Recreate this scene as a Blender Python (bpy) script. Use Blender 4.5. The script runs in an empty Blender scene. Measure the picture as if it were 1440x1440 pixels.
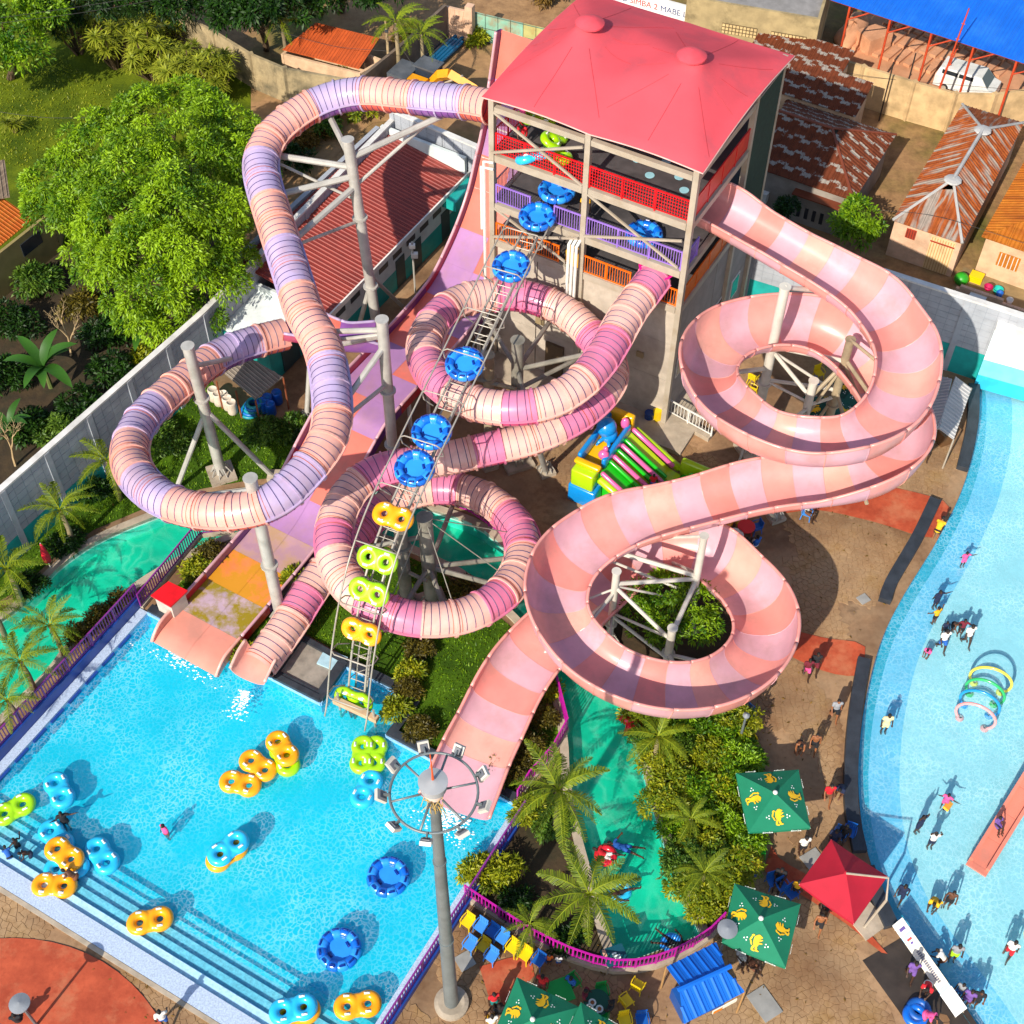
import bpy, math, random
import numpy as np
from mathutils import Vector, Matrix
random.seed(7); RNG = np.random.default_rng(7)
sc = bpy.context.scene
COL = sc.collection
R = math.radians
# ---------------------------------------------------------------- camera, sky, sun, exposure
CAM_H, PITCH, FOCAL, ROLL = 58.0, R(51.7), 1960.0, R(0.5)
cam_d = bpy.data.cameras.new('camera'); cam = bpy.data.objects.new('camera', cam_d); COL.objects.link(cam)
cam_d.sensor_fit = 'HORIZONTAL'; cam_d.angle = 2*math.atan(720/FOCAL); cam_d.clip_end = 2000; cam_d.clip_start = 0.5
FW = Vector((0, math.cos(PITCH), -math.sin(PITCH))); RT = Vector((1, 0, 0)); UP = RT.cross(FW)
RT2 = RT*math.cos(ROLL)+UP*math.sin(ROLL); UP2 = -RT*math.sin(ROLL)+UP*math.cos(ROLL)
cam.matrix_world = Matrix(((RT2.x, UP2.x, -FW.x, 0), (RT2.y, UP2.y, -FW.y, 0), (RT2.z, UP2.z, -FW.z, CAM_H), (0, 0, 0, 1)))
sc.camera = cam
SUN_EL, SUN_HEAD = R(36), R(30)          # shadows fall towards heading 30 deg right of +Y
world = bpy.data.worlds.new('World'); sc.world = world; world.use_nodes = True
wn = world.node_tree; bg = wn.nodes['Background']
sky = wn.nodes.new('ShaderNodeTexSky'); sky.sky_type = 'NISHITA'; sky.sun_disc = False
sky.sun_elevation = SUN_EL; sky.sun_rotation = SUN_HEAD+math.pi
wn.links.new(sky.outputs[0], bg.inputs[0]); bg.inputs[1].default_value = 0.14
sun_d = bpy.data.lights.new('sun', 'SUN'); sun_d.energy = 4.7; sun_d.angle = R(0.5); sun_d.color = (1.0, 0.925, 0.80)
sun = bpy.data.objects.new('sun', sun_d); COL.objects.link(sun)
sdir = Vector((math.sin(SUN_HEAD)*math.cos(SUN_EL), math.cos(SUN_HEAD)*math.cos(SUN_EL), -math.sin(SUN_EL)))
sun.rotation_mode = 'QUATERNION'; sun.rotation_quaternion = sdir.to_track_quat('-Z', 'Y'); sun.location = (-40, -40, 80)
sc.view_settings.view_transform = 'Standard'; sc.view_settings.look = 'None'
sc.view_settings.exposure = 0.45; sc.view_settings.gamma = 1.0

# ---------------------------------------------------------------- survey: a pixel of the photograph and a height give a point in the place
CV = Vector((0, 0, CAM_H))
def ray(px, py): return FW*FOCAL+RT2*(px-720)+UP2*(720-py)
def P(px, py, z=0.0):
    d = ray(px, py); t = (z-CAM_H)/d.z; return CV+d*t
def PL(pts, z=0.0): return [P(x, y, z) for x, y in pts]
def onplane(px, py, A, B):
    d = ray(px, py); n = Vector((-(B[1]-A[1]), B[0]-A[0])); t = (A[0]*n.x+A[1]*n.y)/(d.x*n.x+d.y*n.y)
    return CV+d*t
def zat(py, X, Y):
    lo, hi = -5, 57
    for _ in range(50):
        m = (lo+hi)/2; v = Vector((X, Y, m))-CV
        if 720-FOCAL*v.dot(UP2)/v.dot(FW) < py: hi = m
        else: lo = m
    return lo
# axes of the park: U runs away from the pool steps, W along them to the right
U3 = Vector((0.5, 0.866, 0)); W3 = Vector((0.87, -0.493, 0)).normalized(); Z3 = Vector((0, 0, 1))

# ---------------------------------------------------------------- materials
def hx(s):
    c = [int(s[i:i+2], 16)/255 for i in (0, 2, 4)]
    return tuple(x/12.92 if x <= 0.04045 else ((x+0.055)/1.055)**2.4 for x in c)
class NT:
    def __init__(s, name):
        s.m = bpy.data.materials.new(name); s.m.use_nodes = True; s.t = s.m.node_tree; s.b = s.t.nodes['Principled BSDF']; s.out = s.t.nodes['Material Output']
    def n(s, typ, ins={}, **kw):
        nd = s.t.nodes.new('ShaderNode'+typ)
        for k, v in kw.items(): setattr(nd, k, v)
        for k, v in ins.items():
            if isinstance(v, bpy.types.NodeSocket): s.t.links.new(v, nd.inputs[k])
            else: nd.inputs[k].default_value = v
        return nd
    def link(s, a, b): s.t.links.new(a, b)
    def pos(s):
        return s.n('NewGeometry').outputs['Position']
    def noise(s, scale, detail=4, vec=None, rough=0.55):
        return s.n('TexNoise', {'Vector': vec or s.pos(), 'Scale': scale, 'Detail': detail, 'Roughness': rough}).outputs[0]
    def ramp(s, f, a, b, lo=0.35, hi=0.65):
        nd = s.n('ValToRGB', {0: f}); e = nd.color_ramp.elements
        e[0].position, e[1].position = lo, hi; e[0].color = (*a, 1); e[1].color = (*b, 1); return nd.outputs[0]
    def mix(s, f, a, b, blend='MIX'):
        nd = s.n('Mix', {0: f}, data_type='RGBA', blend_type=blend)
        for i, v in ((6, a), (7, b)):
            if isinstance(v, bpy.types.NodeSocket): s.link(v, nd.inputs[i])
            else: nd.inputs[i].default_value = (*v, 1)
        return nd.outputs[2]
    def bump(s, h, strength=0.3, dist=0.05):
        s.link(s.n('Bump', {'Height': h, 'Strength': strength, 'Distance': dist}).outputs[0], s.b.inputs['Normal'])
    def col(s, c):
        if isinstance(c, bpy.types.NodeSocket): s.link(c, s.b.inputs['Base Color'])
        else: s.b.inputs['Base Color'].default_value = (*c, 1)
def sc3(c, k): return tuple(min(1, x*k) for x in c)
MATS = {}
def mat(name, c, rough=0.5, metal=0.0, var=0.12, nscale=1.5, bump=0.0, bscale=20, spec=0.5, trans=0.0, stain=None, samt=0.3, sscale=0.5, coat=0, slo=0.48, shi=0.68, tsat=0.0):
    """painted or plain surface: base colour with mild unevenness, optional stains, fine relief and translucency"""
    if name in MATS: return MATS[name]
    if isinstance(c, str): c = hx(c)
    q = NT(name); q.b.inputs['Roughness'].default_value = rough; q.b.inputs['Metallic'].default_value = metal
    q.b.inputs['Specular IOR Level'].default_value = spec
    if coat: q.b.inputs['Coat Weight'].default_value = coat; q.b.inputs['Coat Roughness'].default_value = 0.12
    k = q.ramp(q.noise(nscale, 5), sc3(c, 1-var), sc3(c, 1+var))
    if stain:
        k = q.mix(q.ramp(q.noise(sscale, 6, rough=0.65), (0, 0, 0), (samt,)*3, slo, shi), k, hx(stain) if isinstance(stain, str) else stain)
    q.col(k)
    if bump: q.bump(q.noise(bscale, 5), bump)
    if trans:
        tb = q.n('BsdfTranslucent'); q.link(q.mix(tsat, k, q.mix(1.0, k, k, 'MULTIPLY')), tb.inputs[0])
        mx = q.n('MixShader', {0: trans}); q.link(q.b.outputs[0], mx.inputs[1]); q.link(tb.outputs[0], mx.inputs[2]); q.link(mx.outputs[0], q.out.inputs[0])
    MATS[name] = q.m; return q.m
def leafmat(name, c, c2, var=0.25, rough=0.5, trans=0.25, scale=0.8):
    if name in MATS: return MATS[name]
    c, c2 = hx(c), hx(c2)
    q = NT(name); q.b.inputs['Roughness'].default_value = rough; q.b.inputs['Specular IOR Level'].default_value = 0.35
    at = q.n('Attribute', attribute_name='tone').outputs['Fac']
    k = q.mix(at, c, c2)
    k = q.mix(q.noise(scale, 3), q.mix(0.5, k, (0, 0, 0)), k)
    q.col(k)
    tb = q.n('BsdfTranslucent'); q.link(q.mix(1.0, k, (1.0, 1.0, 0.45), 'MULTIPLY'), tb.inputs[0])
    mx = q.n('MixShader', {0: trans}); q.link(q.b.outputs[0], mx.inputs[1]); q.link(tb.outputs[0], mx.inputs[2]); q.link(mx.outputs[0], q.out.inputs[0])
    MATS[name] = q.m; return q.m

# ---------------------------------------------------------------- objects
def wloc(o):
    v = Vector((0, 0, 0))
    while o is not None: v += o.location; o = o.parent
    return v
def tag(o, label=None, cat=None, group=None, kind=None):
    if label: o['label'] = label
    if cat: o['category'] = cat
    if group: o['group'] = group
    if kind: o['kind'] = kind
    return o
def thing(name, label, cat, loc=(0, 0, 0), group=None, rz=0):
    o = bpy.data.objects.new(name, None); COL.objects.link(o); o.location = loc; o.rotation_euler[2] = rz
    o.empty_display_size = 0.3
    return tag(o, label, cat, group)
def link_mesh(name, me, parent=None, loc=None):
    o = bpy.data.objects.new(name, me); COL.objects.link(o); o.parent = parent
    if loc is not None: o.location = loc
    return o
def copy_tree(o, parent=None):
    c = o.copy(); COL.objects.link(c); c.parent = parent
    for ch in list(o.children): copy_tree(ch, c)
    return c
def recolor(o, mapping):
    """give a copied thing (and its parts) its own materials through object-level slots"""
    for q in [o]+list(o.children_recursive):
        if q.type == 'MESH':
            for sl in q.material_slots:
                nm = sl.material.name if sl.material else None
                if nm in mapping: sl.link = 'OBJECT'; sl.material = mapping[nm]
def basis(d):
    d = d.normalized(); a = Vector((0, 0, 1)) if abs(d.z) < 0.95 else Vector((1, 0, 0))
    s = d.cross(a).normalized(); return s, s.cross(d).normalized()
class MB:
    def __init__(s): s.v = []; s.f = []; s.m = []
    def add(s, vs, fs, mi=0):
        o = len(s.v); s.v += [tuple(p) for p in vs]; s.f += [tuple(i+o for i in f) for f in fs]; s.m += [mi]*len(fs); return s
    def box(s, c, size, yaw=0.0, mi=0, ax=None):
        c = Vector(c); h = [q/2 for q in size]
        if ax is None:
            X = Vector((math.cos(yaw), math.sin(yaw), 0)); Y = Vector((-math.sin(yaw), math.cos(yaw), 0)); Z = Z3
        else: X, Y, Z = ax
        vs = [c+X*h[0]*i+Y*h[1]*j+Z*h[2]*k for i in (-1, 1) for j in (-1, 1) for k in (-1, 1)]
        return s.add(vs, [(0, 1, 3, 2), (4, 6, 7, 5), (0, 4, 5, 1), (2, 3, 7, 6), (0, 2, 6, 4), (1, 5, 7, 3)], mi)
    def beam(s, a, b, w, h, mi=0):
        a, b = Vector(a), Vector(b); d = (b-a); L = d.length; x = d.normalized(); S, T = basis(x)
        return s.box((a+b)/2, (L, w, h), mi=mi, ax=(x, S, T))
    def tube(s, pts, r, n=8, mi=0, caps=True, closed=False):
        pts = [Vector(p) for p in pts]; N = len(pts); rr = r if isinstance(r, (list, tuple)) else [r]*N
        vs = []; fs = []; S = None
        for i, p in enumerate(pts):
            if closed: d = pts[(i+1) % N]-pts[i-1]
            else: d = pts[min(i+1, N-1)]-pts[max(i-1, 0)]
            d = d.normalized() if d.length > 1e-9 else Z3
            if S is None: S, T = basis(d)
            else:
                S = S-d*S.dot(d); S = S.normalized() if S.length > 1e-6 else basis(d)[0]; T = S.cross(d)
            for k in range(n):
                a = 2*math.pi*k/n; vs.append(p+(S*math.cos(a)+T*math.sin(a))*rr[i])
        M = N if closed else N-1
        for i in range(M):
            j = (i+1) % N
            for k in range(n):
                l = (k+1) % n; fs.append((i*n+k, i*n+l, j*n+l, j*n+k))
        if caps and not closed:
            fs.append(tuple(range(n-1, -1, -1))); fs.append(tuple((N-1)*n+k for k in range(n)))
        return s.add(vs, fs, mi)
    def prism(s, poly, z0, z1, mi=0, top=True, bottom=True):
        n = len(poly); A = sum(poly[i][0]*poly[(i+1) % n][1]-poly[(i+1) % n][0]*poly[i][1] for i in range(n))
        if A < 0: poly = poly[::-1]
        vs = [(p[0], p[1], z0) for p in poly]+[(p[0], p[1], z1) for p in poly]
        fs = [(i, (i+1) % n, n+(i+1) % n, n+i) for i in range(n)]
        if top: fs.append(tuple(range(n, 2*n)))
        if bottom: fs.append(tuple(range(n-1, -1, -1)))
        return s.add(vs, fs, mi)
    def lathe(s, prof, c=(0, 0, 0), n=16, mi=0):
        vs = []; fs = []; c = Vector(c); N = len(prof)
        for r, z in prof:
            for k in range(n):
                a = 2*math.pi*k/n; vs.append(c+Vector((r*math.cos(a), r*math.sin(a), z)))
        for i in range(N-1):
            for k in range(n):
                l = (k+1) % n; fs.append((i*n+k, i*n+l, (i+1)*n+l, (i+1)*n+k))
        return s.add(vs, fs, mi)
    def ell(s, c, r, n=10, m=6, mi=0, ax=None):
        c = Vector(c); X, Y, Z = ax or (Vector((1, 0, 0)), Vector((0, 1, 0)), Z3); vs = []; fs = []
        for i in range(m+1):
            t = math.pi*i/m
            for k in range(n):
                a = 2*math.pi*k/n; vs.append(c+X*(r[0]*math.sin(t)*math.cos(a))+Y*(r[1]*math.sin(t)*math.sin(a))-Z*(r[2]*math.cos(t)))
        for i in range(m):
            for k in range(n):
                l = (k+1) % n; fs.append((i*n+k, i*n+l, (i+1)*n+l, (i+1)*n+k))
        return s.add(vs, fs, mi)
    def torus(s, c, Rm, r, n=24, m=8, mi=0, ax=None):
        X, Y, Z = ax or (Vector((1, 0, 0)), Vector((0, 1, 0)), Z3)
        return s.tube([Vector(c)+X*Rm*math.cos(2*math.pi*k/n)+Y*Rm*math.sin(2*math.pi*k/n) for k in range(n)], r, m, mi, closed=True)
    def mesh(s, name, mats, off=None, smooth=False):
        me = bpy.data.meshes.new(name)
        vs = s.v if off is None else [(x-off.x, y-off.y, z-off.z) for x, y, z in s.v]
        me.from_pydata(vs, [], s.f)
        for m_ in (mats if isinstance(mats, (list, tuple)) else [mats]): me.materials.append(m_)
        if any(s.m): me.polygons.foreach_set('material_index', s.m)
        if smooth: me.polygons.foreach_set('use_smooth', [True]*len(s.f))
        me.update(); return me
    def build(s, name, mats, parent=None, smooth=False, label=None, cat=None, group=None, kind=None, auto=None):
        off = wloc(parent) if parent is not None else None
        me = s.mesh(name, mats, off, smooth)
        if auto: me.set_sharp_from_angle(angle=R(auto))
        return tag(link_mesh(name, me, parent), label, cat, group, kind)
def np_mesh(name, V, F, mats, tone=None, smooth=False):
    """V (n,3), F (m,k) arrays"""
    me = bpy.data.meshes.new(name); me.vertices.add(len(V)); me.vertices.foreach_set('co', np.asarray(V, dtype=np.float32).ravel())
    k = F.shape[1]; me.loops.add(F.size); me.loops.foreach_set('vertex_index', F.astype(np.int32).ravel())
    me.polygons.add(len(F)); me.polygons.foreach_set('loop_start', np.arange(0, F.size, k, dtype=np.int32))
    me.update(calc_edges=True)
    if smooth: me.polygons.foreach_set('use_smooth', np.ones(len(F), dtype=bool))
    if tone is not None:
        a = me.attributes.new('tone', 'FLOAT', 'POINT'); a.data.foreach_set('value', np.asarray(tone, dtype=np.float32))
    for m_ in (mats if isinstance(mats, (list, tuple)) else [mats]): me.materials.append(m_)
    return me
def crspline(pts, step):
    """uniform resampling of a Catmull-Rom curve through pts"""
    p = [Vector(q) for q in pts]; p = [p[0]*2-p[1]]+p+[p[-1]*2-p[-2]]; out = []
    for i in range(1, len(p)-2):
        a, b, c, d = p[i-1:i+3]
        for k in range(8):
            t = k/8; out.append(0.5*((2*b)+(c-a)*t+(2*a-5*b+4*c-d)*t*t+(3*b-a-3*c+d)*t**3))
    out.append(p[-2]); L = [0]
    for i in range(1, len(out)): L.append(L[-1]+(out[i]-out[i-1]).length)
    n = max(2, int(round(L[-1]/step))); res = []; j = 0
    for k in range(n+1):
        s = L[-1]*k/n
        while j < len(L)-2 and L[j+1] < s: j += 1
        f = (s-L[j])/max(1e-9, L[j+1]-L[j]); res.append(out[j].lerp(out[j+1], f))
    return res
def smooth_pts(pts, it):
    for _ in range(it): pts = [pts[0]]+[(pts[i-1]+pts[i]*2+pts[i+1])/4 for i in range(1, len(pts)-1)]+[pts[-1]]
    return pts
def slope_path(pix, z0, z1):
    """points of a run that falls evenly from z0 to z1 and passes over the given pixels"""
    n = len(pix); z = [z0+(z1-z0)*i/(n-1) for i in range(n)]
    for _ in range(8):
        p = [P(x, y, zz) for (x, y), zz in zip(pix, z)]; L = [0]
        for i in range(1, n): L.append(L[-1]+(p[i]-p[i-1]).xy.length)
        z = [z0+(z1-z0)*l/L[-1] for l in L]
    return [P(x, y, zz) for (x, y), zz in zip(pix, z)]
def inside(p, poly):
    c = False; n = len(poly); x, y = p[0], p[1]
    for i in range(n):
        a, b = poly[i], poly[i-1]
        if (a[1] > y) != (b[1] > y) and x < (b[0]-a[0])*(y-a[1])/(b[1]-a[1])+a[0]: c = not c
    return c
def offset_line(pts, d):
    """plan polyline moved d to its right"""
    out = []; n = len(pts)
    for i in range(n):
        a, b = pts[max(0, i-1)], pts[min(n-1, i+1)]; t = Vector((b[0]-a[0], b[1]-a[1])).normalized()
        out.append(Vector((pts[i][0]+t.y*d, pts[i][1]-t.x*d, pts[i][2] if len(pts[i]) > 2 else 0)))
    return out
def strip(mb, A, B, mi=0):
    """quads between two polylines of equal length"""
    n = len(A); mb.add(list(A)+list(B), [(i, i+1, n+i+1, n+i) for i in range(n-1)], mi); return mb
def wallstrip(mb, line, z0, z1, th, mi=0):
    """a wall of thickness th along a plan polyline"""
    a = offset_line(line, -th/2); b = offset_line(line, th/2); n = len(line)
    vs = [(p.x, p.y, z0) for p in a]+[(p.x, p.y, z1) for p in a]+[(p.x, p.y, z1) for p in b]+[(p.x, p.y, z0) for p in b]
    fs = []
    for k in range(3):
        for i in range(n-1): fs.append((k*n+i, k*n+i+1, (k+1)*n+i+1, (k+1)*n+i))
    fs += [(0, n, 2*n, 3*n), (n-1, 4*n-1, 3*n-1, 2*n-1)]
    mb.add(vs, fs, mi); return mb
# ================================================================ THE SETTING: ground, pools, river, deck, lawns
from mathutils.geometry import tessellate_polygon
def sheet(name, outer, holes, z, m, kind='structure', parent=None):
    loops = [[Vector((p[0], p[1], 0)) for p in outer]]+[[Vector((p[0], p[1], 0)) for p in h] for h in holes]
    tri = tessellate_polygon(loops); vs = [(p.x, p.y, z) for l in loops for p in l]
    fs = []
    for a, b, c in tri:
        A, B, C_ = (Vector(vs[i]) for i in (a, b, c))
        fs.append((a, b, c) if (B-A).cross(C_-A).z > 0 else (a, c, b))
    return MB().add(vs, fs).build(name, m, parent, kind=kind)
def curve2(pts, step=0.5): return crspline(pts, step)
# ---- outlines
LT = P(208, 862); POOL_L0 = LT-U3*12.2
r0, r1 = P(723, 1138), P(536, 1427); b0, b1 = P(38, 1236), P(340, 1423)
def isect(a, b, c, d):
    r, s = b-a, d-c; t = ((c.x-a.x)*s.y-(c.y-a.y)*s.x)/(r.x*s.y-r.y*s.x); return a+r*t
POOL_BR = isect(r0, r1, b0, b1); POOL_BL = isect(LT, POOL_L0, b0, b1)
pool_top = PL([(208, 862), (386, 956), (451, 990), (486, 938), (580, 984), (543, 1035), (722, 1130)])
POOL = pool_top+[r0, POOL_BR, POOL_BL]
riv_far = curve2(PL([(-90, 960), (-40, 905), (33, 850), (83, 800), (133, 765), (200, 735), (283, 706), (350, 695), (450, 684), (530, 692), (601, 716), (672, 742), (714, 778), (760, 830), (820, 900), (868, 975), (893, 1040), (908, 1100), (928, 1170), (952, 1240), (985, 1315)]), 0.8)
riv_near = curve2(PL([(-60, 1075), (0, 1008), (63, 947), (93, 908), (147, 857), (187, 823), (240, 790), (290, 766), (337, 749), (450, 738), (540, 753), (620, 787), (669, 815), (740, 880), (775, 935), (797, 1030), (802, 1100), (816, 1170), (835, 1240), (850, 1300), (870, 1358)]), 0.8)
RIVER = riv_far+riv_near[::-1]
wade_edge = curve2(PL([(1374, 532), (1376, 570), (1372, 620), (1352, 690), (1318, 760), (1268, 842), (1238, 905), (1217, 985), (1208, 1060), (1208, 1125), (1219, 1195), (1243, 1262), (1272, 1312), (1322, 1382), (1372, 1452), (1420, 1530)]), 0.6)
wq = wade_edge[-1]; WADE = wade_edge+[Vector((34, wq.y, 0)), Vector((44, 30, 0)), Vector((44, 50, 0)), P(1500, 580, 0)]
GX = 400
# ---- materials
def earth_mat():
    q = NT('earth'); n1 = q.noise(0.09, 6); n2 = q.noise(1.3, 6, rough=0.7)
    k = q.ramp(n2, hx('7a5a3a'), hx('a68056'), 0.3, 0.7)
    k = q.mix(q.ramp(n1, (0, 0, 0), (1, 1, 1), 0.5, 0.62), k, q.ramp(n2, hx('4f4a1c'), hx('6d6426')))
    q.col(k); q.b.inputs['Roughness'].default_value = 0.95; q.bump(q.noise(3, 6), 0.5, 0.1); return q.m
def deck_mat():
    q = NT('deck_concrete'); n1 = q.noise(0.22, 5, rough=0.6); n2 = q.noise(3.5, 6, rough=0.7)
    k = q.ramp(n1, hx('6e5138'), hx('a27f5c'), 0.38, 0.62)
    k = q.mix(q.ramp(n2, (0, 0, 0), (0.55,)*3, 0.45, 0.75), k, hx('5a3d22'))
    k = q.mix(q.ramp(q.noise(0.13, 6, rough=0.7), (0, 0, 0), (0.4,)*3, 0.46, 0.62), k, hx('a08a6c')); k = q.mix(q.ramp(q.noise(0.31, 5, rough=0.75), (0, 0, 0), (0.6,)*3, 0.58, 0.68), k, hx('4d3a2a'))
    q.col(k); q.b.inputs['Roughness'].default_value = 0.85; q.bump(n2, 0.4, 0.02); return q.m
def stone_mat():
    q = NT('stamped_stone'); n1 = q.noise(0.25, 5, rough=0.6); n2 = q.noise(4, 5, rough=0.7)
    k = q.ramp(n1, hx('765639'), hx('a8865f'), 0.38, 0.62)
    k = q.mix(q.ramp(n2, (0, 0, 0), (0.6,)*3, 0.42, 0.72), k, hx('6a4826'))
    k = q.mix(q.ramp(q.noise(0.5, 4), (0, 0, 0), (0.6,)*3, 0.55, 0.7), k, hx('7d5a1e')); k = q.mix(q.ramp(q.noise(0.13, 6, rough=0.7), (0, 0, 0), (0.35,)*3, 0.46, 0.62), k, hx('a58f70'))
    q.col(k); q.b.inputs['Roughness'].default_value = 0.8; q.bump(n2, 0.4, 0.02); return q.m
def red_mat():
    q = NT('red_path_paint'); n1 = q.noise(0.7, 6, rough=0.7); n2 = q.noise(5, 4)
    k = q.ramp(n1, hx('943618'), hx('b8502e'), 0.35, 0.65); k = q.mix(q.ramp(n2, (0, 0, 0), (0.35,)*3, 0.5, 0.7), k, hx('8a3212'))
    k = q.mix(q.ramp(q.noise(0.45, 6, rough=0.7), (0, 0, 0), (0.7,)*3, 0.5, 0.66), k, hx('b8704c'))
    q.col(k); q.b.inputs['Roughness'].default_value = 0.75; q.bump(n2, 0.2, 0.01); return q.m
def grass_mat(name, a, b, d):
    q = NT(name); n1 = q.noise(0.35, 5, rough=0.6); n2 = q.noise(6, 5, rough=0.8)
    k = q.ramp(n1, hx(a), hx(b), 0.35, 0.65); k = q.mix(q.ramp(n2, (0, 0, 0), (0.7,)*3, 0.4, 0.75), k, hx(d))
    q.col(k); q.b.inputs['Roughness'].default_value = 0.95; q.b.inputs['Specular IOR Level'].default_value = 0.1; q.bump(n2, 0.8, 0.06); return q.m
def water_mat(name, tint, veil, vamt, scale, rip, drough=0.06, dim=0.84, turb=0.0, body=(0.2, 0.75, 0.9)):
    """clear water: tinted transparency, mirror sheen by angle, ripples; a thin veil of caustic light painted as a bright cell-edge net"""
    q = NT(name); t = q.t; p = q.pos()
    dn = q.n('TexNoise', {'Vector': p, 'Scale': scale*0.6, 'Detail': 4})
    wv = q.n('VectorMath', {0: p, 1: q.n('VectorMath', {0: dn.outputs['Color'], 1: (1.6/scale,)*3}, operation='MULTIPLY').outputs[0]}, operation='ADD').outputs[0]
    vo = q.n('TexVoronoi', {'Vector': wv, 'Scale': scale}, feature='SMOOTH_F1'); vo.inputs['Smoothness'].default_value = 0.3
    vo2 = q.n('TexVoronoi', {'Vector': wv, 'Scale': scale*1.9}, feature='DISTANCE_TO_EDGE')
    caustic_net = q.ramp(vo2.outputs[0], (1, 1, 1), (0, 0, 0), 0.0, 0.17)  # sun caustics painted as a net, bright along the cell edges
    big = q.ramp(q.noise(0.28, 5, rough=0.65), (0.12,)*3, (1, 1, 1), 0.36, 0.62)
    fac = q.mix(1.0, caustic_net, big, 'MULTIPLY')
    h = q.n('Math', {0: vo.outputs[0], 1: q.noise(scale*1.4, 4)}, operation='ADD').outputs[0]
    bm = q.n('Bump', {'Height': h, 'Strength': rip, 'Distance': 0.03}).outputs[0]
    tr = q.n('BsdfTransparent', {0: q.mix(fac, sc3(tint, dim), tint)}); gl = q.n('BsdfGlossy', {'Roughness': drough, 'Normal': bm})  # the painted caustic net also varies the tint
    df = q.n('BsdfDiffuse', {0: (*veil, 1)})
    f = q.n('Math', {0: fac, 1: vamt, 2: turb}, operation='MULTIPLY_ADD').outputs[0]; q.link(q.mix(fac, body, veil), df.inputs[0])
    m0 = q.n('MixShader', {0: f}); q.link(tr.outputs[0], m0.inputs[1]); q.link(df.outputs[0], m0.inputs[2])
    lw = q.n('LayerWeight', {'Blend': 0.5, 'Normal': bm}); p5 = q.n('Math', {0: lw.outputs['Facing'], 1: 5.0}, operation='POWER').outputs[0]
    fr = q.n('Math', {0: p5, 1: 0.95, 2: 0.025}, operation='MULTIPLY_ADD'); m1 = q.n('MixShader', {0: fr.outputs[0]})
    q.link(m0.outputs[0], m1.inputs[1]); q.link(gl.outputs[0], m1.inputs[2]); q.link(m1.outputs[0], q.out.inputs[0]); return q.m
M_EARTH, M_DECK, M_STONE, M_RED = earth_mat(), deck_mat(), stone_mat(), red_mat()
M_LAWN = grass_mat('lawn_grass', '2f4a10', '4c6c14', '24340c'); M_LAWN2 = grass_mat('yard_grass', '3f5210', '6d7a16', '33400e')
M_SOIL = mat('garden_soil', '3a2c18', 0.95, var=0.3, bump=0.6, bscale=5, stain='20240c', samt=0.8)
M_POOLBLUE = mat('pool_paint', '8ad8ea', 0.4, var=0.06, nscale=0.4)
M_POOLSIDE = mat('pool_side_tile', '86b4dc', 0.5, var=0.2, nscale=9)
M_STEP = mat('step_mosaic', 'a9d4e6', 0.5, var=0.14, nscale=8)
M_LEDGE = mat('ledge_mosaic', 'a9b9cf', 0.7, var=0.2, nscale=14, bump=0.2, bscale=30)
M_NAVY = mat('navy_tile', '1d3f8c', 0.4, var=0.15)
M_DARKSTONE = mat('dark_stone', '2c3138', 0.55, var=0.25, nscale=2, bump=0.2)
M_TURQ = mat('river_paint', '52c6a8', 0.5, var=0.2, nscale=0.4, stain='2c9478', samt=0.3, sscale=0.35)
M_RIVRIM = mat('river_rim_paint', 'a8d8cc', 0.6, var=0.12, stain='6b8f80', samt=0.5)
M_W1 = mat('wading_edge_paint', '14acc8', 0.4, var=0.05); M_W2 = mat('wading_slope_paint', '7cc8ea', 0.45, var=0.05); M_W3 = mat('wading_floor_paint', 'b4dfe8', 0.5, var=0.04)
M_TEAL = mat('teal_paint', '169a94', 0.55, var=0.12, stain='0f6f6c', samt=0.4)
M_GREYW = mat('grey_wall_paint', '9ea2a9', 0.75, var=0.08, stain='83878c', samt=0.35, bump=0.15, bscale=8)
M_CONC = mat('pale_concrete', 'a99b88', 0.85, var=0.14, stain='6e6252', samt=0.5, bump=0.2, bscale=6)
# ---- ground with real holes for the basins
big = [(-GX, -60), (GX, -60), (GX, 420), (-GX, 420)]
sheet('ground', big, [POOL, RIVER, WADE], -0.01, M_EARTH)
WALL_L = [P(0, 690, 4.8).xy.to_3d()-U3*26, P(0, 690, 4.8).xy.to_3d(), P(285, 440, 4.8).xy.to_3d(), P(553, 160, 5.2).xy.to_3d()]
wr1 = P(1440, 443, 5.5).xy.to_3d(); wr0 = P(1143, 350, 5.4).xy.to_3d()
WALL_R = [WALL_L[-1], P(690, 217, 5.3).xy.to_3d(), wr0, wr1, wr1+(wr1-wr0).normalized()*14]
deck_outer = WALL_L[::-1]+[Vector((-46, 5, 0)), Vector((62, 5, 0))]+WALL_R[:0:-1]
sheet('deck', deck_outer, [POOL, RIVER, [p for p in WADE[:-1]]+[WADE[-1]]], 0.0, M_DECK)
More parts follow.
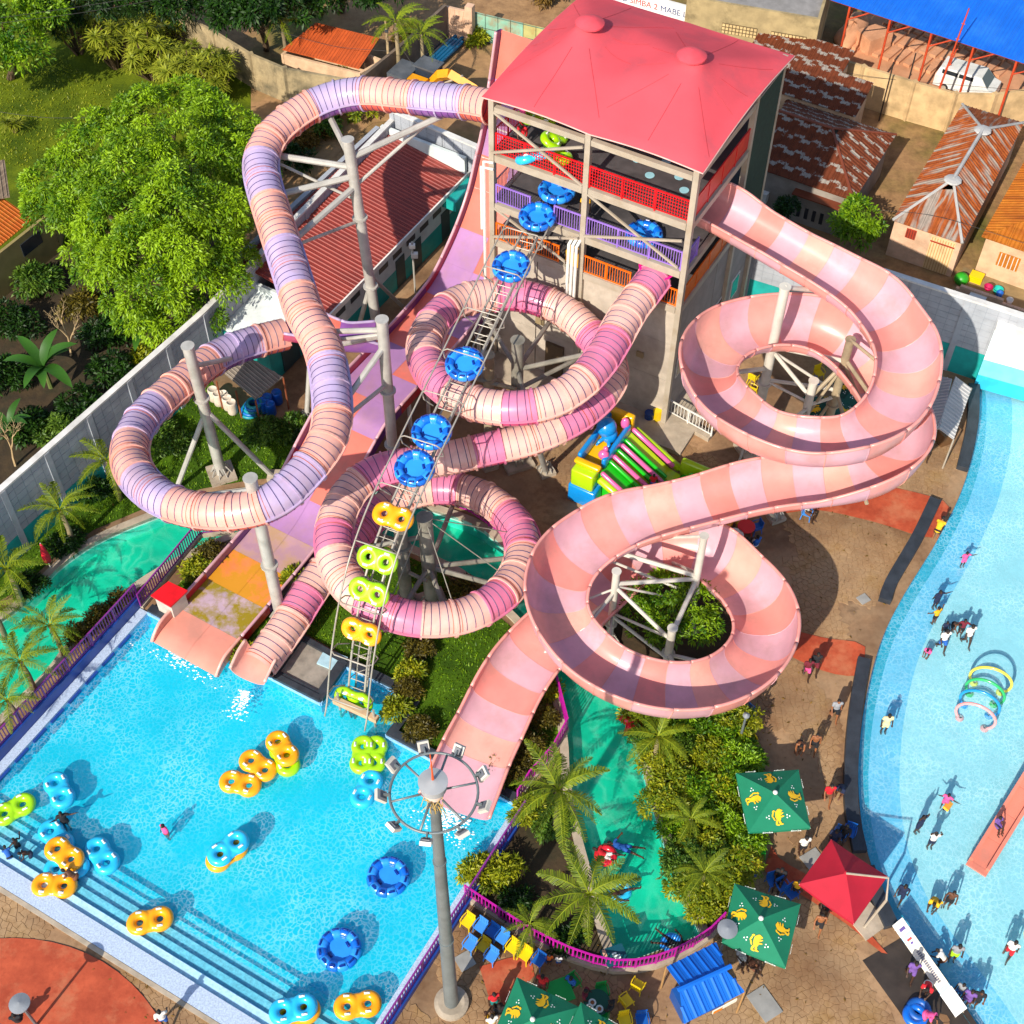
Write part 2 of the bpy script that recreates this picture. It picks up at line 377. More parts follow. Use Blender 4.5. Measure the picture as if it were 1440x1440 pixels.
# lawns and beds inside the park
rn = {}
lawn_a = PL([(222, 850), (290, 785), (345, 762), (450, 752), (540, 768), (612, 800), (660, 832), (728, 890), (765, 940), (786, 1030), (770, 1065), (724, 1118), (607, 1058), (552, 1030), (590, 983), (484, 922), (424, 888), (380, 940), (310, 905), (230, 863)])
sheet('lawn', lawn_a, [], 0.03, M_LAWN)
lawn_b = [WALL_L[1]-U3*6+W3*0.3]+PL([(-60, 880), (30, 828), (83, 778), (133, 745), (207, 714), (283, 688), (350, 676), (430, 668), (445, 640), (418, 602), (372, 590), (318, 562), (300, 540), (285, 512)])
sheet('lawn', lawn_b, [], 0.03, M_LAWN)
bed_a = PL([(733, 1138), (662, 1256), (700, 1282), (760, 1318), (820, 1343), (862, 1352), (842, 1300), (826, 1240), (808, 1170), (796, 1100), (780, 1080), (745, 1105)])
sheet('flower_bed', bed_a, [], 0.03, M_SOIL)
bed_b = PL([(880, 990), (905, 1042), (916, 1098), (938, 1170), (962, 1240), (996, 1315), (1025, 1275), (1055, 1215), (1062, 1180), (1042, 1100), (1040, 1040), (1000, 995)])
sheet('flower_bed', bed_b, [], 0.03, M_SOIL)
bed_c = PL([(840, 900), (880, 980), (960, 985), (1040, 960), (1040, 830), (960, 790), (880, 800)])
sheet('flower_bed', bed_c, [], 0.025, M_SOIL)
# red painted paths on the deck
def path_sheet(pix, z=0.055): return sheet('red_path', curve2(PL(pix)+[P(*pix[0])], 0.6)[:-1], [], z, M_RED)
path_sheet([(1128, 700), (1160, 690), (1230, 684), (1290, 694), (1335, 712), (1314, 745), (1303, 757), (1230, 735), (1150, 718), (1100, 722)])
path_sheet([(1085, 880), (1120, 888), (1160, 898), (1215, 908), (1208, 945), (1203, 952), (1160, 945), (1100, 918), (1080, 905)])
path_sheet([(1085, 1190), (1098, 1210), (1140, 1235), (1200, 1290), (1250, 1345), (1232, 1335), (1190, 1300), (1120, 1255), (1076, 1232)])
path_sheet([(674, 1360), (735, 1345), (752, 1372), (720, 1400), (696, 1420)])
def circ3(a, b, c):
    d = 2*(a.x*(b.y-c.y)+b.x*(c.y-a.y)+c.x*(a.y-b.y)); A, B, C_ = a.xy.length_squared, b.xy.length_squared, c.xy.length_squared
    o = Vector(((A*(b.y-c.y)+B*(c.y-a.y)+C_*(a.y-b.y))/d, (A*(c.x-b.x)+B*(a.x-c.x)+C_*(b.x-a.x))/d, 0)); return o, (a.xy-o.xy).length
dc, dr = circ3(P(0, 1320), P(130, 1345), P(228, 1440))
red_disc = [dc+Vector((math.cos(a)*dr, math.sin(a)*dr, 0)) for a in [2*math.pi*k/64 for k in range(64)]]
sheet('red_path', red_disc, [], 0.055, M_RED)
# ---- the big pool: floor, sides, steps
mb = MB(); POOLZ, WATZ = -0.9, -0.2
sheet('pool_floor', POOL, [], POOLZ, M_POOLBLUE)
n = len(POOL)
for i in range(n):
    a, b = POOL[i], POOL[(i+1) % n]; mb.add([(a.x, a.y, POOLZ), (b.x, b.y, POOLZ), (b.x, b.y, 0.0), (a.x, a.y, 0.0)], [(0, 1, 2, 3)])
mb.build('pool_side', M_POOLSIDE, kind='structure')
inn = (POOL_BR-POOL_BL).normalized(); nin = Vector((-inn.y, inn.x, 0)); LS = (POOL_BR-POOL_BL).length
stp = MB(); rsr = MB()
for k in range(5):
    zt = -0.06-0.15*k; a = POOL_BL+nin*(0.02+0.5*k)+inn*0.02; b = POOL_BL+nin*(0.5*(k+1)-0.04)+inn*0.02
    c = (a+b)/2+inn*LS/2; stp.box((c.x, c.y, (zt+POOLZ)/2+0.02), (LS-0.08, 0.46, zt-POOLZ-0.04), yaw=math.atan2(inn.y, inn.x))
    c2 = POOL_BL+nin*(0.5*(k+1)-0.02)+inn*LS/2; rsr.box((c2.x, c2.y, (zt-0.03+POOLZ)/2+0.01), (LS-0.1, 0.06, zt-POOLZ-0.06), yaw=math.atan2(inn.y, inn.x))
stp.build('pool_steps', M_STEP, kind='structure'); rsr.build('pool_step_risers', mat('riser_blue', '6ab6da', 0.4), kind='structure')
c = POOL_BL-nin*0.42+inn*LS/2; MB().box((c.x, c.y, 0.03), (LS+1.0, 0.82, 0.10), yaw=math.atan2(inn.y, inn.x)).build('pool_ledge', M_LEDGE, kind='structure')
c = POOL_BL-nin*0.95+inn*LS/2; MB().box((c.x, c.y, 0.035), (LS+1.0, 0.2, 0.07), yaw=math.atan2(inn.y, inn.x)).build('pool_kerb', M_CONC, kind='structure')
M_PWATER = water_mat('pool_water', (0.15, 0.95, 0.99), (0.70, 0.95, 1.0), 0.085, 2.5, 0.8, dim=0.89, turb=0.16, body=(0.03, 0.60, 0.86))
inn0 = (POOL_BR-POOL_BL).normalized(); nin0 = Vector((-inn0.y, inn0.x, 0)); sA, sB = isect(POOL_BL+nin0*1.7, POOL_BR+nin0*1.7, POOL_BL, LT), isect(POOL_BL+nin0*1.7, POOL_BR+nin0*1.7, POOL_BR, r0)
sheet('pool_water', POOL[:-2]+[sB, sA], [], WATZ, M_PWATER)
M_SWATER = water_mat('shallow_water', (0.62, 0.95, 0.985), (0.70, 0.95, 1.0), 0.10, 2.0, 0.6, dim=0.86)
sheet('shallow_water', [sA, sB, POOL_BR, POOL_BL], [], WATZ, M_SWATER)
# left ledge with overflow slots, then the wall that carries the railing
la, lb = POOL_BL+U3*2.3, LT
led = MB(); led.box(((la+lb)/2)+Vector((-W3.x*0.24, -W3.y*0.24, 0.0)), ((lb-la).length, 0.48, 0.16), yaw=math.atan2(U3.y, U3.x)); led.build('pool_ledge', M_LEDGE, kind='structure')
ob = MB()
for k in range(8):
    c = la+U3*(1.0+k*1.22); ob.box((c.x+W3.x*0.05, c.y+W3.y*0.05, -0.09), (0.85, 0.13, 0.12), yaw=math.atan2(U3.y, U3.x))
ob.build('pool_overflow_slots', M_NAVY, kind='structure')
rl = MB(); rl.box(((r0+POOL_BR)/2)+W3*0.2+Vector((0, 0, 0.05)), ((r0-POOL_BR).length, 0.4, 0.14), yaw=math.atan2(U3.y, U3.x)); rl.build('pool_ledge', M_LEDGE, kind='structure')
# black coping along the slide side, built as short runs
cop = MB(); cs = MB()
for i in range(len(pool_top)-1):
    a, b = pool_top[i], pool_top[i+1]; d = (b-a).normalized(); nn = Vector((-d.y, d.x, 0))
    cop.beam(a+nn*0.22+Z3*0.13+d*0.0, b+nn*0.22+Z3*0.13, 0.44-0.003*i, 0.26-0.003*i)
    cs.beam(a-nn*0.03+Z3*(-0.02), b-nn*0.03+Z3*(-0.02), 0.06-0.002*i, 0.24-0.004*i)
cop.build('pool_coping', M_DARKSTONE, kind='structure'); cs.build('pool_tile_band', M_POOLSIDE, kind='structure')
# ---- river
sheet('river_floor', RIVER, [], -0.85, M_TURQ)
rv = MB(); n = len(RIVER)
for i in range(n):
    a, b = RIVER[i], RIVER[(i+1) % n]; rv.add([(a.x, a.y, -0.85), (b.x, b.y, -0.85), (b.x, b.y, 0.1), (a.x, a.y, 0.1)], [(0, 1, 2, 3)])
rv.build('river_side', M_RIVRIM, kind='structure')
rim = MB(); wallstrip(rim, offset_line(riv_far, -0.2), -0.1, 0.14, 0.4); wallstrip(rim, offset_line(riv_near, 0.2), -0.1, 0.14, 0.4)
rim.build('river_rim', M_CONC, kind='structure')
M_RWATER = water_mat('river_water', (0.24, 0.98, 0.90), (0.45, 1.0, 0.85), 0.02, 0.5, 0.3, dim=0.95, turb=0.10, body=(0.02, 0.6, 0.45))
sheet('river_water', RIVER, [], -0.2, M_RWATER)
# ---- wading pool: deep edge, slope, shallow floor
o1 = offset_line(wade_edge, -0.55); o2 = offset_line(wade_edge, -1.95)
zs = lambda L, z: [Vector((p.x, p.y, z)) for p in L]
wf = MB(); strip(wf, zs(wade_edge, 0.02), zs(wade_edge, -0.42)); strip(wf, zs(wade_edge, -0.42), zs(o1, -0.42)); wf.build('wading_edge', M_W1, kind='structure')
strip(MB(), zs(o1, -0.42), zs(o2, -0.3)).build('wading_slope', M_W2, kind='structure')
sheet('wading_floor', o2+WADE[len(wade_edge):], [], -0.3, M_W3)
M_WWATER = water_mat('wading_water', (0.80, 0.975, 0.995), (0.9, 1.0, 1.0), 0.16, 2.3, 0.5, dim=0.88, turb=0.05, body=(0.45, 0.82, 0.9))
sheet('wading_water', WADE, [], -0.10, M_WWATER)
ben = MB()
def bench(pix):
    L = curve2(PL(pix), 0.6); wallstrip(ben, L, 0.0, 0.34, 0.62)
bench([(1368, 545), (1366, 600), (1352, 662)]); bench([(1314, 706), (1288, 760), (1252, 822), (1243, 848)]); bench([(1214, 930), (1202, 1000), (1196, 1070), (1196, 1140), (1208, 1200)])
bench([(1218, 1222), (1236, 1270), (1252, 1305)])
ben.build('poolside_bench', M_DARKSTONE, kind='structure')
wm = MB(); wallstrip(wm, offset_line(PL([(1268, 1318), (1320, 1388), (1375, 1470)]), 0.8), 0.0, 0.012, 2.6); wm.build('wet_deck', mat('wet_concrete', '3b332c', 0.4, var=0.2), kind='structure')
# ---- stamped crazy paving: real cells with recessed joints, all joined (each is under ten pixels)
pave_z = [PL([(760, 640), (900, 600), (1000, 640), (1090, 700), (1210, 640), (1300, 600), (1350, 640), (1330, 690), (1290, 745), (1236, 840), (1205, 930), (1183, 1010), (1178, 1190), (1245, 1320), (1320, 1420), (1420, 1560), (520, 1560), (548, 1440), (664, 1278), (700, 1300), (760, 1337), (820, 1362), (870, 1378), (950, 1362), (1012, 1300), (1062, 1210), (1068, 1170), (1046, 1090), (1046, 1035), (1060, 960), (1110, 900), (1110, 800), (1040, 745), (960, 740), (820, 720)]),
          PL([(20, 1250), (318, 1448), (250, 1500), (-40, 1500), (-90, 1290)])]
reds = [[(p.co.x, p.co.y) for p in o.data.vertices] for o in bpy.data.objects if o.name.startswith('red_path')]
def hexpaving():
    s = 0.185; V = []; F = []; S3 = math.sqrt(3)
    def jit(p):
        h = math.sin(round(p[0]*53)*12.9898+round(p[1]*53)*78.233)*43758.5453; h -= math.floor(h); g = math.sin(round(p[0]*53)*39.425+round(p[1]*53)*11.135)*24634.6345; g -= math.floor(g)
        return (p[0]+(h-0.5)*s*1.0, p[1]+(g-0.5)*s*1.0)
    for i in range(-96, 108):
        for j in range(30, 180):
            cx, cy = i*1.5*s, j*S3*s+(S3*s/2 if i % 2 else 0)
            if cy < 10 or cy > 56: continue
            c = (cx, cy); hole = False
            if not any(inside(c, z) for z in pave_z): continue
            if any(inside(c, r) for r in reds): continue
            fade = math.sin(cx*0.55+1.3)*math.cos(cy*0.43)+0.5*math.sin(cx*1.3+cy*0.9)
            if fade > 0.5: continue           # worn patches where the stamp has gone flat
            q = [jit((cx+s*math.cos(a), cy+s*math.sin(a))) for a in [math.pi/3*k for k in range(6)]]
            mx, my = sum(p[0] for p in q)/6, sum(p[1] for p in q)/6; o = len(V); zt = 0.018+0.010*random.random()
            for p in q: V.append((mx+(p[0]-mx)*0.97, my+(p[1]-my)*0.97, 0.0))
            for p in q: V.append((mx+(p[0]-mx)*0.90, my+(p[1]-my)*0.90, zt))
            for k in range(6): l = (k+1) % 6; F.append((o+k, o+l, o+6+l, o+6+k))
            F.append(tuple(range(o+6, o+12)))
    me = bpy.data.meshes.new('paving_stones'); me.from_pydata(V, [], F); me.materials.append(M_STONE)
    tag(link_mesh('paving_stones', me), kind='stuff')
hexpaving()
# ================================================================ THE TOWER
M_STEEL = mat('tower_steel', 'a39888', 0.5, var=0.08, stain='8f7a5c', samt=0.45, sscale=0.9)
M_GALV = mat('galvanised_pole', 'b0aca4', 0.45, metal=0.15, var=0.1, stain='7d756a', samt=0.4, sscale=0.8)
M_GALVD = mat('weathered_pole', '7f7b70', 0.6, var=0.15, stain='4d4a40', samt=0.6, sscale=1.1)
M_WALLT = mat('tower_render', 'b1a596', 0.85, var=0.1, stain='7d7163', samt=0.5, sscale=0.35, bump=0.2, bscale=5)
M_FLOORD = mat('dark_floor', '4a4546', 0.7, var=0.2, stain='2d2a2a', samt=0.6)
M_CANOPY = mat('canopy_fabric', 'd4505a', 0.9, var=0.05, nscale=0.5, trans=0.04, spec=0.15, bump=0.05, bscale=60, stain='a8505a', samt=0.6, sscale=0.35)
M_CANOPYE = mat('canopy_hem', 'd0a49c', 0.8)
M_REDR = mat('red_rail', 'd0141c', 0.4); M_PURR = mat('lilac_rail', '8d6bbf', 0.4); M_ORAR = mat('orange_rail', 'e2660c', 0.4); M_TEALR = mat('teal_rail', '4fb0ac', 0.45)
M_WHITE = mat('white_paint', 'dedad2', 0.5, var=0.06, stain='a39c8e', samt=0.3)
FRc, FLc = P(933, 597, 0), Vector((-1.13, 57.40, 0)); TD = Vector((4.95, 8.7, 0)); TX = (FRc-FLc)
TW, TDl = TX.length, TD.length; TXn, TDn = TX.normalized(), TD.normalized(); TYAW = math.atan2(TXn.y, TXn.x)
Z_O, Z_P, Z_R, Z_E = 8.9, 11.3, 14.35, 17.25
def T(a, b, z): return FLc+TX*a+TD*b+Z3*z           # a along the front, b into the depth
tower = thing('slide_tower', 'tall three level slide tower with railings under a red two peaked fabric roof', 'slide tower', T(0.5, 0.5, 0))
cols = [(a, b) for b in (0, 0.67, 1) for a in (0, 0.485, 1)]
for a, b in cols:
    MB().box(T(a, b, (Z_E+0.5)/2), (0.29, 0.29, Z_E+0.5), yaw=TYAW).build('column', M_STEEL, tower)
for z in (Z_O, Z_P, Z_R, Z_E):
    for b in (0, 1):
        for a0, a1 in ((0, 0.485), (0.485, 1)):
            h = 0.42 if z < Z_E else 0.3
            MB().beam(T(a0, b, z-0.22)+TXn*0.172, T(a1, b, z-0.22)-TXn*0.172, 0.26, h).build('beam', M_STEEL, tower)
    for a in (0, 0.485, 1):
        MB().beam(T(a, 0, z-0.23)+TDn*0.172, T(a, 1, z-0.23)-TDn*0.172, 0.24, 0.38).build('beam', M_STEEL, tower)
for z in (Z_O, Z_P, Z_R):
    MB().box(T(0.5, 0.5, z+0.02), (TW-0.36, TDl-0.36, 0.12), yaw=TYAW).build('floor_slab', M_FLOORD, tower)
def brace(a0, z0, a1, z1, b=-0.012, k=0): MB().beam(T(a0, b-0.006*k, z0), T(a1, b-0.006*k, z1), 0.09, 0.12).build('brace', M_STEEL, tower)
brace(0.01, 16.9, 0.47, 14.4); brace(0.01, 14.6, 0.47, 16.8, k=3); brace(0.5, 14.0, 0.97, 11.5); brace(0.5, 11.5, 0.98, 13.4, k=3); brace(0.01, 11.0, 0.46, 8.9); brace(0.01, 9.2, 0.47, 11.2, k=3)
# lower storeys: rendered walls with panel joints
def wallpanel(a0, b0, a1, b1, z0, z1, m=M_WALLT, th=0.2):
    return MB().beam(T(a0, b0, (z0+z1)/2), T(a1, b1, (z0+z1)/2), th, z1-z0).build('wall', m, tower)
for a0, a1 in ((0.02, 0.24), (0.245, 0.475), (0.49, 0.74), (0.745, 0.985)):
    for z0, z1 in ((0.3, 3.3), (3.32, 6.0), (6.02, 8.66)): wallpanel(a0, 0.02, a1, 0.02, z0, z1)
for b0, b1 in ((0.03, 0.5), (0.505, 0.98)):
    for z0, z1 in ((0.3, 4.4), (4.42, 8.66)): wallpanel(0.985, b0, 0.985, b1, z0, z1, mat('tower_shaded_render', '8d8580', 0.85, var=0.1)); wallpanel(0.015, b0, 0.015, b1, z0, z1)  # right wall: darker copy of the render, its shade put into the colour
wallpanel(0.02, 0.98, 0.98, 0.98, 0.3, 8.66)
for b in (0.15, 0.38, 0.62, 0.85):      # framed panes on the right hand wall
    f = MB().box(T(0.985, b, 3.6)+TXn*0.11, (0.06, 1.15, 1.5), yaw=TYAW).build('window', M_WHITE, tower)
    MB().box(T(0.985, b, 3.6)+TXn*0.145, (0.02, 0.95, 1.28), yaw=TYAW).build('pane', mat('dark_glass', '2b3036', 0.1), f)
MB().box(T(0.36, 0.0, 1.5), (1.1, 0.16, 2.6), yaw=TYAW).build('door', mat('brown_door', '5c4a34', 0.6), tower)
MB().box(T(0.27, 0.0, 4.2), (0.5, 0.14, 0.5), yaw=TYAW).build('vent', mat('vent_tan', '8f7d5c', 0.6), tower)
MB().box(T(0.83, 0.0, 4.6), (0.4, 0.14, 0.32), yaw=TYAW).build('vent', mat('vent_tan', '8f7d5c', 0.6), tower)
# railings: posts, rails and bars
def railing(name, pts, z, h, m, bar=0.14, solid=None, parent=tower, bw=0.03, mesh=False, bottom=0.12):
    """one railing along a polyline: posts as parts, infill bars joined"""
    top = MB(); low = MB(); bars = MB()
    pts = [Vector((p[0], p[1], p[2] if len(p) > 2 else 0)) for p in pts]
    for i in range(len(pts)-1):
        a, b = pts[i], pts[i+1]; L = (b-a).length; d = (b-a).normalized(); zz = Z3*z
        top.beam(a+zz+Z3*h, b+zz+Z3*h, 0.07, 0.07)
        low.beam(a+zz+Z3*bottom, b+zz+Z3*bottom, 0.05, 0.05)
        if solid: MB().beam(a+zz+Z3*(h/2+0.08), b+zz+Z3*(h/2+0.08), 0.03, h-0.22).build('panel', solid, parent)
        else:
            n = max(1, int(L/bar))
            for k in range(1, n):
                p = a+d*(L*k/n)+zz; bars.box(p+Z3*((h+bottom)/2), (bw, bw, h-bottom-0.06), yaw=math.atan2(d.y, d.x))
            if mesh:
                for k in range(1, 6): bars.beam(a+zz+Z3*(bottom+(h-bottom)*k/6), b+zz+Z3*(bottom+(h-bottom)*k/6), 0.022, 0.022)
        np_ = max(1, int(round(L/1.6)))
        for k in range(np_+1 if i == len(pts)-2 else np_):
            p = a+d*(L*k/np_)+zz; MB().box(p+Z3*(h/2+0.02), (0.08, 0.08, h+0.04), yaw=math.atan2(d.y, d.x)).build('railing_post', m, parent)
    top.build('handrail', m, parent); low.build('bottom_rail', m, parent)
    if bars.v: bars.build('railing_bars', m, parent, kind='stuff')
railing('r', [T(0.02, 0.0, 0), T(0.47, 0.0, 0)], Z_R, 1.25, M_REDR, mesh=True); railing('r', [T(0.5, 0.0, 0), T(0.985, 0.0, 0)], Z_R, 1.25, M_REDR, mesh=True)
railing('r', [T(1.0, 0.03, 0), T(1.0, 0.66, 0)], Z_R, 1.25, M_REDR, solid=mat('red_panel', 'c4141a', 0.45)); railing('r', [T(0.0, 0.03, 0), T(0.0, 0.28, 0)], Z_R, 1.25, M_REDR)
railing('r', [T(0.02, 0, 0), T(0.2, 0, 0)], Z_P, 1.15, M_PURR); railing('r', [T(0.33, 0, 0), T(0.475, 0, 0)], Z_P, 1.15, M_PURR); railing('r', [T(0.5, 0, 0), T(0.98, 0, 0)], Z_P, 1.15, M_PURR)
railing('r', [T(1.0, 0.03, 0), T(1.0, 0.14, 0)], Z_P, 1.15, M_PURR); railing('r', [T(0.0, 0.03, 0), T(0.0, 0.9, 0)], Z_P, 1.15, mat('pink_rail', 'd8a0a0', 0.5))
railing('r', [T(0.02, 0, 0), T(0.36, 0, 0)], Z_O-0.1, 1.15, M_ORAR); railing('r', [T(0.49, 0, 0), T(0.74, 0, 0)], Z_O-0.1, 1.15, M_ORAR); railing('r', [T(0.865, 0, 0), T(0.98, 0, 0)], Z_O-0.1, 1.15, M_ORAR)
railing('r', [T(1.0, 0.03, 0), T(1.0, 0.66, 0)], Z_O-0.1, 1.15, M_ORAR, solid=mat('orange_panel', 'd0640c', 0.45))
railing('r', [T(0.52, 0.62, 0), T(0.88, 0.62, 0), T(0.88, 0.95, 0)], Z_R, 1.1, M_TEALR); railing('r', [T(0.05, 0.97, 0), T(0.95, 0.97, 0)], Z_R, 1.1, M_TEALR)
MB().beam(T(0.4, 0.02, Z_O+0.55), T(0.475, 0.02, Z_O+0.55), 0.5, 0.9).build('tarpaulin', mat('yellow_tarp', 'e0a010', 0.6, var=0.2), tower)
# stairs inside the left bay
for z0, z1, b0, b1 in ((Z_O, Z_P, 0.9, 0.45), (Z_P, Z_R, 0.45, 0.92)):
    s_ = MB(); nst = 12
    for k in range(nst):
        f = (k+0.5)/nst; s_.box(T(0.09, b0+(b1-b0)*f, z0+(z1-z0)*(k+1)/nst), (1.1, 0.3, 0.06), yaw=TYAW)
    st = s_.build('stair_flight', M_FLOORD, tower)
    for da in (-0.05, 0.05):
        q = MB(); q.beam(T(0.09+da, b0, z0+1), T(0.09+da, b1, z1+1), 0.06, 0.06)
        for k in range(9):
            f = k/8; p = T(0.09+da, b0+(b1-b0)*f, z0+(z1-z0)*f); q.box(p+Z3*0.5, (0.035, 0.035, 1.0))
        q.build('stair_rail', mat('pink_rail', 'd8a0a0', 0.5), st)
# pale blue discs on the top floor, drain pipes
for a, b in ((0.6, 0.3), (0.6, 0.42), (0.7, 0.22), (0.72, 0.36), (0.82, 0.28), (0.88, 0.2), (0.88, 0.34), (0.5, 0.5)):
    MB().lathe([(0.0, 0.0), (0.24, 0.0), (0.24, -0.02)], T(a, b, Z_R+0.1), 14).build('floor_mark', mat('pale_blue_mark', '8fc0cc', 0.6), tower)
for da in (0.435, 0.455, 0.475):
    MB().tube([T(da, -0.01, Z_P-0.35), T(da, -0.05, Z_P-0.5), T(da, -0.05, 6.6)], 0.085, 8).build('drain_pipe', M_WHITE, tower, smooth=True, auto=40)
for da, z0, z1 in ((-0.03, 14, 5), (-0.045, 13.6, 9.5)):
    MB().tube([T(0.02, -0.03, z0), T(da, -0.03, z0-0.1), T(da, -0.03, z1)], 0.08, 8).build('drain_pipe', M_WHITE, tower, smooth=True, auto=40)
# dark green net screen at the right rear, plinth
MB().beam(T(1.0, 0.69, 13.0)+TXn*0.1, T(1.0, 0.99, 13.0)+TXn*0.1, 0.05, 8.3).build('net_screen', mat('dark_net', '1c3326', 0.9, var=0.2, nscale=4), tower)
MB().box(T(0.56, 0.45, 0.15), (TW+2.2, TDl+2.4, 0.3), yaw=TYAW).build('plinth', M_CONC, tower)
# tensile roof: a membrane relaxed between the eaves and the two ring heads
NX, NY = 56, 36
ov = 0.035
pk = [(0.238, 0.49), (0.742, 0.47)]
zpk = [zat(33, *T(pk[0][0], pk[0][1], 0).xy), zat(79, *T(pk[1][0], pk[1][1], 0).xy)]
Zg = np.full((NX+1, NY+1), Z_E+0.45); fix = np.zeros_like(Zg, dtype=bool); fix[0, :] = fix[-1, :] = fix[:, 0] = fix[:, -1] = True
for i in range(NX+1):
    t = i/NX; sag = 0.05*(abs(math.sin(2*math.pi*t))); Zg[i, 0] += 0.02+sag; Zg[i, -1] += sag
for j in range(NY+1): Zg[0, j] += 0.3*math.sin(math.pi*j/NY); Zg[-1, j] += 0.45*math.sin(math.pi*j/NY)
for (a, b), zp in zip(pk, zpk):
    for i in range(NX+1):
        for j in range(NY+1):
            if math.hypot((i/NX-a)*TW, (j/NY-b)*TDl) < 0.42: Zg[i, j] = zp; fix[i, j] = True
for _ in range(1500):
    A_ = Zg.copy(); Zg[1:-1, 1:-1] = (A_[:-2, 1:-1]+A_[2:, 1:-1]+A_[1:-1, :-2]+A_[1:-1, 2:])/4; Zg[fix] = A_[fix]
for i in range(NX+1):
    for j in range(NY+1):
        e_ = Zg[i, j]; c_ = Z_E+0.45
        for (a, b), zp in zip(pk, zpk):
            dx = (i/NX-a); dy = (j/NY-b); hw_ = (a if dx < 0 else (1-a if a > 0.5 else 0.25+0.12*(dx > 0))); q_ = max(0, 1-max(abs(dx)/max(hw_, 0.25), abs(dy)/0.5)); c_ = max(c_, Z_E+0.45+(zp-Z_E-0.45)*q_)
        if not fix[i, j]: Zg[i, j] = max(e_*0.25+c_*0.75, min(e_, c_))
for _ in range(6):
    A_ = Zg.copy(); Zg[1:-1, 1:-1] = A_[1:-1, 1:-1]*0.5+(A_[:-2, 1:-1]+A_[2:, 1:-1]+A_[1:-1, :-2]+A_[1:-1, 2:])/8; Zg[fix] = A_[fix]
cv = MB(); vs = []
for i in range(NX+1):
    for j in range(NY+1):
        a = -ov+(1+2*ov)*i/NX; b = -ov+(1+2*ov)*j/NY
        if j in (0, NY): b += (0.012 if j == 0 else -0.012)*abs(math.sin(2*math.pi*i/NX))
        vs.append(T(a, b, Zg[i, j]))
w_ = NY+1
cv.add(vs, [(i*w_+j, (i+1)*w_+j, (i+1)*w_+j+1, i*w_+j+1) for i in range(NX) for j in range(NY)])
can = cv.build('canopy', M_CANOPY, tower, smooth=True)
hem = MB(); edge = [vs[i*w_] for i in range(NX+1)]+[vs[NX*w_+j] for j in range(1, NY+1)]+[vs[i*w_+NY] for i in range(NX-1, -1, -1)]+[vs[j] for j in range(NY-1, 0, -1)]
hem.tube([p-Z3*0.05 for p in edge], 0.035, 6, closed=True); hem.build('hem', M_CANOPYE, can)
for (a, b), zp in zip(pk, zpk):
    MB().lathe([(0.5, -0.1), (0.72, 0.0), (0.72, 0.08), (0.45, 0.26), (0.2, 0.36), (0.0, 0.38)], T(a, b, zp-0.02), 20).build('peak_cap', mat('cap_red', 'cc4450', 0.75), can, smooth=True, auto=40)
seam = MB()
for (a, b) in pk:
    for k in range(10):
        an = 2*math.pi*k/10+0.3; pts = []
        for q in range(3, 13):
            r = q*0.42; ii = (a+r*math.cos(an)/TW); jj = (b+r*math.sin(an)/TDl)
            if not (0.01 < ii < 0.99 and 0.01 < jj < 0.99) or (a < 0.5) != (ii < 0.51): break
            x, y = ii*NX, jj*NY; i0, j0 = int(x), int(y); fx, fy = x-i0, y-j0
            z = (Zg[i0, j0]*(1-fx)+Zg[i0+1, j0]*fx)*(1-fy)+(Zg[i0, j0+1]*(1-fx)+Zg[i0+1, j0+1]*fx)*fy
            pts.append(T(-ov+(1+2*ov)*ii, -ov+(1+2*ov)*jj, z+0.008))
        if len(pts) > 2: seam.tube(pts, 0.012, 4)
seam.build('seams', mat('seam_red', 'a82c36', 0.7), can)
# white fence beside the tower foot
wf_ = thing('white_fence', 'low white metal fence on a concrete kerb at the foot of the slide tower', 'fence', P(935, 580))
fl = [P(862, 545), P(934, 582), P(999, 618)]
MB().beam(fl[0]+Z3*0.15, fl[1]+Z3*0.15, 0.5, 0.3).build('kerb', M_CONC, wf_); MB().beam(fl[1]+Z3*0.151, fl[2]+Z3*0.151, 0.5, 0.3).build('kerb', M_CONC, wf_)
railing('w', fl, 0.3, 1.0, M_WHITE, bar=0.2, parent=wf_)

# ================================================================ THE SLIDES
def frames(pts):
    n = len(pts); fr = []
    for i in range(n):
        t = (pts[min(i+1, n-1)]-pts[max(i-1, 0)]).normalized(); s = t.cross(Z3).normalized(); u = s.cross(t); fr.append((t, s, u))
    return fr
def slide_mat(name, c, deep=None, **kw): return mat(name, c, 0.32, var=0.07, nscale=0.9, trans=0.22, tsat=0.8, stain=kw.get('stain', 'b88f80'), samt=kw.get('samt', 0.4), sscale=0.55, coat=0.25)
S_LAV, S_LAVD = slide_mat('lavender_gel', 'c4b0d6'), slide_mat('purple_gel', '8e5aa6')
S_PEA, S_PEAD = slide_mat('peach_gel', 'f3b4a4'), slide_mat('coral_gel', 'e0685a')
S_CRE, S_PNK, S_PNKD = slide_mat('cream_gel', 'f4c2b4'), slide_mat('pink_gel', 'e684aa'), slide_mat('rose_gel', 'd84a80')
S_NAVY, S_RUST = mat('rib_navy', '443a66', 0.5), mat('rib_rust', 'b0502c', 0.5)
RT_ = 0.86
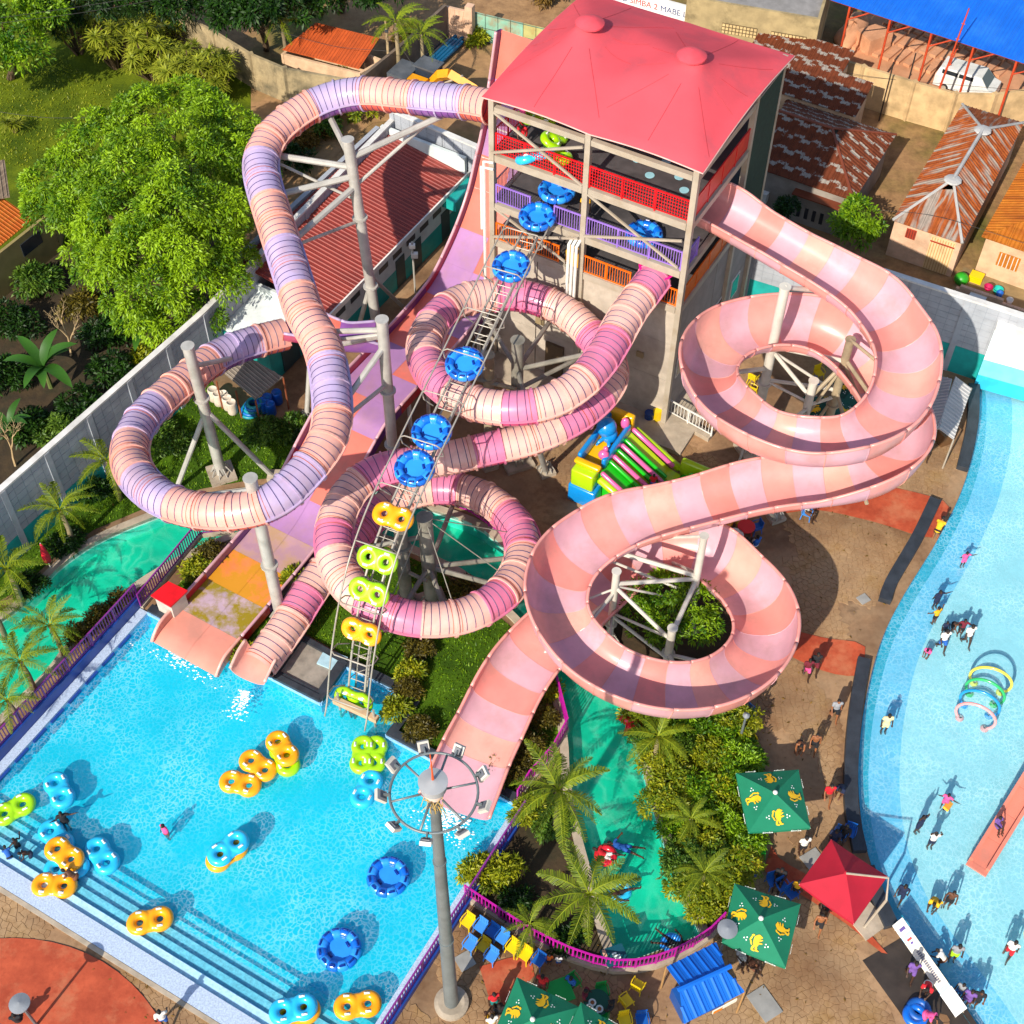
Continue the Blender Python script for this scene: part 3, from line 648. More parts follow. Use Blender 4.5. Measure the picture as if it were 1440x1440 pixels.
def tube_slide(root, pts, groups, seg=1.48, rt=RT_, rib=0.5):
    """closed tube: one part per moulded segment, each with its ribs"""
    p = smooth_pts(crspline(pts, seg/8), 22); fr = frames(p); n = len(p)-1; ns = n//8; N = 24; gi = 0; gl = 0
    seq = []
    while len(seq) < ns+1:
        for (up, lo, k) in groups: seq += [(up, lo)]*k
    for si in range(ns):
        a, b = si*8, min(n, si*8+8) if si < ns-1 else n
        up, lo = seq[si]; mb = MB(); vs = []; fs = []; ms = []
        for i in range(a, b+1):
            t, s, u = fr[i]; r = rt
            for k in range(N):
                an = 2*math.pi*k/N; vs.append(p[i]+s*(r*math.cos(an))+u*(r*math.sin(an)))
        for i in range(b-a):
            for k in range(N):
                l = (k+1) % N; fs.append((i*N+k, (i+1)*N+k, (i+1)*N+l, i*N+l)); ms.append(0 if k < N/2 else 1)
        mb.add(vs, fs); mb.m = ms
        for side in (1, -1):        # seam flanges along both flanks
            A = [p[i]+fr[i][1]*side*(rt-0.02)+fr[i][2]*0.035 for i in range(a, b+1)]; B = [p[i]+fr[i][1]*side*(rt+0.11)+fr[i][2]*0.035 for i in range(a, b+1)]
            C_ = [q-fr[a+i][2]*0.07 for i, q in enumerate(B)]; D = [q-fr[a+i][2]*0.07 for i, q in enumerate(A)]
            strip(mb, A, B, 0); strip(mb, B, C_, 0); strip(mb, C_, D, 0)
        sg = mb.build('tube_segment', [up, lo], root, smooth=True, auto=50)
        for e in (a,):              # bolted joint ring
            t, s, u = fr[e]; q = MB()
            for dt, r in ((-0.05, rt), (-0.05, rt+0.075), (0.05, rt+0.075), (0.05, rt)):
                q.v += [tuple(p[e]+t*dt+s*(r*math.cos(2*math.pi*k/N))+u*(r*math.sin(2*math.pi*k/N))) for k in range(N)]
            for i in range(3):
                for k in range(N): l = (k+1) % N; q.f.append((i*N+k, i*N+l, (i+1)*N+l, (i+1)*N+k)); q.m.append(0)
            q.build('joint_ring', up, sg)
        for j, e in enumerate((2, 4, 6)):
            if a+e >= b: continue
            t, s, u = fr[a+e]; q = MB()
            q.tube([p[a+e]+s*((rt+0.004)*math.cos(2*math.pi*k/N))+u*((rt+0.004)*math.sin(2*math.pi*k/N)) for k in range(N)], 0.019, 5, closed=True)
            q.build('rib', S_NAVY, sg)
        for e in ((1,) if si % 2 else (7,)):
            t, s, u = fr[a+e]; q = MB()
            q.tube([p[a+e]+s*((rt+0.003)*math.cos(2*math.pi*k/N))+u*((rt+0.003)*math.sin(2*math.pi*k/N)) for k in range(N)], 0.016, 5, closed=True)
            q.build('rib', S_RUST, sg)
    return p
def channel(root, pts, hw, dl, dr, mats_in, mats_out, seg=1.4, name='channel_segment', bankk=5.5, sm=10, th=0.06, pw=2.4, rimm=None, tight=6):
    """open trough; the outer wall rises in bends. mats_in/out: repeating lists of materials for the inside and the outside"""
    p = smooth_pts(crspline(pts, seg/6), sm); fr = frames(p); n = len(p)-1; ns = n//6; m = 14; kap = []
    for i in range(n+1):
        a, b = fr[max(0, i-4)][0], fr[min(n, i+4)][0]; kap.append(a.cross(b).z)
    for _ in range(12): kap = [kap[0]]+[(kap[i-1]+2*kap[i]+kap[i+1])/4 for i in range(1, n)]+[kap[-1]]
    f = lambda v, i: v(i/n) if callable(v) else v
    def sect(i):
        t, s, u = fr[i]; k = max(-0.45, min(0.45, kap[i]*0.6)); L, Rr = f(dl, i)*(1-2.5*min(0, k)-0.55*max(0, k)), f(dr, i)*(1+2.5*max(0, k)+0.55*min(0, k)); w = f(hw, i)
        a = []; b = []
        for j in range(m+1):
            q = -1+2*j/m; q = math.sin(q*math.pi/2); d = L if q < 0 else Rr; z = d*(1-max(0, 1-abs(q)**pw)**(1/pw))
            a.append(p[i]+s*(q*w)+u*z); b.append(p[i]+s*(q*(w+th))+u*(z-th*(1-abs(q)**3)))
        return a, b
    S = [sect(i) for i in range(n+1)]
    for si in range(ns):
        a, b = si*6, (si*6+6 if si < ns-1 else n); mb = MB(); W = m+1
        vs = [v for i in range(a, b+1) for v in S[i][0]]; mb.add(vs, [(i*W+j, i*W+j+1, (i+1)*W+j+1, (i+1)*W+j) for i in range(b-a) for j in range(m)], 0)
        vs = [v for i in range(a, b+1) for v in S[i][1]]; mb.add(vs, [(i*W+j, (i+1)*W+j, (i+1)*W+j+1, i*W+j+1) for i in range(b-a) for j in range(m)], 1)
        if si == 0: strip(mb, S[0][0], S[0][1], 1)
        if si == ns-1: strip(mb, S[n][0], S[n][1], 1)
        sg = mb.build(name, [mats_in[si % len(mats_in)], mats_out[(si//2) % len(mats_out)]], root, smooth=True, auto=50)
        for e, sd in ((0, -1), (m, 1)):
            rm = MB(); rm.tube([S[i][0][e]+fr[i][1]*sd*0.05 for i in range(a, b+1)], 0.085, 6); rm.build('rim', rimm or S_PEA, sg, smooth=True)
        sm_ = MB(); sm_.tube([S[a][0][j]+fr[a][2]*0.001 for j in range(W)], 0.012, 4); sm_.tube([S[a][1][j] for j in range(W)], 0.03, 4); sm_.build('joint', mats_in[(si+1) % len(mats_in)], sg)
    return p
BLUEP = [(690,150),(653,143),(607,140),(560,135),(507,131),(460,140),(430,153),(407,169),(390,182),(373,203),(366,227),(370,257),(383,300),(400,353),(417,407),(430,447),(450,477),(462,517),(467,560),(468,593),(457,630),(430,663),(403,693),(377,710),(333,720),(287,720),(240,708),(207,687),(185,657),(183,623),(200,590),(230,560),(267,530),(307,500),(350,483),(400,470),(445,476),(483,487),(530,487),(557,497)]
PINKP = [(920,392),(907,410),(883,440),(867,470),(843,510),(813,543),(773,567),(727,575),(683,572),(640,557),(610,530),(597,500),(600,470),(620,440),(653,420),(693,415),(733,415),(773,427),(807,447),(833,473),(855,503),(860,533),(840,563),(807,590),(767,610),(727,623),(683,632),(640,643),(583,652),(540,659),(515,670),(494,688),(477,717),(468,750),(472,787),(487,820),(517,847),(560,867),(607,873),(653,867),(693,847),(723,817),(737,783),(733,750),(710,720),(677,697),(640,687),(600,688),(567,697),(533,720),(500,752),(465,793),(440,825),(424,849),(407,878),(384,909),(364,936),(353,955)]
SALMP = [(1017,297),(1060,320),(1110,347),(1167,377),(1220,410),(1246,436),(1270,472),(1276,505),(1268,547),(1246,580),(1207,605),(1157,610),(1109,605),(1068,591),(1040,570),(1013,543),(997,510),(1010,477),(1040,457),(1080,447),(1123,447),(1165,458),(1201,483),(1228,515),(1252,550),(1266,590),(1262,625),(1235,650),(1195,660),(1151,663),(1096,668),(1047,677),(987,693),(933,707),(880,723),(833,750),(800,783),(787,823),(793,860),(820,897),(860,930),(910,950),(960,957),(1010,950),(1050,928),(1075,895),(1078,858),(1060,820),(1030,790),(1003,770),(953,760),(907,767),(870,793),(840,825),(795,865),(749,914),(720,959),(699,1004),(678,1046),(661,1089),(647,1124)]
nS = len(SALMP); SALMP = [(975, 300)]+[(x-7, y+31-14*max(0, 1-i/6)-14*max(0, (i-53)/(nS-54))) for i, (x, y) in enumerate(SALMP)]
B3 = slope_path(BLUEP, 15.4, 4.3); K3 = slope_path(PINKP, 10.0, 0.75); L3 = slope_path(SALMP, 11.6, 0.55)
# -- lavender and peach tube
bt = thing('tube_slide', 'enclosed lavender and peach ribbed tube slide looping over the wide ramp', 'water slide', (-12, 48, 0))
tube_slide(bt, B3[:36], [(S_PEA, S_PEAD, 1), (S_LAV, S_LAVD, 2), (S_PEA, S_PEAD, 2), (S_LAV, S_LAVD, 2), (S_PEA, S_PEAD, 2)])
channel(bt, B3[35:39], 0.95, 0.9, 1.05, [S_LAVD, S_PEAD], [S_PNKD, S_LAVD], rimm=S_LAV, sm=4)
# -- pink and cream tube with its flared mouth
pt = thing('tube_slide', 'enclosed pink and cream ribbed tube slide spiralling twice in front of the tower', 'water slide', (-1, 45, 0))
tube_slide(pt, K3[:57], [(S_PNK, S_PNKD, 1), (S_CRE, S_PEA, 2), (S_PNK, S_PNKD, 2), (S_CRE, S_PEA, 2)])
channel(pt, [K3[55]+(K3[56]-K3[55])*0.6, K3[56], K3[57]+(K3[57]-K3[56])*0.15], lambda t: 0.85+0.03*t, lambda t: 0.85-0.2*t, lambda t: 0.85-0.2*t, [S_PEA], [S_PEA], seg=0.9, name='exit_chute', sm=1, rimm=S_CRE)
e0 = K3[0]; d0 = (K3[0]-K3[1]).normalized(); s0 = d0.cross(Z3).normalized(); u0 = s0.cross(d0)
MB().lathe([(0.6, -0.25), (0.8, -0.1), (1.0, 0.12), (1.04, 0.18), (0.96, 0.2), (0.7, 0.02), (0.0, -0.08)], (0, 0, 0), 28).build('entry_bowl', mat('magenta_gel', 'd8107c', 0.3, coat=0.3), None, smooth=True, auto=40)
d0 = (Z3-(K3[0]-K3[1]).xy.normalized().to_3d()*0.3).normalized(); s0 = d0.cross(Vector((1, 0, 0))).normalized(); u0 = d0.cross(s0); e0 = e0+Z3*0.42+(K3[0]-K3[1]).xy.normalized().to_3d()*0.5
eb = bpy.data.objects['entry_bowl']; eb.parent = pt; eb.matrix_local = Matrix.Translation(e0-wloc(pt)+d0*0.1) @ Matrix((( s0.x, u0.x, d0.x), (s0.y, u0.y, d0.y), (s0.z, u0.z, d0.z))).to_4x4()
# -- open salmon slide
S_SA, S_SB, S_SC, S_SD = slide_mat('salmon_gel', 'f2a298'), slide_mat('mauve_gel', 'e0aeba'), slide_mat('sand_gel', 'f3b2a2'), slide_mat('coral_panel_gel', 'ef968c')
os_ = thing('open_slide', 'wide open salmon pink slide coiling twice beside the tower and ending in the pool', 'water slide', (9, 42, 0))
channel(os_, L3, lambda t: 1.38+0.25*max(0, (t-0.88)/0.12), lambda t: 1.15-0.45*max(0, (t-0.88)/0.12), lambda t: 1.15-0.45*max(0, (t-0.88)/0.12), [S_SA, S_SB, S_SD, S_SB, S_SC, S_SB], [S_SA, S_SB], seg=1.42, rimm=S_SA, sm=12)
# -- wide ramp that curls up into a wall
R_S, R_L = P(307, 943, .3), P(222, 893, .3); RU = U3.normalized(); RW = (R_S-R_L).xy.length; RX = (R_S-R_L).normalized(); RX = (RX-RU*RX.dot(RU)).normalized()
prof = [(-0.35, 0.12), (0, 0.28), (0.8, 0.40), (4, 0.36), (8, 0.44), (10, 1.0), (13.0, 2.6), (14.3, 3.2), (15.3, 3.45), (18.6, 3.35), (21, 3.2), (24, 3.25), (26, 3.7), (28.3, 5.2), (29.9, 6.9), (30.8, 8.6), (31.6, 10.2), (32.5, 13.0), (33.2, 15.5)]
pp = crspline([Vector((0, s, z)) for s, z in prof], 0.18)
ramp = thing('ramp_slide', 'broad ramp slide chequered in lavender and coral running from a high wall into the pool', 'water slide', R_L+RU*14+RX*RW/2-Z3*R_L.z)
A_LAV, A_COR, A_PUR, A_RED = slide_mat('ramp_lavender', 'b888bc'), slide_mat('ramp_coral', 'e87c6a'), slide_mat('ramp_purple', '7a3f94'), slide_mat('ramp_red', 'cc1c34')
A_ORA = mat('ramp_orange_algae', 'e88048', 0.45, var=0.1, stain='c08a10', samt=0.85, sscale=0.8, nscale=1.2, slo=0.40, shi=0.54)
A_ALG = mat('ramp_lavender_algae', 'b39aa8', 0.5, var=0.15, stain='8f7c12', samt=1.0, sscale=0.7, nscale=1.2, slo=0.38, shi=0.52)
A_ALG2 = mat('ramp_pale_algae', 'b48c9c', 0.5, var=0.15, stain='a88858', samt=0.8, sscale=0.6, nscale=1.2, slo=0.40, shi=0.6)
def rp(k, x): q = pp[k]; return Vector((R_L.x, R_L.y, 0))+RU*q.y+RX*x+Z3*q.z
K = len(pp)-1; row = 12; nr = K//row
for r in range(nr):
    a, b = r*row, (r+1)*row if r < nr-1 else K
    for c_, (x0, x1) in enumerate(((0, RW*0.5), (RW*0.5, RW))):
        sh = r+(c_ if r > 4 else 0)
        mm = {0: slide_mat('ramp_peach', 'ee9c88'), 1: A_ALG, 2: A_ORA, 3: A_ALG2}.get(r, (A_LAV if (sh//1) % 4 < 2 else A_COR))
        A = [rp(i, x0+0.006) for i in range(a, b+1)]; B = [rp(i, x1-0.006) for i in range(a, b+1)]; n_ = len(A); mb = MB()
        A[0] += (A[1]-A[0])*0.05; B[0] += (B[1]-B[0])*0.05
        dn = Vector((0, 0, -0.07)); strip(mb, B, A); strip(mb, [v+dn for v in A], [v+dn for v in B])
        mb.add([A[0], B[0], B[0]+dn, A[0]+dn], [(0, 1, 2, 3)]); mb.add([A[-1], B[-1], B[-1]+dn, A[-1]+dn], [(3, 2, 1, 0)])
        mb.build('ramp_panel', mm, ramp, smooth=True, auto=40)
    for x, sd in ((0, -1), (RW, 1)):
        rm = MB(); col = A_PUR if (r//2) % 2 else A_RED
        if r == 0: col = slide_mat('ramp_peach', 'ee9c88')
        for i in range(a, b):
            h0 = [min(0.5, 0.12+0.08*j) for j in (i, i+1)]
            A, B = rp(i, x), rp(i+1, x); tt = (B-A).normalized(); nn = RX.cross(tt); o_ = RX*sd*0.12
            rm.add([A-nn*0.1, B-nn*0.1, B+nn*h0[1], A+nn*h0[0], A-nn*0.1+o_, B-nn*0.1+o_, B+nn*h0[1]+o_, A+nn*h0[0]+o_], [(0, 1, 2, 3), (7, 6, 5, 4), (3, 2, 6, 7), (0, 4, 5, 1)])
        sw = rm.build('side_wall', col, ramp)
        q = MB(); q.tube([rp(i, x+sd*0.06)+RX.cross((rp(min(K, i+1), x)-rp(max(0, i-1), x)).normalized())*min(0.5, 0.12+0.08*i) for i in range(a, b+1)], 0.09, 6); q.build('rim', S_PEA if r == 0 else S_SB, sw, smooth=True)
for k in range(52, K-10, 10):
    if pp[k].z < 1.0: continue
    for x in (0.15, RW-0.15):
        q = rp(k, x); MB().box((q.x, q.y, (q.z-0.1)/2), (0.16, 0.16, q.z-0.1), yaw=TYAW).build('post', M_WHITE, ramp)
    a, b = rp(k, 0.1), rp(k, RW-0.1); MB().beam(a-Z3*0.2, b-Z3*0.2, 0.14, 0.2).build('cross_beam', M_WHITE, ramp)
k = K-6; MB().beam(rp(k, RW/2)+RU*0.3-Z3*0.3, rp(k, RW/2)+RU*3.5-Z3*(pp[k].z-0.1), 0.25, 0.25).build('back_strut', M_STEEL, ramp)
# ================================================================ CONVEYOR LIFT
CVA, CVB = P(500, 985, .2), onplane(760, 300, FLc, FRc); CVD = (CVB-CVA); CVD.z = 0; CVL = CVD.length; CVD.normalize(); CVS = Vector((CVD.y, -CVD.x, 0))
cprof = [(-0.4, -0.5), (0, 0.15), (0.75, 2.3), (1.5, 3.95), (2.5, 5.6), (3.8, 7.0), (5.6, 7.95), (8.0, 8.55), (9.9, 9.0), (13.8, 9.75), (19.5, 11.0), (23.2, 11.45)]
cpts = smooth_pts(crspline([CVA.xy.to_3d()+CVD*s+Z3*z for s, z in cprof], 0.5), 2)
M_TRUSS = mat('conveyor_steel', 'a39c90', 0.45, metal=0.2, var=0.1, stain='6d5f50', samt=0.5)
lift = thing('conveyor_lift', 'long grey steel conveyor lift carrying rafts and rings up from the pool to the tower', 'conveyor', CVA.xy.to_3d())
cfr = frames(cpts)
def cv(i, side, up): t, s, u = cfr[i]; return cpts[i]+CVS*side+u*up
nC = len(cpts)
for sd in (-1.05, -0.42, 0.42, 1.05):
    up = 0.95 if abs(sd) > 1 else 0.0
    MB().tube([cv(i, sd, up) for i in range(0 if up else 1, nC-2)], 0.045 if up else 0.06, 6).build('rail', M_TRUSS, lift, smooth=True)
for sd in (-0.3, 0.3): MB().tube([cv(i, sd, -0.55) for i in range(2, nC-2)], 0.05, 6).build('truss_chord', M_TRUSS, lift, smooth=True)
rg = MB(); lc = MB()
for i in range(1, nC-3):
    rg.tube([cv(i, -0.5, -0.05), cv(i, 0.5, -0.05)], 0.025, 5)
    if i % 2 == 0: lc.tube([cv(i, -0.42, -0.02), cv(i, -0.3, -0.55), cv(i, 0.3, -0.55), cv(i, 0.42, -0.02)], 0.025, 5)
    if i % 2 == 0 and i+1 < nC-2: lc.tube([cv(i, -0.3, -0.55), cv(i+1, 0.3, -0.55)], 0.02, 5)
rg.build('rungs', M_TRUSS, lift, kind='stuff'); lc.build('lacing', M_TRUSS, lift, kind='stuff')
for i in range(3, nC-3, 5):
    MB().tube([cv(i, -0.6, 0.0), cv(i, -1.05, 0.35), cv(i, -1.05, 0.95), cv(i, -0.8, 1.2), cv(i, 0.8, 1.2), cv(i, 1.05, 0.95), cv(i, 1.05, 0.35), cv(i, 0.6, 0.0)], 0.035, 6).build('hoop', M_TRUSS, lift, smooth=True)
MB().beam(P(470, 984, 0.55), P(531, 1012, 0.55), 0.3, 0.3).build('beam', mat('tan_timber', 'b79a78', 0.7, var=0.15), lift)
for q in ((476, 984), (526, 1008)): p = P(*q, 0.7); MB().tube([p-Z3*1.6, p+Z3*0.6], 0.06, 6).build('post', M_TRUSS, lift)
# slab beside the lift, with a small pump pit
plat = thing('concrete_platform', 'grey concrete slab with black kerb between the pink tube mouth and the lift', 'platform', P(440, 950))
pl_ = PL([(386, 953), (451, 986), (486, 934), (424, 899)])
pc = (pl_[0]+pl_[1]+pl_[2]+pl_[3])/4
MB().prism([pc+(q-pc)*0.9 for q in pl_], 0, 0.14).build('slab', mat('wet_slab', '8b8378', 0.6, var=0.2, stain='5f5a54', samt=0.8, sscale=0.8), plat)
for i in range(4): MB().beam(pl_[i]+Z3*(0.15), pl_[(i+1) % 4]+Z3*(0.15), 0.3, 0.3-0.006*i).build('kerb', M_DARKSTONE, plat)
pb = PL([(446, 936), (478, 949), (490, 928), (458, 915)]); MB().prism(pb, 0.14, 0.24).build('hatch', mat('pale_blue_hatch', '9fc0cc', 0.6, var=0.15), plat)

# ================================================================ SUPPORT POLES
def pole(label, base, top, r, arms=(), m=M_GALV, rings=(0.33, 0.66), plate=0.7, group='steel posts carrying the slides'):
    """base and top points; arms: (point on the pole, end point, radius)"""
    o = thing('support_pole', label, 'pole', base, group)
    ns = 6; MB().tube([base.lerp(top, k/ns) for k in range(ns+1)], r, 14).build('shaft', m, o, smooth=True, auto=40)
    d = (top-base).normalized()
    MB().tube([top, top+d*0.06], r+0.05, 14).build('cap', m, o)
    for f in rings:
        p = base.lerp(top, f); MB().tube([p-d*0.05, p+d*0.05], r+0.13, 14).build('flange', m, o)
    if plate:
        MB().box(base+Z3*0.12, (plate*2, plate*2, 0.24), yaw=0.4).build('base_plate', M_CONC, o)
        gs = MB()
        for k in range(8):
            a = math.pi*k/4; gs.beam(base+Vector((math.cos(a)*(r+0.25), math.sin(a)*(r+0.25), 0.25)), base+Vector((math.cos(a)*r, math.sin(a)*r, 0.75)), 0.03, 0.1)
        gs.build('gussets', m, o, kind='stuff')
    for a, b, rr in arms: MB().tube([a, b], rr, 8).build('arm', m, o, smooth=True, auto=40)
    return o
def on(base, top, py):
    best = min((abs(0), 0.0),) ; lo, hi = 0.0, 1.0
    for _ in range(40):
        m_ = (lo+hi)/2; v = base.lerp(top, m_)-CV
        if 720-FOCAL*v.dot(UP2)/v.dot(FW) < py: hi = m_
        else: lo = m_
    return base.lerp(top, lo)
def und(pth, i, dz=-0.95): a = pth[int(i)]; b = pth[min(len(pth)-1, int(i)+1)]; return a.lerp(b, i-int(i))+Z3*dz
def vert(px, py, z): p = P(px, py, z); return p.xy.to_3d(), p
b, t = P(535, 490), P(489, 197, 14.2)
pole('tallest grey post with many arms, beside the red roofed building', b, t, 0.29, [(on(b, t, 222), und(B3, 5), 0.17), (on(b, t, 235), und(B3, 9, -0.6), 0.17), (on(b, t, 248), und(B3, 11), 0.17), (on(b, t, 262), und(B3, 12.6), 0.17), (on(b, t, 222), und(B3, 1.7), 0.17), (on(b, t, 310), und(B3, 12.6), 0.09), (on(b, t, 282), und(B3, 9.2, -0.6), 0.08), (on(b, t, 262), und(B3, 1.9), 0.1), (on(b, t, 400), P(500, 475), 0.14), (on(b, t, 385), P(565, 430, 0), 0.12)])
b, t = P(557, 690), P(537, 450, 12.4)
pole('grey post rising from behind the ramp next to the lavender tube', b, t, 0.28, [(on(b, t, 464), und(B3, 15), 0.14), (on(b, t, 472), und(B3, 36.5, -0.3), 0.14), (on(b, t, 487), und(B3, 18.2), 0.15), (on(b, t, 540), und(B3, 18.6), 0.11), (on(b, t, 470), und(B3, 15.5), 0.09)], rings=(0.3, 0.62))
b, t = P(312, 668), P(264, 487, 9.7)
pole('grey post standing on the lawn inside the lavender loop', b, t, 0.29, [(on(b, t, 580), P(247, 690), 0.14), (on(b, t, 575), P(386, 672), 0.14), (on(b, t, 510), und(B3, 32), 0.13), (on(b, t, 515), und(B3, 34, -0.8), 0.13)], rings=(0.62,))
MB().box(P(386, 672)+Z3*0.15, (0.7, 0.7, 0.3)).build('footing', M_CONC, bpy.data.objects['support_pole.002'])
b, t = P(396, 872), P(352, 673, 10.6)
pole('grey post rising through the lower side of the ramp near the pool', b, t, 0.29, [(on(b, t, 690), und(B3, 27), 0.15), (on(b, t, 700), und(B3, 21.4), 0.15), (on(b, t, 745), und(B3, 23.6), 0.1)], rings=(0.42,), plate=0.4)
b, t = P(608, 850), P(597, 728, 6.6); lo_ = b.lerp(t, 0.45)
pole('weathered post at the centre of the lower pink loop with radiating arms', b, t, 0.36, [(lo_, und(K3, i, -0.75), 0.13) for i in (42.4, 41, 46, 38.6, 36.8)]+[(b.lerp(t, 0.8), und(K3, 33.5, -0.6), 0.12)]+[(t, und(K3, i, -0.1), 0.025) for i in (41, 38.8, 43, 36.6)], m=M_GALVD, rings=(), plate=0.75)
b, t = P(573, 856), P(563, 744, 6.0)
pole('weathered post under the conveyor lift beside the lower pink loop', b, t, 0.32, [(b.lerp(t, 0.5), b.lerp(t, 0.5)+W3*1.3, 0.1)], m=M_GALVD, rings=(0.2, 0.8), plate=0.7)
_, t = vert(728, 479, 9.2); b = t.xy.to_3d(); lo_ = b.lerp(t, 0.62)
pole('dark post at the centre of the upper pink loop with radiating arms', b, t, 0.32, [(b.lerp(t, 0.78), und(K3, i, -0.6), 0.13) for i in (3.2, 17.2, 14.5, 6.6)]+[(lo_, und(K3, i, -0.7), 0.12) for i in (19.2, 22, 25.5, 8, 11)], m=M_GALVD, rings=(0.5,), plate=0.8)
_, t = vert(687, 500, 7.9); b = t.xy.to_3d()
pole('thick tan post under the conveyor lift inside the upper pink loop', b, t, 0.29, [(b.lerp(t, 0.75), b.lerp(t, 0.75)+W3*1.6+Z3*0.4, 0.1)], rings=(0.4, 0.8), m=mat('tan_pole', '9a8a70', 0.6, var=0.15, stain='5b5344', samt=0.5))
M_PALE = mat('pale_steel', 'c2bcb0', 0.5, var=0.08, stain='8c8476', samt=0.35)
def bt(bx, by, ty): q = P(bx, by); return q, q+Z3*zat(ty, q.x, q.y)
(b, t), (b2, t2), (b3, t3) = bt(1055, 634, 404), bt(1149, 650, 478), bt(1112, 664, 536)
(b4, t4) = bt(1150, 628, 440)
on_ = lambda k, y: on(*((b, t), (b2, t2), (b3, t3))[k], y)
pole('tall grey post at the rear of the upper salmon coil', b, t, 0.25, [(on_(0, 487), on_(1, 508), 0.13), (on_(0, 492), on_(2, 558), 0.11), (on_(0, 493), on_(1, 552), 0.08), (on_(0, 535), on_(2, 566), 0.07), (on_(0, 534), on_(1, 548), 0.1), (t, und(L3, 4, -0.4), 0.12), (on_(0, 518), und(L3, 17.5, -0.2), 0.12), (on_(0, 545), b-U3*1.2+W3*0.9, 0.09), (on_(0, 545), b-U3*1.0-W3*0.2, 0.07), (on_(0, 490), und(L3, 20.5, -0.4), 0.1)], rings=(0.45,), m=M_PALE)
pole('tan leaning post at the right of the upper salmon coil', b2, t2, 0.22, [(on_(1, 512), on_(2, 560), 0.11), (on_(1, 516), on_(2, 588), 0.08), (on_(1, 505), und(L3, 25, -0.2), 0.11), (on_(1, 512), und(L3, 27, -0.3), 0.11), (on_(1, 520), und(L3, 26, -0.6), 0.07), (on_(1, 508), und(L3, 23, -0.2), 0.1), (t2, und(L3, 7.6, -0.5), 0.09), (on_(1, 550), und(L3, 28, -1.5), 0.1), (on_(1, 556), b2-U3*0.8-W3*1.4, 0.09)], rings=(0.5,), m=mat('tan_pole', '9a8a70', 0.6))
pole('short grey post at the front of the upper salmon coil', b3, t3, 0.22, [(on_(2, 575), und(L3, 14, -0.3), 0.1), (on_(2, 580), und(L3, 12, -0.3), 0.1), (on_(2, 570), on_(1, 558), 0.09)], rings=(), m=M_PALE)
(b, t), (b2, t2), (b3, t3) = bt(856, 905, 804), bt(966, 884, 754), bt(934, 952, 884)
pole('grey post at the left of the lower salmon coil', b, t, 0.18, [(on_(0, 821), on_(1, 814), 0.11), (on_(0, 825), on_(2, 900), 0.1), (on_(0, 824), on_(1, 846), 0.06), (on_(0, 862), on_(2, 898), 0.07), (on_(0, 866), on_(2, 926), 0.09), (on_(0, 832), und(L3, 39.5, -0.2), 0.09), (on_(0, 838), und(L3, 55.5, -0.1), 0.09), (on_(0, 862), und(L3, 41, -0.6), 0.07), (on_(0, 828), und(L3, 38, -0.3), 0.06)], rings=(0.3,), plate=0.45, m=M_PALE)
pole('grey post at the rear of the lower salmon coil', b2, t2, 0.18, [(on_(1, 818), on_(2, 892), 0.12), (on_(1, 822), on_(2, 905), 0.06), (on_(1, 810), und(L3, 35.5, -0.2), 0.12), (on_(1, 836), und(L3, 35.8, -0.2), 0.07), (t2, und(L3, 34.2, -0.9), 0.09), (on_(1, 806), und(L3, 51, 0.0), 0.08)], rings=(0.45,), plate=0.45, m=M_PALE)
pole('grey post at the front of the lower salmon coil', b3, t3, 0.2, [(on_(2, 918), und(L3, 43.5, -0.3), 0.1), (on_(2, 920), und(L3, 45.5, -0.3), 0.1)], rings=(0.5,), plate=0.45, m=M_PALE)
for lab, (bx, by), pth, i in (('short leg with a pad under the straight salmon run', (1090, 728), L3, 31.2), ('slim leg with a pad below the trough of the lavender tube', (431, 592), B3, 35.8), ('slim leg with a pad under the second pink bend', (768, 664), K3, 24.3), ('thin leg under the pink tube beside the inflatable', (688, 655), K3, 26), ('short leg under the lower salmon coil by the bed', (960, 1000), L3, 43)):
    bb = P(bx, by); pole(lab, bb, und(pth, i, -0.5), 0.15, rings=(), plate=0.42)
# ================================================================ FLOODLIGHT MAST
MBS = P(635, 1412); MZ = zat(1098, MBS.x, MBS.y); MT = MBS+Z3*MZ
mast = thing('floodlight_mast', 'tall grey floodlight mast with a ring of lamps standing beside the pool', 'light mast', MBS)
M_MAST = mat('mast_steel', '71797a', 0.45, metal=0.2, var=0.1, stain='4d5354', samt=0.4)
for k, (z0, z1, ra, rb) in enumerate(((0.3, 7, 0.30, 0.26), (7, 14, 0.26, 0.21), (14, MZ-0.4, 0.21, 0.16))):
    MB().tube([MBS+Z3*z0, MBS+Z3*z1], [ra, rb], 16).build('shaft_section', M_MAST, mast, smooth=True, auto=40)
    MB().tube([MBS+Z3*(z1-0.06), MBS+Z3*(z1+0.06)], rb+0.03, 16).build('collar', M_MAST, mast)
MB().lathe([(0.72, 0), (0.72, 0.22), (0.55, 0.3), (0.0, 0.3)], MBS, 24).build('footing', M_CONC, mast)
MB().lathe([(0.0, 0.0), (0.42, 0.0), (0.44, 0.3), (0.46, 0.32), (0.46, 0.36), (0.0, 0.46)], MT-Z3*0.4, 28).build('head_drum', mat('drum_grey', '9b9d9f', 0.5, var=0.1, stain='7c7d80', samt=0.4), mast, smooth=True, auto=30)
MB().lathe([(0.0, -0.8), (0.32, -0.76), (0.36, -0.4), (0.0, -0.38)], MT-Z3*0.05, 20).build('winch_body', mat('winch_pale', 'd8c0b4', 0.6), mast, smooth=True, auto=30)
rgz = MT-Z3*0.75; RR = 1.36
MB().torus(rgz, RR, 0.045, 48, 8).build('lamp_ring', M_MAST, mast, smooth=True)
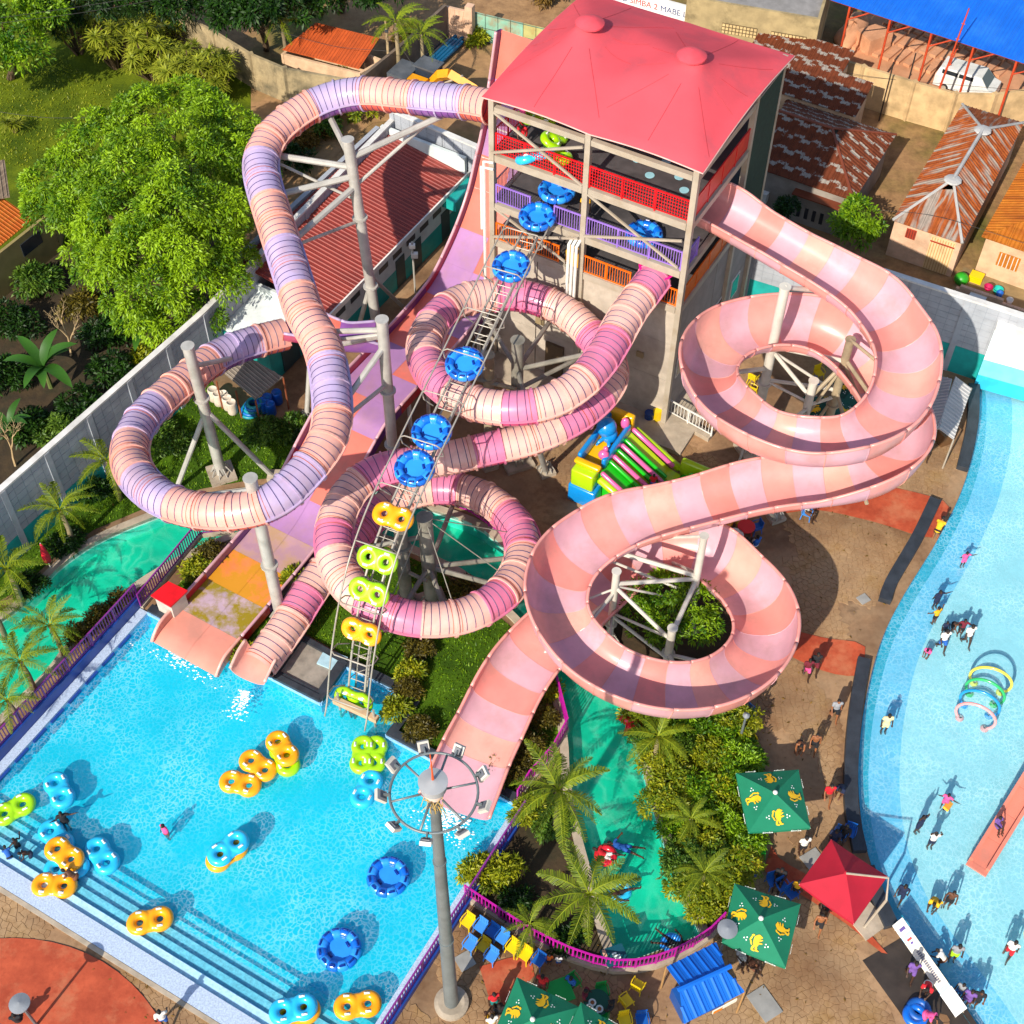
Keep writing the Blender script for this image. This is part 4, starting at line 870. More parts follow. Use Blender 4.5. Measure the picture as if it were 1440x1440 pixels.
for k in range(6):
    a = 0.25+math.pi*k/3; MB().tube([rgz+Vector((math.cos(a)*0.4, math.sin(a)*0.4, 0.05)), rgz+Vector((math.cos(a)*RR, math.sin(a)*RR, 0))], 0.04, 6).build('spoke', M_MAST, mast, smooth=True)
MB().tube([MT+Z3*0.1, MT+Z3*0.5, MT+Vector((-0.05, 0.25, 1.2))], [0.05, 0.03, 0.02], 6).build('beacon', mat('beacon_orange', 'c8501e', 0.5), mast)
nest = MB()
for k in range(26):
    a = random.uniform(-2.6, -0.6); q = rgz+Vector((math.cos(a)*0.33, math.sin(a)*0.33, random.uniform(-0.3, 0.1))); nest.tube([q, q+Vector((random.uniform(-.25, .25), random.uniform(-.3, .05), random.uniform(-.5, .1)))], 0.012, 4)
nest.build('twig_nest', mat('dry_straw', 'b79a58', 0.9), mast, kind='stuff')
for k in range(9):
    a = 2*math.pi*k/9+0.42; o_ = Vector((math.cos(a), math.sin(a), 0)); s_ = Vector((-o_.y, o_.x, 0)); dn = (o_*0.75-Z3*0.66).normalized(); up_ = dn.cross(s_)
    c = rgz+o_*(RR+0.27)-Z3*0.05
    fl_ = MB().box(c, (0.13, 0.36, 0.42), ax=(dn, s_, up_)).build('floodlight', mat('lamp_body', 'c9c4ba', 0.5, var=0.1, stain='8a8276', samt=0.4), mast)
    MB().box(c+dn*0.07, (0.02, 0.3, 0.36), ax=(dn, s_, up_)).build('lens', mat('lamp_glass', '6d7278', 0.15, spec=0.8), fl_)
    MB().box(c-dn*0.085, (0.05, 0.22, 0.26), ax=(dn, s_, up_)).build('gear_tray', mat('gear_grey', '5f6168', 0.5), fl_)
    MB().beam(rgz+o_*RR, c-dn*0.1, 0.05, 0.16).build('bracket', M_MAST, mast)
# ================================================================ PARK WALLS
def seen(p):
    v = Vector(p)-CV; w = v.dot(FW); return w > 1 and abs(FOCAL*v.dot(RT2)/w) < 720 and abs(FOCAL*v.dot(UP2)/w) < 720
def block_wall(label, line, H, side, teal=1.5, bay=3.3, bw=0.62, bh=0.42, group=None):
    o = thing('park_wall', label, 'wall', line[0], group); cand = []
    for i in range(len(line)-1):
        a, b = Vector(line[i]), Vector(line[i+1]); L = (b-a).length; d = (b-a)/L; nn = Vector((d.y, -d.x, 0))*side; nb = max(1, round(L/bay)); bl = MB()
        for k in range(nb):
            p0, p1 = a+d*(L*k/nb), a+d*(L*(k+1)/nb)
            MB().beam(p0+Z3*(H/2+teal/2), p1+Z3*(H/2+teal/2), 0.22, H-teal).build('wall_panel', mat('grey_joint', '8f949c', 0.8), o)
            if teal: MB().beam(p0+Z3*(teal/2), p1+Z3*(teal/2), 0.26, teal).build('painted_base', M_TEAL, o)
            MB().box(p0+Z3*(H/2)+nn*0.02, (0.34, 0.34, H-0.01), yaw=math.atan2(d.y, d.x)).build('pilaster', M_GREYW, o)
        nx = int(L/bw); nz = int((H-teal)/bh)
        for x in range(nx):
            for z in range(nz):
                c = a+d*((x+0.5)*L/nx)+Z3*(teal+(z+0.5)*(H-teal)/nz)+nn*0.115; cand.append(((c-CV).length if seen(c) else 1e3+(c-CV).length, c, (L/nx-0.035, 0.03, (H-teal)/nz-0.035), math.atan2(d.y, d.x), i))
        MB().beam(a+Z3*(H+0.05), b+Z3*(H+0.05), 0.34+0.004*i, 0.12).build('coping', mat('coping_white', 'cfccc6', 0.7, var=0.1, stain='8f8a80', samt=0.5), o)
    cand.sort(key=lambda t: t[0]); shared = {}; rest = MB()
    for k, (_, c, sz, yw_, si) in enumerate(cand):
        if k < 300:
            if si not in shared: shared[si] = MB().box((0, 0, 0), sz).mesh('block', M_GREYW)
            q = link_mesh('block', shared[si], o, c-wloc(o)); q.rotation_euler[2] = yw_
        else: rest.box(c, sz, yaw=yw_)
    if rest.v: rest.build('blocks', M_GREYW, o, kind='stuff')
    return o
block_wall('long grey block boundary wall with teal foot along the wooded left side', WALL_L, 4.8, 1)
block_wall('grey block boundary wall with teal foot behind the tower and the salmon coils', WALL_R, 5.4, 1, teal=2.0)
pw = thing('painted_wave_wall', 'white and blue wave painted end wall at the head of the wading pool', 'wall', P(1400, 545))
a, b = P(1372, 532), P(1560, 585); d = (b-a).normalized(); nn = Vector((-d.y, d.x, 0))
for z0, z1, m_, w in ((0, 1.0, mat('wave_blue', '2fb4d4', 0.5), 0.46), (1.0, 2.2, mat('wave_sky', '74d4e6', 0.5), 0.43), (2.2, 4.6, mat('wave_white', 'e2f0ee', 0.6, var=0.04), 0.4)):
    MB().beam(a-nn*0.5+Z3*(z0+z1)/2, b-nn*0.5+Z3*(z0+z1)/2, w, z1-z0-0.004).build('painted_band', m_, pw)
MB().beam(a-nn*0.5+Z3*4.66, b-nn*0.5+Z3*4.66, 0.9, 0.12).build('coping', M_WHITE, pw)
# ================================================================ BUILDINGS
def strips_roof(parent, A, B, C_, D, m, sw=0.8, rib=3, th=0.05, name='roof_sheet', rows=1):
    """sheets laid from the eave A-B up to the ridge D-C (trapezoid or triangle), each with raised ribs"""
    A, B, C_, D = Vector(A), Vector(B), Vector(C_), Vector(D); e = (B-A).normalized(); L = (B-A).length; nrm = e.cross(D-A if (D-A).length > 0.01 else C_-A).normalized()
    if nrm.z < 0: nrm = -nrm
    v = nrm.cross(e); 
    if v.dot((C_+D)/2-A) < 0: v = -v
    h = (D-A).dot(v); r0_ = (D-A).dot(e); r1_ = (C_-A).dot(e); n = max(1, round(L/sw))
    def top(x):
        y = h
        if r0_ > 0.05 and x < r0_: y = min(y, h*x/r0_)
        if r1_ < L-0.05 and x > r1_: y = min(y, h*(L-x)/(L-r1_))
        return y
    for k in range(n):
        x0, x1 = L*k/n+0.008, L*(k+1)/n-0.008
        for rr in range(rows):
            f0, f1 = rr/rows, (rr+1)/rows; y0a, y0b, y1a, y1b = top(x0)*f0, top(x1)*f0, top(x0)*f1, top(x1)*f1
            if max(y1a, y1b)-min(y0a, y0b) < 0.04: continue
            mb = MB(); lift_ = 0.012*(rows-rr); p = lambda x, y, z: A+e*x+v*y+nrm*z
            q = [(x0, y0a), (x1, y0b), (x1, y1b), (x0, y1a)]
            mb.add([p(x, y, lift_) for x, y in q]+[p(x, y, lift_-th) for x, y in q], [(0, 1, 2, 3), (7, 6, 5, 4), (0, 4, 5, 1), (1, 5, 6, 2), (2, 6, 7, 3), (3, 7, 4, 0)])
            for j in range(rib):
                x = x0+(x1-x0)*(j+0.5)/rib; w = (x1-x0)/rib*0.22; f = (x-x0)/(x1-x0); ya, yb = y0a+(y0b-y0a)*f+0.01, y1a+(y1b-y1a)*f-0.01
                if yb-ya < 0.1: continue
                mb.add([p(x-w, ya, lift_), p(x, ya, lift_+0.05), p(x+w, ya, lift_), p(x-w, yb, lift_), p(x, yb, lift_+0.05), p(x+w, yb, lift_)], [(0, 1, 4, 3), (1, 2, 5, 4), (0, 2, 1), (3, 4, 5)])
            mb.build(name, m, parent)
def quadwalls(parent, foot, z0, z1, m, th=0.2):
    n = len(foot)
    for i in range(n):
        a, b = Vector(foot[i]), Vector(foot[(i+1) % n]); a = Vector((a.x, a.y, (z0+z1)/2)); b = Vector((b.x, b.y, (z0+z1)/2)); d = (b-a).normalized()
        MB().beam(a+d*th/2, b+d*th/2-d*0.004, th, z1-z0).build('wall', m, parent)
def streak_mat(name, base, other, dirv, sc_=(0.35, 3.0), lo=0.5, hi=0.56, base2=None):
    """sheet metal with rust left in long streaks that follow the fall of the roof"""
    q = NT(name); p = q.pos(); dv = Vector(dirv).normalized(); sv = Vector((-dv.y, dv.x, 0))
    u = q.n('VectorMath', {0: p, 1: tuple(dv)}, operation='DOT_PRODUCT').outputs['Value']; w = q.n('VectorMath', {0: p, 1: tuple(sv)}, operation='DOT_PRODUCT').outputs['Value']
    cx = q.n('CombineXYZ', {0: q.n('Math', {0: u, 1: sc_[0]}, operation='MULTIPLY').outputs[0], 1: q.n('Math', {0: w, 1: sc_[1]}, operation='MULTIPLY').outputs[0]}).outputs[0]
    n1 = q.n('TexNoise', {'Vector': cx, 'Scale': 1.0, 'Detail': 3, 'Distortion': 0.6}).outputs[0]; n2 = q.noise(2.5, 5)
    b_ = q.ramp(n2, hx(base), hx(base2 or base), 0.35, 0.65)
    q.col(q.mix(q.ramp(n1, (0, 0, 0), (1, 1, 1), lo, hi), b_, q.ramp(n2, hx(other), sc3(hx(other), 0.8)))); q.b.inputs['Roughness'].default_value = 0.7; q.b.inputs['Specular IOR Level'].default_value = 0.25; return q.m
def patch_mat(name, base, other, scale=1.1):
    q = NT(name); p = q.pos(); u = q.n('VectorMath', {0: p, 1: tuple(U3)}, operation='DOT_PRODUCT').outputs['Value']; w = q.n('VectorMath', {0: p, 1: tuple(W3)}, operation='DOT_PRODUCT').outputs['Value']
    nz = q.noise(1.6, 6, rough=0.7); nz2 = q.n('Math', {0: nz, 1: 0.9}, operation='MULTIPLY').outputs[0]
    def fr(v, k, jit, thr):
        x = q.n('Math', {0: q.n('Math', {0: v, 1: k}, operation='MULTIPLY').outputs[0], 1: jit}, operation='ADD').outputs[0]
        return q.n('Math', {0: q.n('Math', {0: x}, operation='FRACT').outputs[0], 1: thr}, operation='LESS_THAN').outputs[0]
    row_ = q.n('Math', {0: q.n('Math', {0: u, 1: 1.05}, operation='MULTIPLY').outputs[0]}, operation='FLOOR').outputs[0]
    j1 = q.n('Math', {0: q.noise(7, 5, rough=0.75), 1: 0.5}, operation='MULTIPLY').outputs[0]
    j2 = q.n('Math', {0: row_, 1: 0.43}, operation='MULTIPLY').outputs[0]; j3 = q.n('Math', {0: j2, 1: j1}, operation='ADD').outputs[0]
    f1 = q.n('Math', {0: fr(u, 1.05, j1, 0.42), 1: fr(w, 0.85, j3, 0.55)}, operation='MULTIPLY').outputs[0]
    keep_ = q.n('Math', {0: q.noise(1.1, 6, rough=0.8), 1: 0.45}, operation='GREATER_THAN').outputs[0]; f2 = q.n('Math', {0: f1, 1: keep_}, operation='MULTIPLY').outputs[0]
    n2 = q.noise(2.5, 5); q.col(q.mix(q.ramp(f2, (0, 0, 0), (1, 1, 1), 0.4, 0.6), q.ramp(n2, hx(base), sc3(hx(base), 1.5)), hx(other))); q.b.inputs['Roughness'].default_value = 0.75; q.b.inputs['Specular IOR Level'].default_value = 0.2; return q.m
# -- red roofed changing building along the left wall
rrb = thing('changing_building', 'long low teal and white building with a red ribbed roof beside the left wall', 'building', P(560, 420))
NR, FR2 = P(457, 437, 3.6), P(650, 241, 3.6); bd = (FR2-NR); bd.z = 0; BL_ = bd.length; bd.normalize(); bs = Vector((-bd.y, bd.x, 0)); BW_ = 6.0
NR = NR.xy.to_3d(); q4 = [NR, NR+bd*BL_, NR+bd*BL_+bs*BW_, NR+bs*BW_]
M_REDROOF = mat('red_roof_sheet', '8a3328', 0.5, var=0.1, stain='6a241e', samt=0.5, sscale=0.4); M_BWALL = mat('building_white', 'cfd6d4', 0.7, var=0.06, stain='8fa3a0', samt=0.4)
strips_roof(rrb, q4[0]+Z3*3.45+bs*-0.3, q4[1]+Z3*3.45-bs*0.3, q4[2]+Z3*4.35, q4[3]+Z3*4.35, M_REDROOF, sw=0.85, rib=3)
quadwalls(rrb, [q4[0], q4[1], q4[2], q4[3]], 1.5, 3.38, M_BWALL); quadwalls(rrb, [q+(Vector((0.01, 0, 0))) for q in q4], 0.0, 1.497, M_TEAL, th=0.22)
MB().beam(q4[0]-bs*0.36+Z3*3.4-bd*0.2, q4[1]-bs*0.36+Z3*3.4+bd*0.2, 0.1, 0.36).build('fascia', M_WHITE, rrb)
MB().beam(q4[1]+bd*0.1+Z3*3.9-bs*0.2, q4[2]+bd*0.1+Z3*3.9, 0.24, 1.5).build('parapet', M_BWALL, rrb)
MB().beam(q4[2]+bs*0.2+Z3*4.3, q4[3]+bs*0.2+Z3*4.3, 0.3, 0.5).build('parapet', M_GREYW, rrb)
for k in range(9):
    f = 1.2+k*1.45; p = q4[0]+bd*f-bs*0.09+Z3*2.6; w = MB().box(p, (0.9, 0.08, 0.4), yaw=math.atan2(bd.y, bd.x)).build('window', mat('dark_louver', '3a4044', 0.4), rrb)
for f in (7.2, 9.0, 12.2):
    p = q4[0]+bd*f-bs*0.1+Z3*1.1; MB().box(p, (0.9, 0.1, 2.1), yaw=math.atan2(bd.y, bd.x)).build('door', mat('dark_door', '2f4548', 0.5), rrb)
p = q4[1]-bd*1.2-bs*0.55; MB().box(p+Z3*3.0, (2.6, 1.1, 0.7), yaw=math.atan2(bd.y, bd.x)).build('awning', M_TEAL, rrb)
# near annex
an = [q4[3]-bd*0.1-bs*1.2, q4[3]-bs*4.4-bd*0.1, q4[3]-bs*4.4-bd*3.4, q4[3]-bs*1.2-bd*3.4]
anx = thing('pump_annex', 'small flat white roofed teal annex below the lavender trough', 'annex', an[2])
quadwalls(anx, an, 0, 2.7, M_TEAL); c = sum(an, Vector())/4; MB().box(c+Z3*2.8, (3.5, 3.5, 0.2), yaw=math.atan2(bd.y, bd.x)).build('roof', mat('annex_white', 'dfe6e4', 0.6), anx)
MB().box((an[1]+an[2])/2-bs*0.06+Z3*1.1, (1.5, 0.25, 2.0), yaw=math.atan2(bd.y, bd.x)).build('door', mat('dark_door', '2f4548', 0.5), anx)
# lean-to shed with grey sheets
shd = thing('storage_shed', 'open lean-to shed with grey ribbed roof on rusty poles beside the lawn', 'shed', P(365, 590))
sA, sB, sC, sD = P(304, 535, 2.3), P(359, 562, 2.3), P(398, 530, 2.6), P(350, 503, 2.6)
strips_roof(shd, sB, sC, sD, sA, mat('grey_sheet', '83786c', 0.6, var=0.12, stain='5d5040', samt=0.5), sw=0.42, rib=2)
for q in (sA, sB, sC, sD, (sA+sB)/2): MB().tube([q.xy.to_3d(), q-Z3*0.06], 0.05, 6).build('post', mat('rusty_post', '8a4a2c', 0.7), shd)
shd_c = (sA+sB+sC+sD)/4
# -- far houses
M_PLAST = mat('cream_plaster', 'c9a886', 0.85, var=0.12, stain='8d6f50', samt=0.5, bump=0.3, bscale=4)
M_BRICKW = mat('block_plaster', 'cfa98c', 0.85, var=0.12, stain='a07f62', samt=0.5)
hA = [P(1255, 310, 3.0), P(1353, 343, 3.0), P(1440, 173, 3.0), P(1353, 147, 3.0)]
ra_, rb_ = P(1340, 253, 4.7), P(1382, 183, 4.7)
houseA = thing('striped_roof_house', 'narrow cream block house with a rust and grey streaked hip roof', 'house', sum(hA, Vector()).xy.to_3d()/4)
M_STR_W = streak_mat('streaked_sheet_across', '9c5020', '9a8c80', W3, (0.4, 2.2), 0.5, 0.6, base2='7c3a16'); M_STR_U = streak_mat('streaked_sheet_along', '9c5020', '9a8c80', U3, (0.4, 2.2), 0.5, 0.6, base2='7c3a16')
strips_roof(houseA, hA[0], hA[1], ra_, ra_, M_STR_U, sw=0.8); strips_roof(houseA, hA[1], hA[2], rb_, ra_, M_STR_W, sw=0.8); strips_roof(houseA, hA[2], hA[3], rb_, rb_, M_STR_U, sw=0.8); strips_roof(houseA, hA[3], hA[0], ra_, rb_, M_STR_W, sw=0.8)
MB().tube([ra_+Z3*0.06, rb_+Z3*0.06], 0.12, 6).build('ridge_cap', mat('zinc', 'a8a6a2', 0.5), houseA)
for q in (ra_, rb_): MB().ell(q+Z3*0.0, (0.55, 0.55, 0.14), 10, 6).build('ridge_boss', mat('zinc', 'a8a6a2', 0.5), houseA)
for e_, r_ in ((hA[0], ra_), (hA[1], ra_), (hA[2], rb_), (hA[3], rb_)): MB().tube([e_+Z3*0.04, r_+Z3*0.06], 0.09, 6).build('hip_cap', mat('zinc', 'a8a6a2', 0.5), houseA)
cA = sum(hA, Vector())/4; fA = [cA.xy.to_3d()+(q-cA).xy.to_3d()*0.92 for q in hA]
quadwalls(houseA, fA, 0, 2.95, M_BRICKW)
fw_ = (fA[1]-fA[0]).normalized(); fn_ = Vector((fw_.y, -fw_.x, 0)); fL = (fA[1]-fA[0]).length; fyaw = math.atan2(fw_.y, fw_.x)
bk = 0
for rw in range(7):
    for k in range(6):
        c = fA[0]+fw_*(0.35+(k+0.5*(rw % 2))*0.38)+fn_*0.1+Z3*(0.35+rw*0.34)
        if (c-fA[0]).xy.length > fL*0.5 or (rw > 4 and 2 <= k <= 3): continue
        MB().box(c, (0.34, 0.03, 0.30), yaw=fyaw).build('block', M_BRICKW, houseA)
w_ = MB().box(fA[0]+fw_*1.05+fn_*0.12+Z3*2.15, (0.62, 0.06, 0.7), yaw=fyaw).build('window', mat('rust_red', '9a3420', 0.6), houseA)
for k in range(4): MB().box(fA[0]+fw_*(0.83+k*0.15)+fn_*0.16+Z3*2.15, (0.03, 0.03, 0.6), yaw=fyaw).build('bar', mat('dark_iron', '2c2420', 0.6), w_)
g_ = MB().box(fA[0]+fw_*(fL*0.76)+fn_*0.11+Z3*1.3, (1.5, 0.05, 2.5), yaw=fyaw).build('gate', mat('cream_gate', 'd6b98a', 0.7), houseA)
for k in range(9): MB().box(fA[0]+fw_*(fL*0.76-0.66+k*0.165)+fn_*0.17+Z3*(1.3), (0.04, 0.04, 2.4), yaw=fyaw).build('bar', mat('grille_cream', 'b98a58', 0.6), g_)
MB().box(fA[0]+fw_*(fL*0.76)+fn_*0.18+Z3*2.2, (1.5, 0.05, 0.08), yaw=fyaw).build('crossbar', mat('rust_red', '9a3420', 0.6), g_)
# patched roof house
SE_, NE_ = P(1200, 283, 3.2), P(1260, 190, 3.2); bu = (NE_-SE_).normalized(); bw_ = Vector((-bu.y, bu.x, 0)); SW_ = SE_+bw_*7.5; NW_ = NE_+bw_*7.5
houseB = thing('patched_roof_house', 'old house with a brown hip roof patched in rows of grey, beside the tower', 'house', ((SE_+NW_)/2).xy.to_3d())
M_PATCH = patch_mat('patched_sheet', '582a16', '8f867c'); rq, rp_ = (SE_+NE_)/2+bw_*3.2+Z3*1.7, (SE_+NE_)/2+bw_*7.4+Z3*1.7
strips_roof(houseB, SE_, NE_, rq, rq, M_PATCH, rows=3); strips_roof(houseB, SW_, SE_, rq, rp_, M_PATCH, rows=3); strips_roof(houseB, NE_, NW_, rp_, rq, M_PATCH, rows=3)
for e_ in (SE_, NE_): MB().tube([e_+Z3*0.04, rq+Z3*0.06], 0.09, 6).build('hip_cap', mat('rust_dark', '70341c', 0.6), houseB)
MB().tube([rq+Z3*0.06, rp_+Z3*0.06], 0.1, 6).build('ridge_cap', mat('rust_dark', '70341c', 0.6), houseB)
cB = (SE_+NE_+SW_+NW_)/4; fB = [cB.xy.to_3d()+(q-cB).xy.to_3d()*0.9 for q in (SW_, SE_, NE_, NW_)]; quadwalls(houseB, fB, 0, 3.1, mat('grey_plaster', '8f867c', 0.85, var=0.12, stain='5c544c', samt=0.5))
for k in range(6): MB().box(fB[0].lerp(fB[1], 0.42+0.075*k)-bu*0.1+Z3*0.9, (0.22, 0.1, 0.8), yaw=math.atan2(bw_.y, bw_.x)).build('vent_slot', mat('dark_glass', '2b3036', 0.1), houseB)
MB().box(fB[0].lerp(fB[1], 0.75)-bu*0.35+Z3*2.5, (3.4, 0.8, 0.08), yaw=math.atan2(bw_.y, bw_.x)).build('porch_roof', mat('rust_dark', '70341c', 0.6), houseB)
MB().box(fB[0].lerp(fB[1], 0.2)-bu*0.3+Z3*1.2, (0.8, 0.4, 0.7), yaw=math.atan2(bw_.y, bw_.x)).build('air_conditioner', M_WHITE, houseB)
for nm_, px, py, wdt, dep, lab in (('patched_roof_outhouse', 1203, 165, 5.5, 2.8, 'low lean-to with patched brown roof behind the patched roof house'), ('patched_roof_outhouse', 1172, 125, 6.5, 3.4, 'farthest patched brown lean-to under the stained concrete building')):
    e1 = P(px, py, 3.6); o = thing(nm_, lab, 'outhouse', e1.xy.to_3d()); e0_ = e1+bw_*wdt
    strips_roof(o, e0_, e1, e1+bu*dep+Z3*0.9, e0_+bu*dep+Z3*0.9, M_PATCH, rows=2); quadwalls(o, [q.xy.to_3d() for q in (e0_-bw_*0.3+bu*0.3, e1+bw_*0.3+bu*0.3, e1+bw_*0.3+bu*(dep-0.2), e0_-bw_*0.3+bu*(dep-0.2))], 0, 3.4, M_PLAST)
# orange brown roof at the right edge
hC = [P(1380, 333, 3.0), P(1380, 333, 3.0)+W3*7, P(1380, 333, 3.0)+W3*7+U3*10, P(1380, 333, 3.0)+U3*10.5]
houseC = thing('rust_roof_house', 'house with a plain rusty orange roof at the right edge', 'house', (sum(hC, Vector())/4).xy.to_3d())
r1_, r2_ = (hC[0]+hC[1])/2+U3*3+Z3*1.5, (hC[2]+hC[3])/2+Z3*1.5; M_RUSTP = streak_mat('rusty_sheet', 'a35a14', '8f4a12', W3, (0.4, 2.0), 0.45, 0.7, base2='b06a1c')
strips_roof(houseC, hC[0], hC[1], r1_, r1_, M_RUSTP); strips_roof(houseC, hC[3], hC[0], r1_, r2_, M_RUSTP); strips_roof(houseC, hC[1], hC[2], r2_, r1_, M_RUSTP)
cC = sum(hC, Vector())/4; fC = [cC.xy.to_3d()+(q-cC).xy.to_3d()*0.9 for q in hC]; quadwalls(houseC, fC, 0, 2.95, M_PLAST)
dC = (fC[1]-fC[0]).normalized(); nC_ = Vector((dC.y, -dC.x, 0))
for f in (0.25, 0.55): 
    w_ = MB().box(fC[0].lerp(fC[1], f)+nC_*0.1+Z3*1.6, (1.3, 0.08, 1.0), yaw=math.atan2(dC.y, dC.x)).build('window', mat('amber_wood', 'b06a1e', 0.6), houseC)
    for k in range(5): MB().box(fC[0].lerp(fC[1], f)+dC*(-0.5+0.25*k)+nC_*0.16+Z3*1.6, (0.04, 0.04, 0.95), yaw=math.atan2(dC.y, dC.x)).build('bar', M_WHITE, w_)
# yard wall behind the houses, blue roofed works, concrete block
yw = [P(1139, 68, 3), P(1215, 93, 3), P(1287, 115, 3), P(1345, 131, 3), P(1400, 132, 3), P(1500, 118, 3)]; yw = [q.xy.to_3d() for q in yw]
ywo = thing('yard_wall', 'stained cream plastered wall between the houses and the brick yard', 'wall', yw[0])
for i in range(5):
    a, b = yw[i], yw[i+1]; MB().beam(a+Z3*1.5, b+Z3*1.5, 0.22+0.003*i, 3.0).build('wall_panel', mat('stained_cream', 'c2a376', 0.9, var=0.12, stain='7d6844', samt=0.6, sscale=0.5), ywo)
    MB().box(a+Z3*1.53, (0.34, 0.34, 3.06), yaw=0.5).build('pier', mat('stained_cream', 'c2a376', 0.9), ywo)
bl0, bl1 = P(1182, 4, 6), P(1450, 92, 6); bdir = (bl1-bl0).normalized(); bback = Vector((-bdir.y, bdir.x, 0))
shop = thing('blue_roof_works', 'large bright blue sheet roof on red posts over the brick yard', 'shed', bl0.xy.to_3d())
M_BLUER = mat('blue_sheet', '0c62c8', 0.5, var=0.06, nscale=0.7, stain='3a86d8', samt=0.3)
strips_roof(shop, bl0-bdir*1.0, bl1+bdir*4, bl1+bdir*4+bback*16+Z3*2.4, bl0-bdir*1.0+bback*16+Z3*2.4, M_BLUER, sw=1.0, rib=4)
M_REDP = mat('red_oxide', 'b8401c', 0.6, var=0.15)
for k in range(6):
    q = bl0+bdir*(0.6+k*2.9)+bback*0.3; MB().tube([q.xy.to_3d(), q], 0.08, 6).build('post', M_REDP, shop); MB().tube([q-Z3*1.5, q+bback*2+Z3*0.1], 0.05, 6).build('brace', M_REDP, shop); MB().tube([q-Z3*1.2, q+bdir*1.6-Z3*0.1], 0.05, 6).build('brace', M_REDP, shop)
MB().beam(bl0-bdir*0.8+bback*0.3-Z3*0.16, bl1+bdir*3+bback*0.3-Z3*0.16, 0.1, 0.14).build('edge_beam', M_REDP, shop)
sheet('brick_yard', [yw[0]+bback*0.3, yw[3]+bback*0.3, yw[5]+bback*0.3, yw[5]+bback*22, yw[0]+bback*22], [], 0.015, mat('pink_earth', 'c08a66', 0.95, var=0.1, stain='a26a48', samt=0.4))
M_CLAY = mat('clay_brick', 'c8906c', 0.9, var=0.12, stain='a8704c', samt=0.4, bump=0.3, bscale=8)
stack = thing('brick_stack', 'long low row of drying clay bricks on the pink yard', 'brick stack', (0, 0, 0), 'rows of bricks drying in the yard')
for k in range(6): MB().box((0, (k-2.5)*0.3, 0.11), (0.5, 0.285, 0.22)).build('brick', M_CLAY, stack)
y0 = P(1205, 70, 0); cnt = 0
for i in range(13):
    for j in range(3):
        c = stack if cnt == 0 else copy_tree(stack); cnt += 1; c['label'] = ('first', 'second', 'third', 'fourth', 'fifth', 'sixth', 'seventh', 'eighth', 'ninth', 'tenth', 'eleventh', 'twelfth', 'last')[i]+' brick row from the left, '+('line nearest the cream wall', 'middle line of the yard', 'line under the blue roof edge')[j]
        c.location = y0+bdir*(i*0.78)+bback*(0.7+j*2.05+i*0.03)+bdir*j*0.35; c.rotation_euler[2] = math.atan2(bback.y, bback.x)-math.pi/2-0.15
MB_ = MB(); MB_.box((0, 0, 0.6), (2.0, 1.6, 1.2)); hp = MB_.build('brick_pile', M_CLAY); hp.location = P(1218, 75, 0)+bback*1.0; hp.rotation_euler[2] = 0.5; tag(hp, 'squared pile of pale bricks against the yard wall', 'brick pile')
mound = MB(); mound.ell((0, 0, 0.2), (0.9, 2.6, 0.9), 14, 8)
for i, v in enumerate(mound.v): mound.v[i] = tuple(c*(1+0.12*math.sin(i*1.7)) for c in v)
mo = mound.build('clay_mound', M_CLAY, smooth=True); mo.location = P(1186, 62, 0)+bback*1.3; mo.rotation_euler[2] = -0.5; tag(mo, 'rough heap of pink clay in the corner of the brick yard', 'clay heap')
for lab, (bx, by), zt, r in (('tall red antenna mast rising from the yard wall', (1302, 176), 9.0, 0.09), ('thin red post beside the tall antenna mast', (1322, 122), 5.0, 0.07)):
    p = P(bx, by); o = thing('red_mast', lab, 'mast', p); MB().tube([p, p+Z3*zt+W3*0.6], [r, r*0.5], 6).build('shaft', M_REDP, o)
    for k in range(1, 8): MB().tube([p+Z3*zt*k/8+W3*(0.6*k/8-0.12), p+Z3*zt*k/8+W3*(0.6*k/8+0.12)], 0.03, 4).build('rung', M_REDP, o)
for lab, (bx, by), zt in (('slim dark pole against the cream yard wall', (1236, 170), 4.6), ('second slim dark pole nearer the red mast', (1268, 150), 4.2)):
    p = P(bx, by); o = MB().tube([p, p+Z3*zt], 0.05, 6).build('wire_pole', mat('dark_iron', '2c2420', 0.6)); tag(o, lab, 'pole')
cbf = [P(1010, 2, 6).xy.to_3d(), P(1152, 26, 6).xy.to_3d()]; cd = (cbf[1]-cbf[0]).normalized(); cn = Vector((-cd.y, cd.x, 0)); cbf = [cbf[0]-cd*2, cbf[1], cbf[1]+cn*9, cbf[0]-cd*2+cn*9]
cb = thing('concrete_building', 'weathered flat roofed concrete building with pierced vent blocks', 'building', (cbf[0]+cbf[1])/2)
M_STAINC = mat('stained_concrete', 'a08c64', 0.9, var=0.15, stain='4a4028', samt=0.8, sscale=0.45, bump=0.3, bscale=3)
quadwalls(cb, cbf, 0, 6.0, M_STAINC); MB().prism([q for q in cbf], 5.7, 5.8).build('roof', mat('bitumen_roof', '87837f', 0.9, var=0.15, stain='5a564f', samt=0.5), cb)
for f in (0.42, 0.8):
    vp = MB().box(cbf[0].lerp(cbf[1], f)-cn*0.1+Z3*4.2, (2.4, 0.08, 0.75), yaw=math.atan2(cd.y, cd.x)).build('vent_panel', mat('vent_gap', '5c4c30', 0.8), cb)
    for r_ in range(3):
        for k in range(10): MB().box(cbf[0].lerp(cbf[1], f)-cn*0.16+cd*(-1.08+0.24*k)+Z3*(3.95+0.25*r_), (0.18, 0.05, 0.16), yaw=math.atan2(cd.y, cd.x)).build('vent_block', mat('vent_cream', 'c8ab78', 0.8), vp)
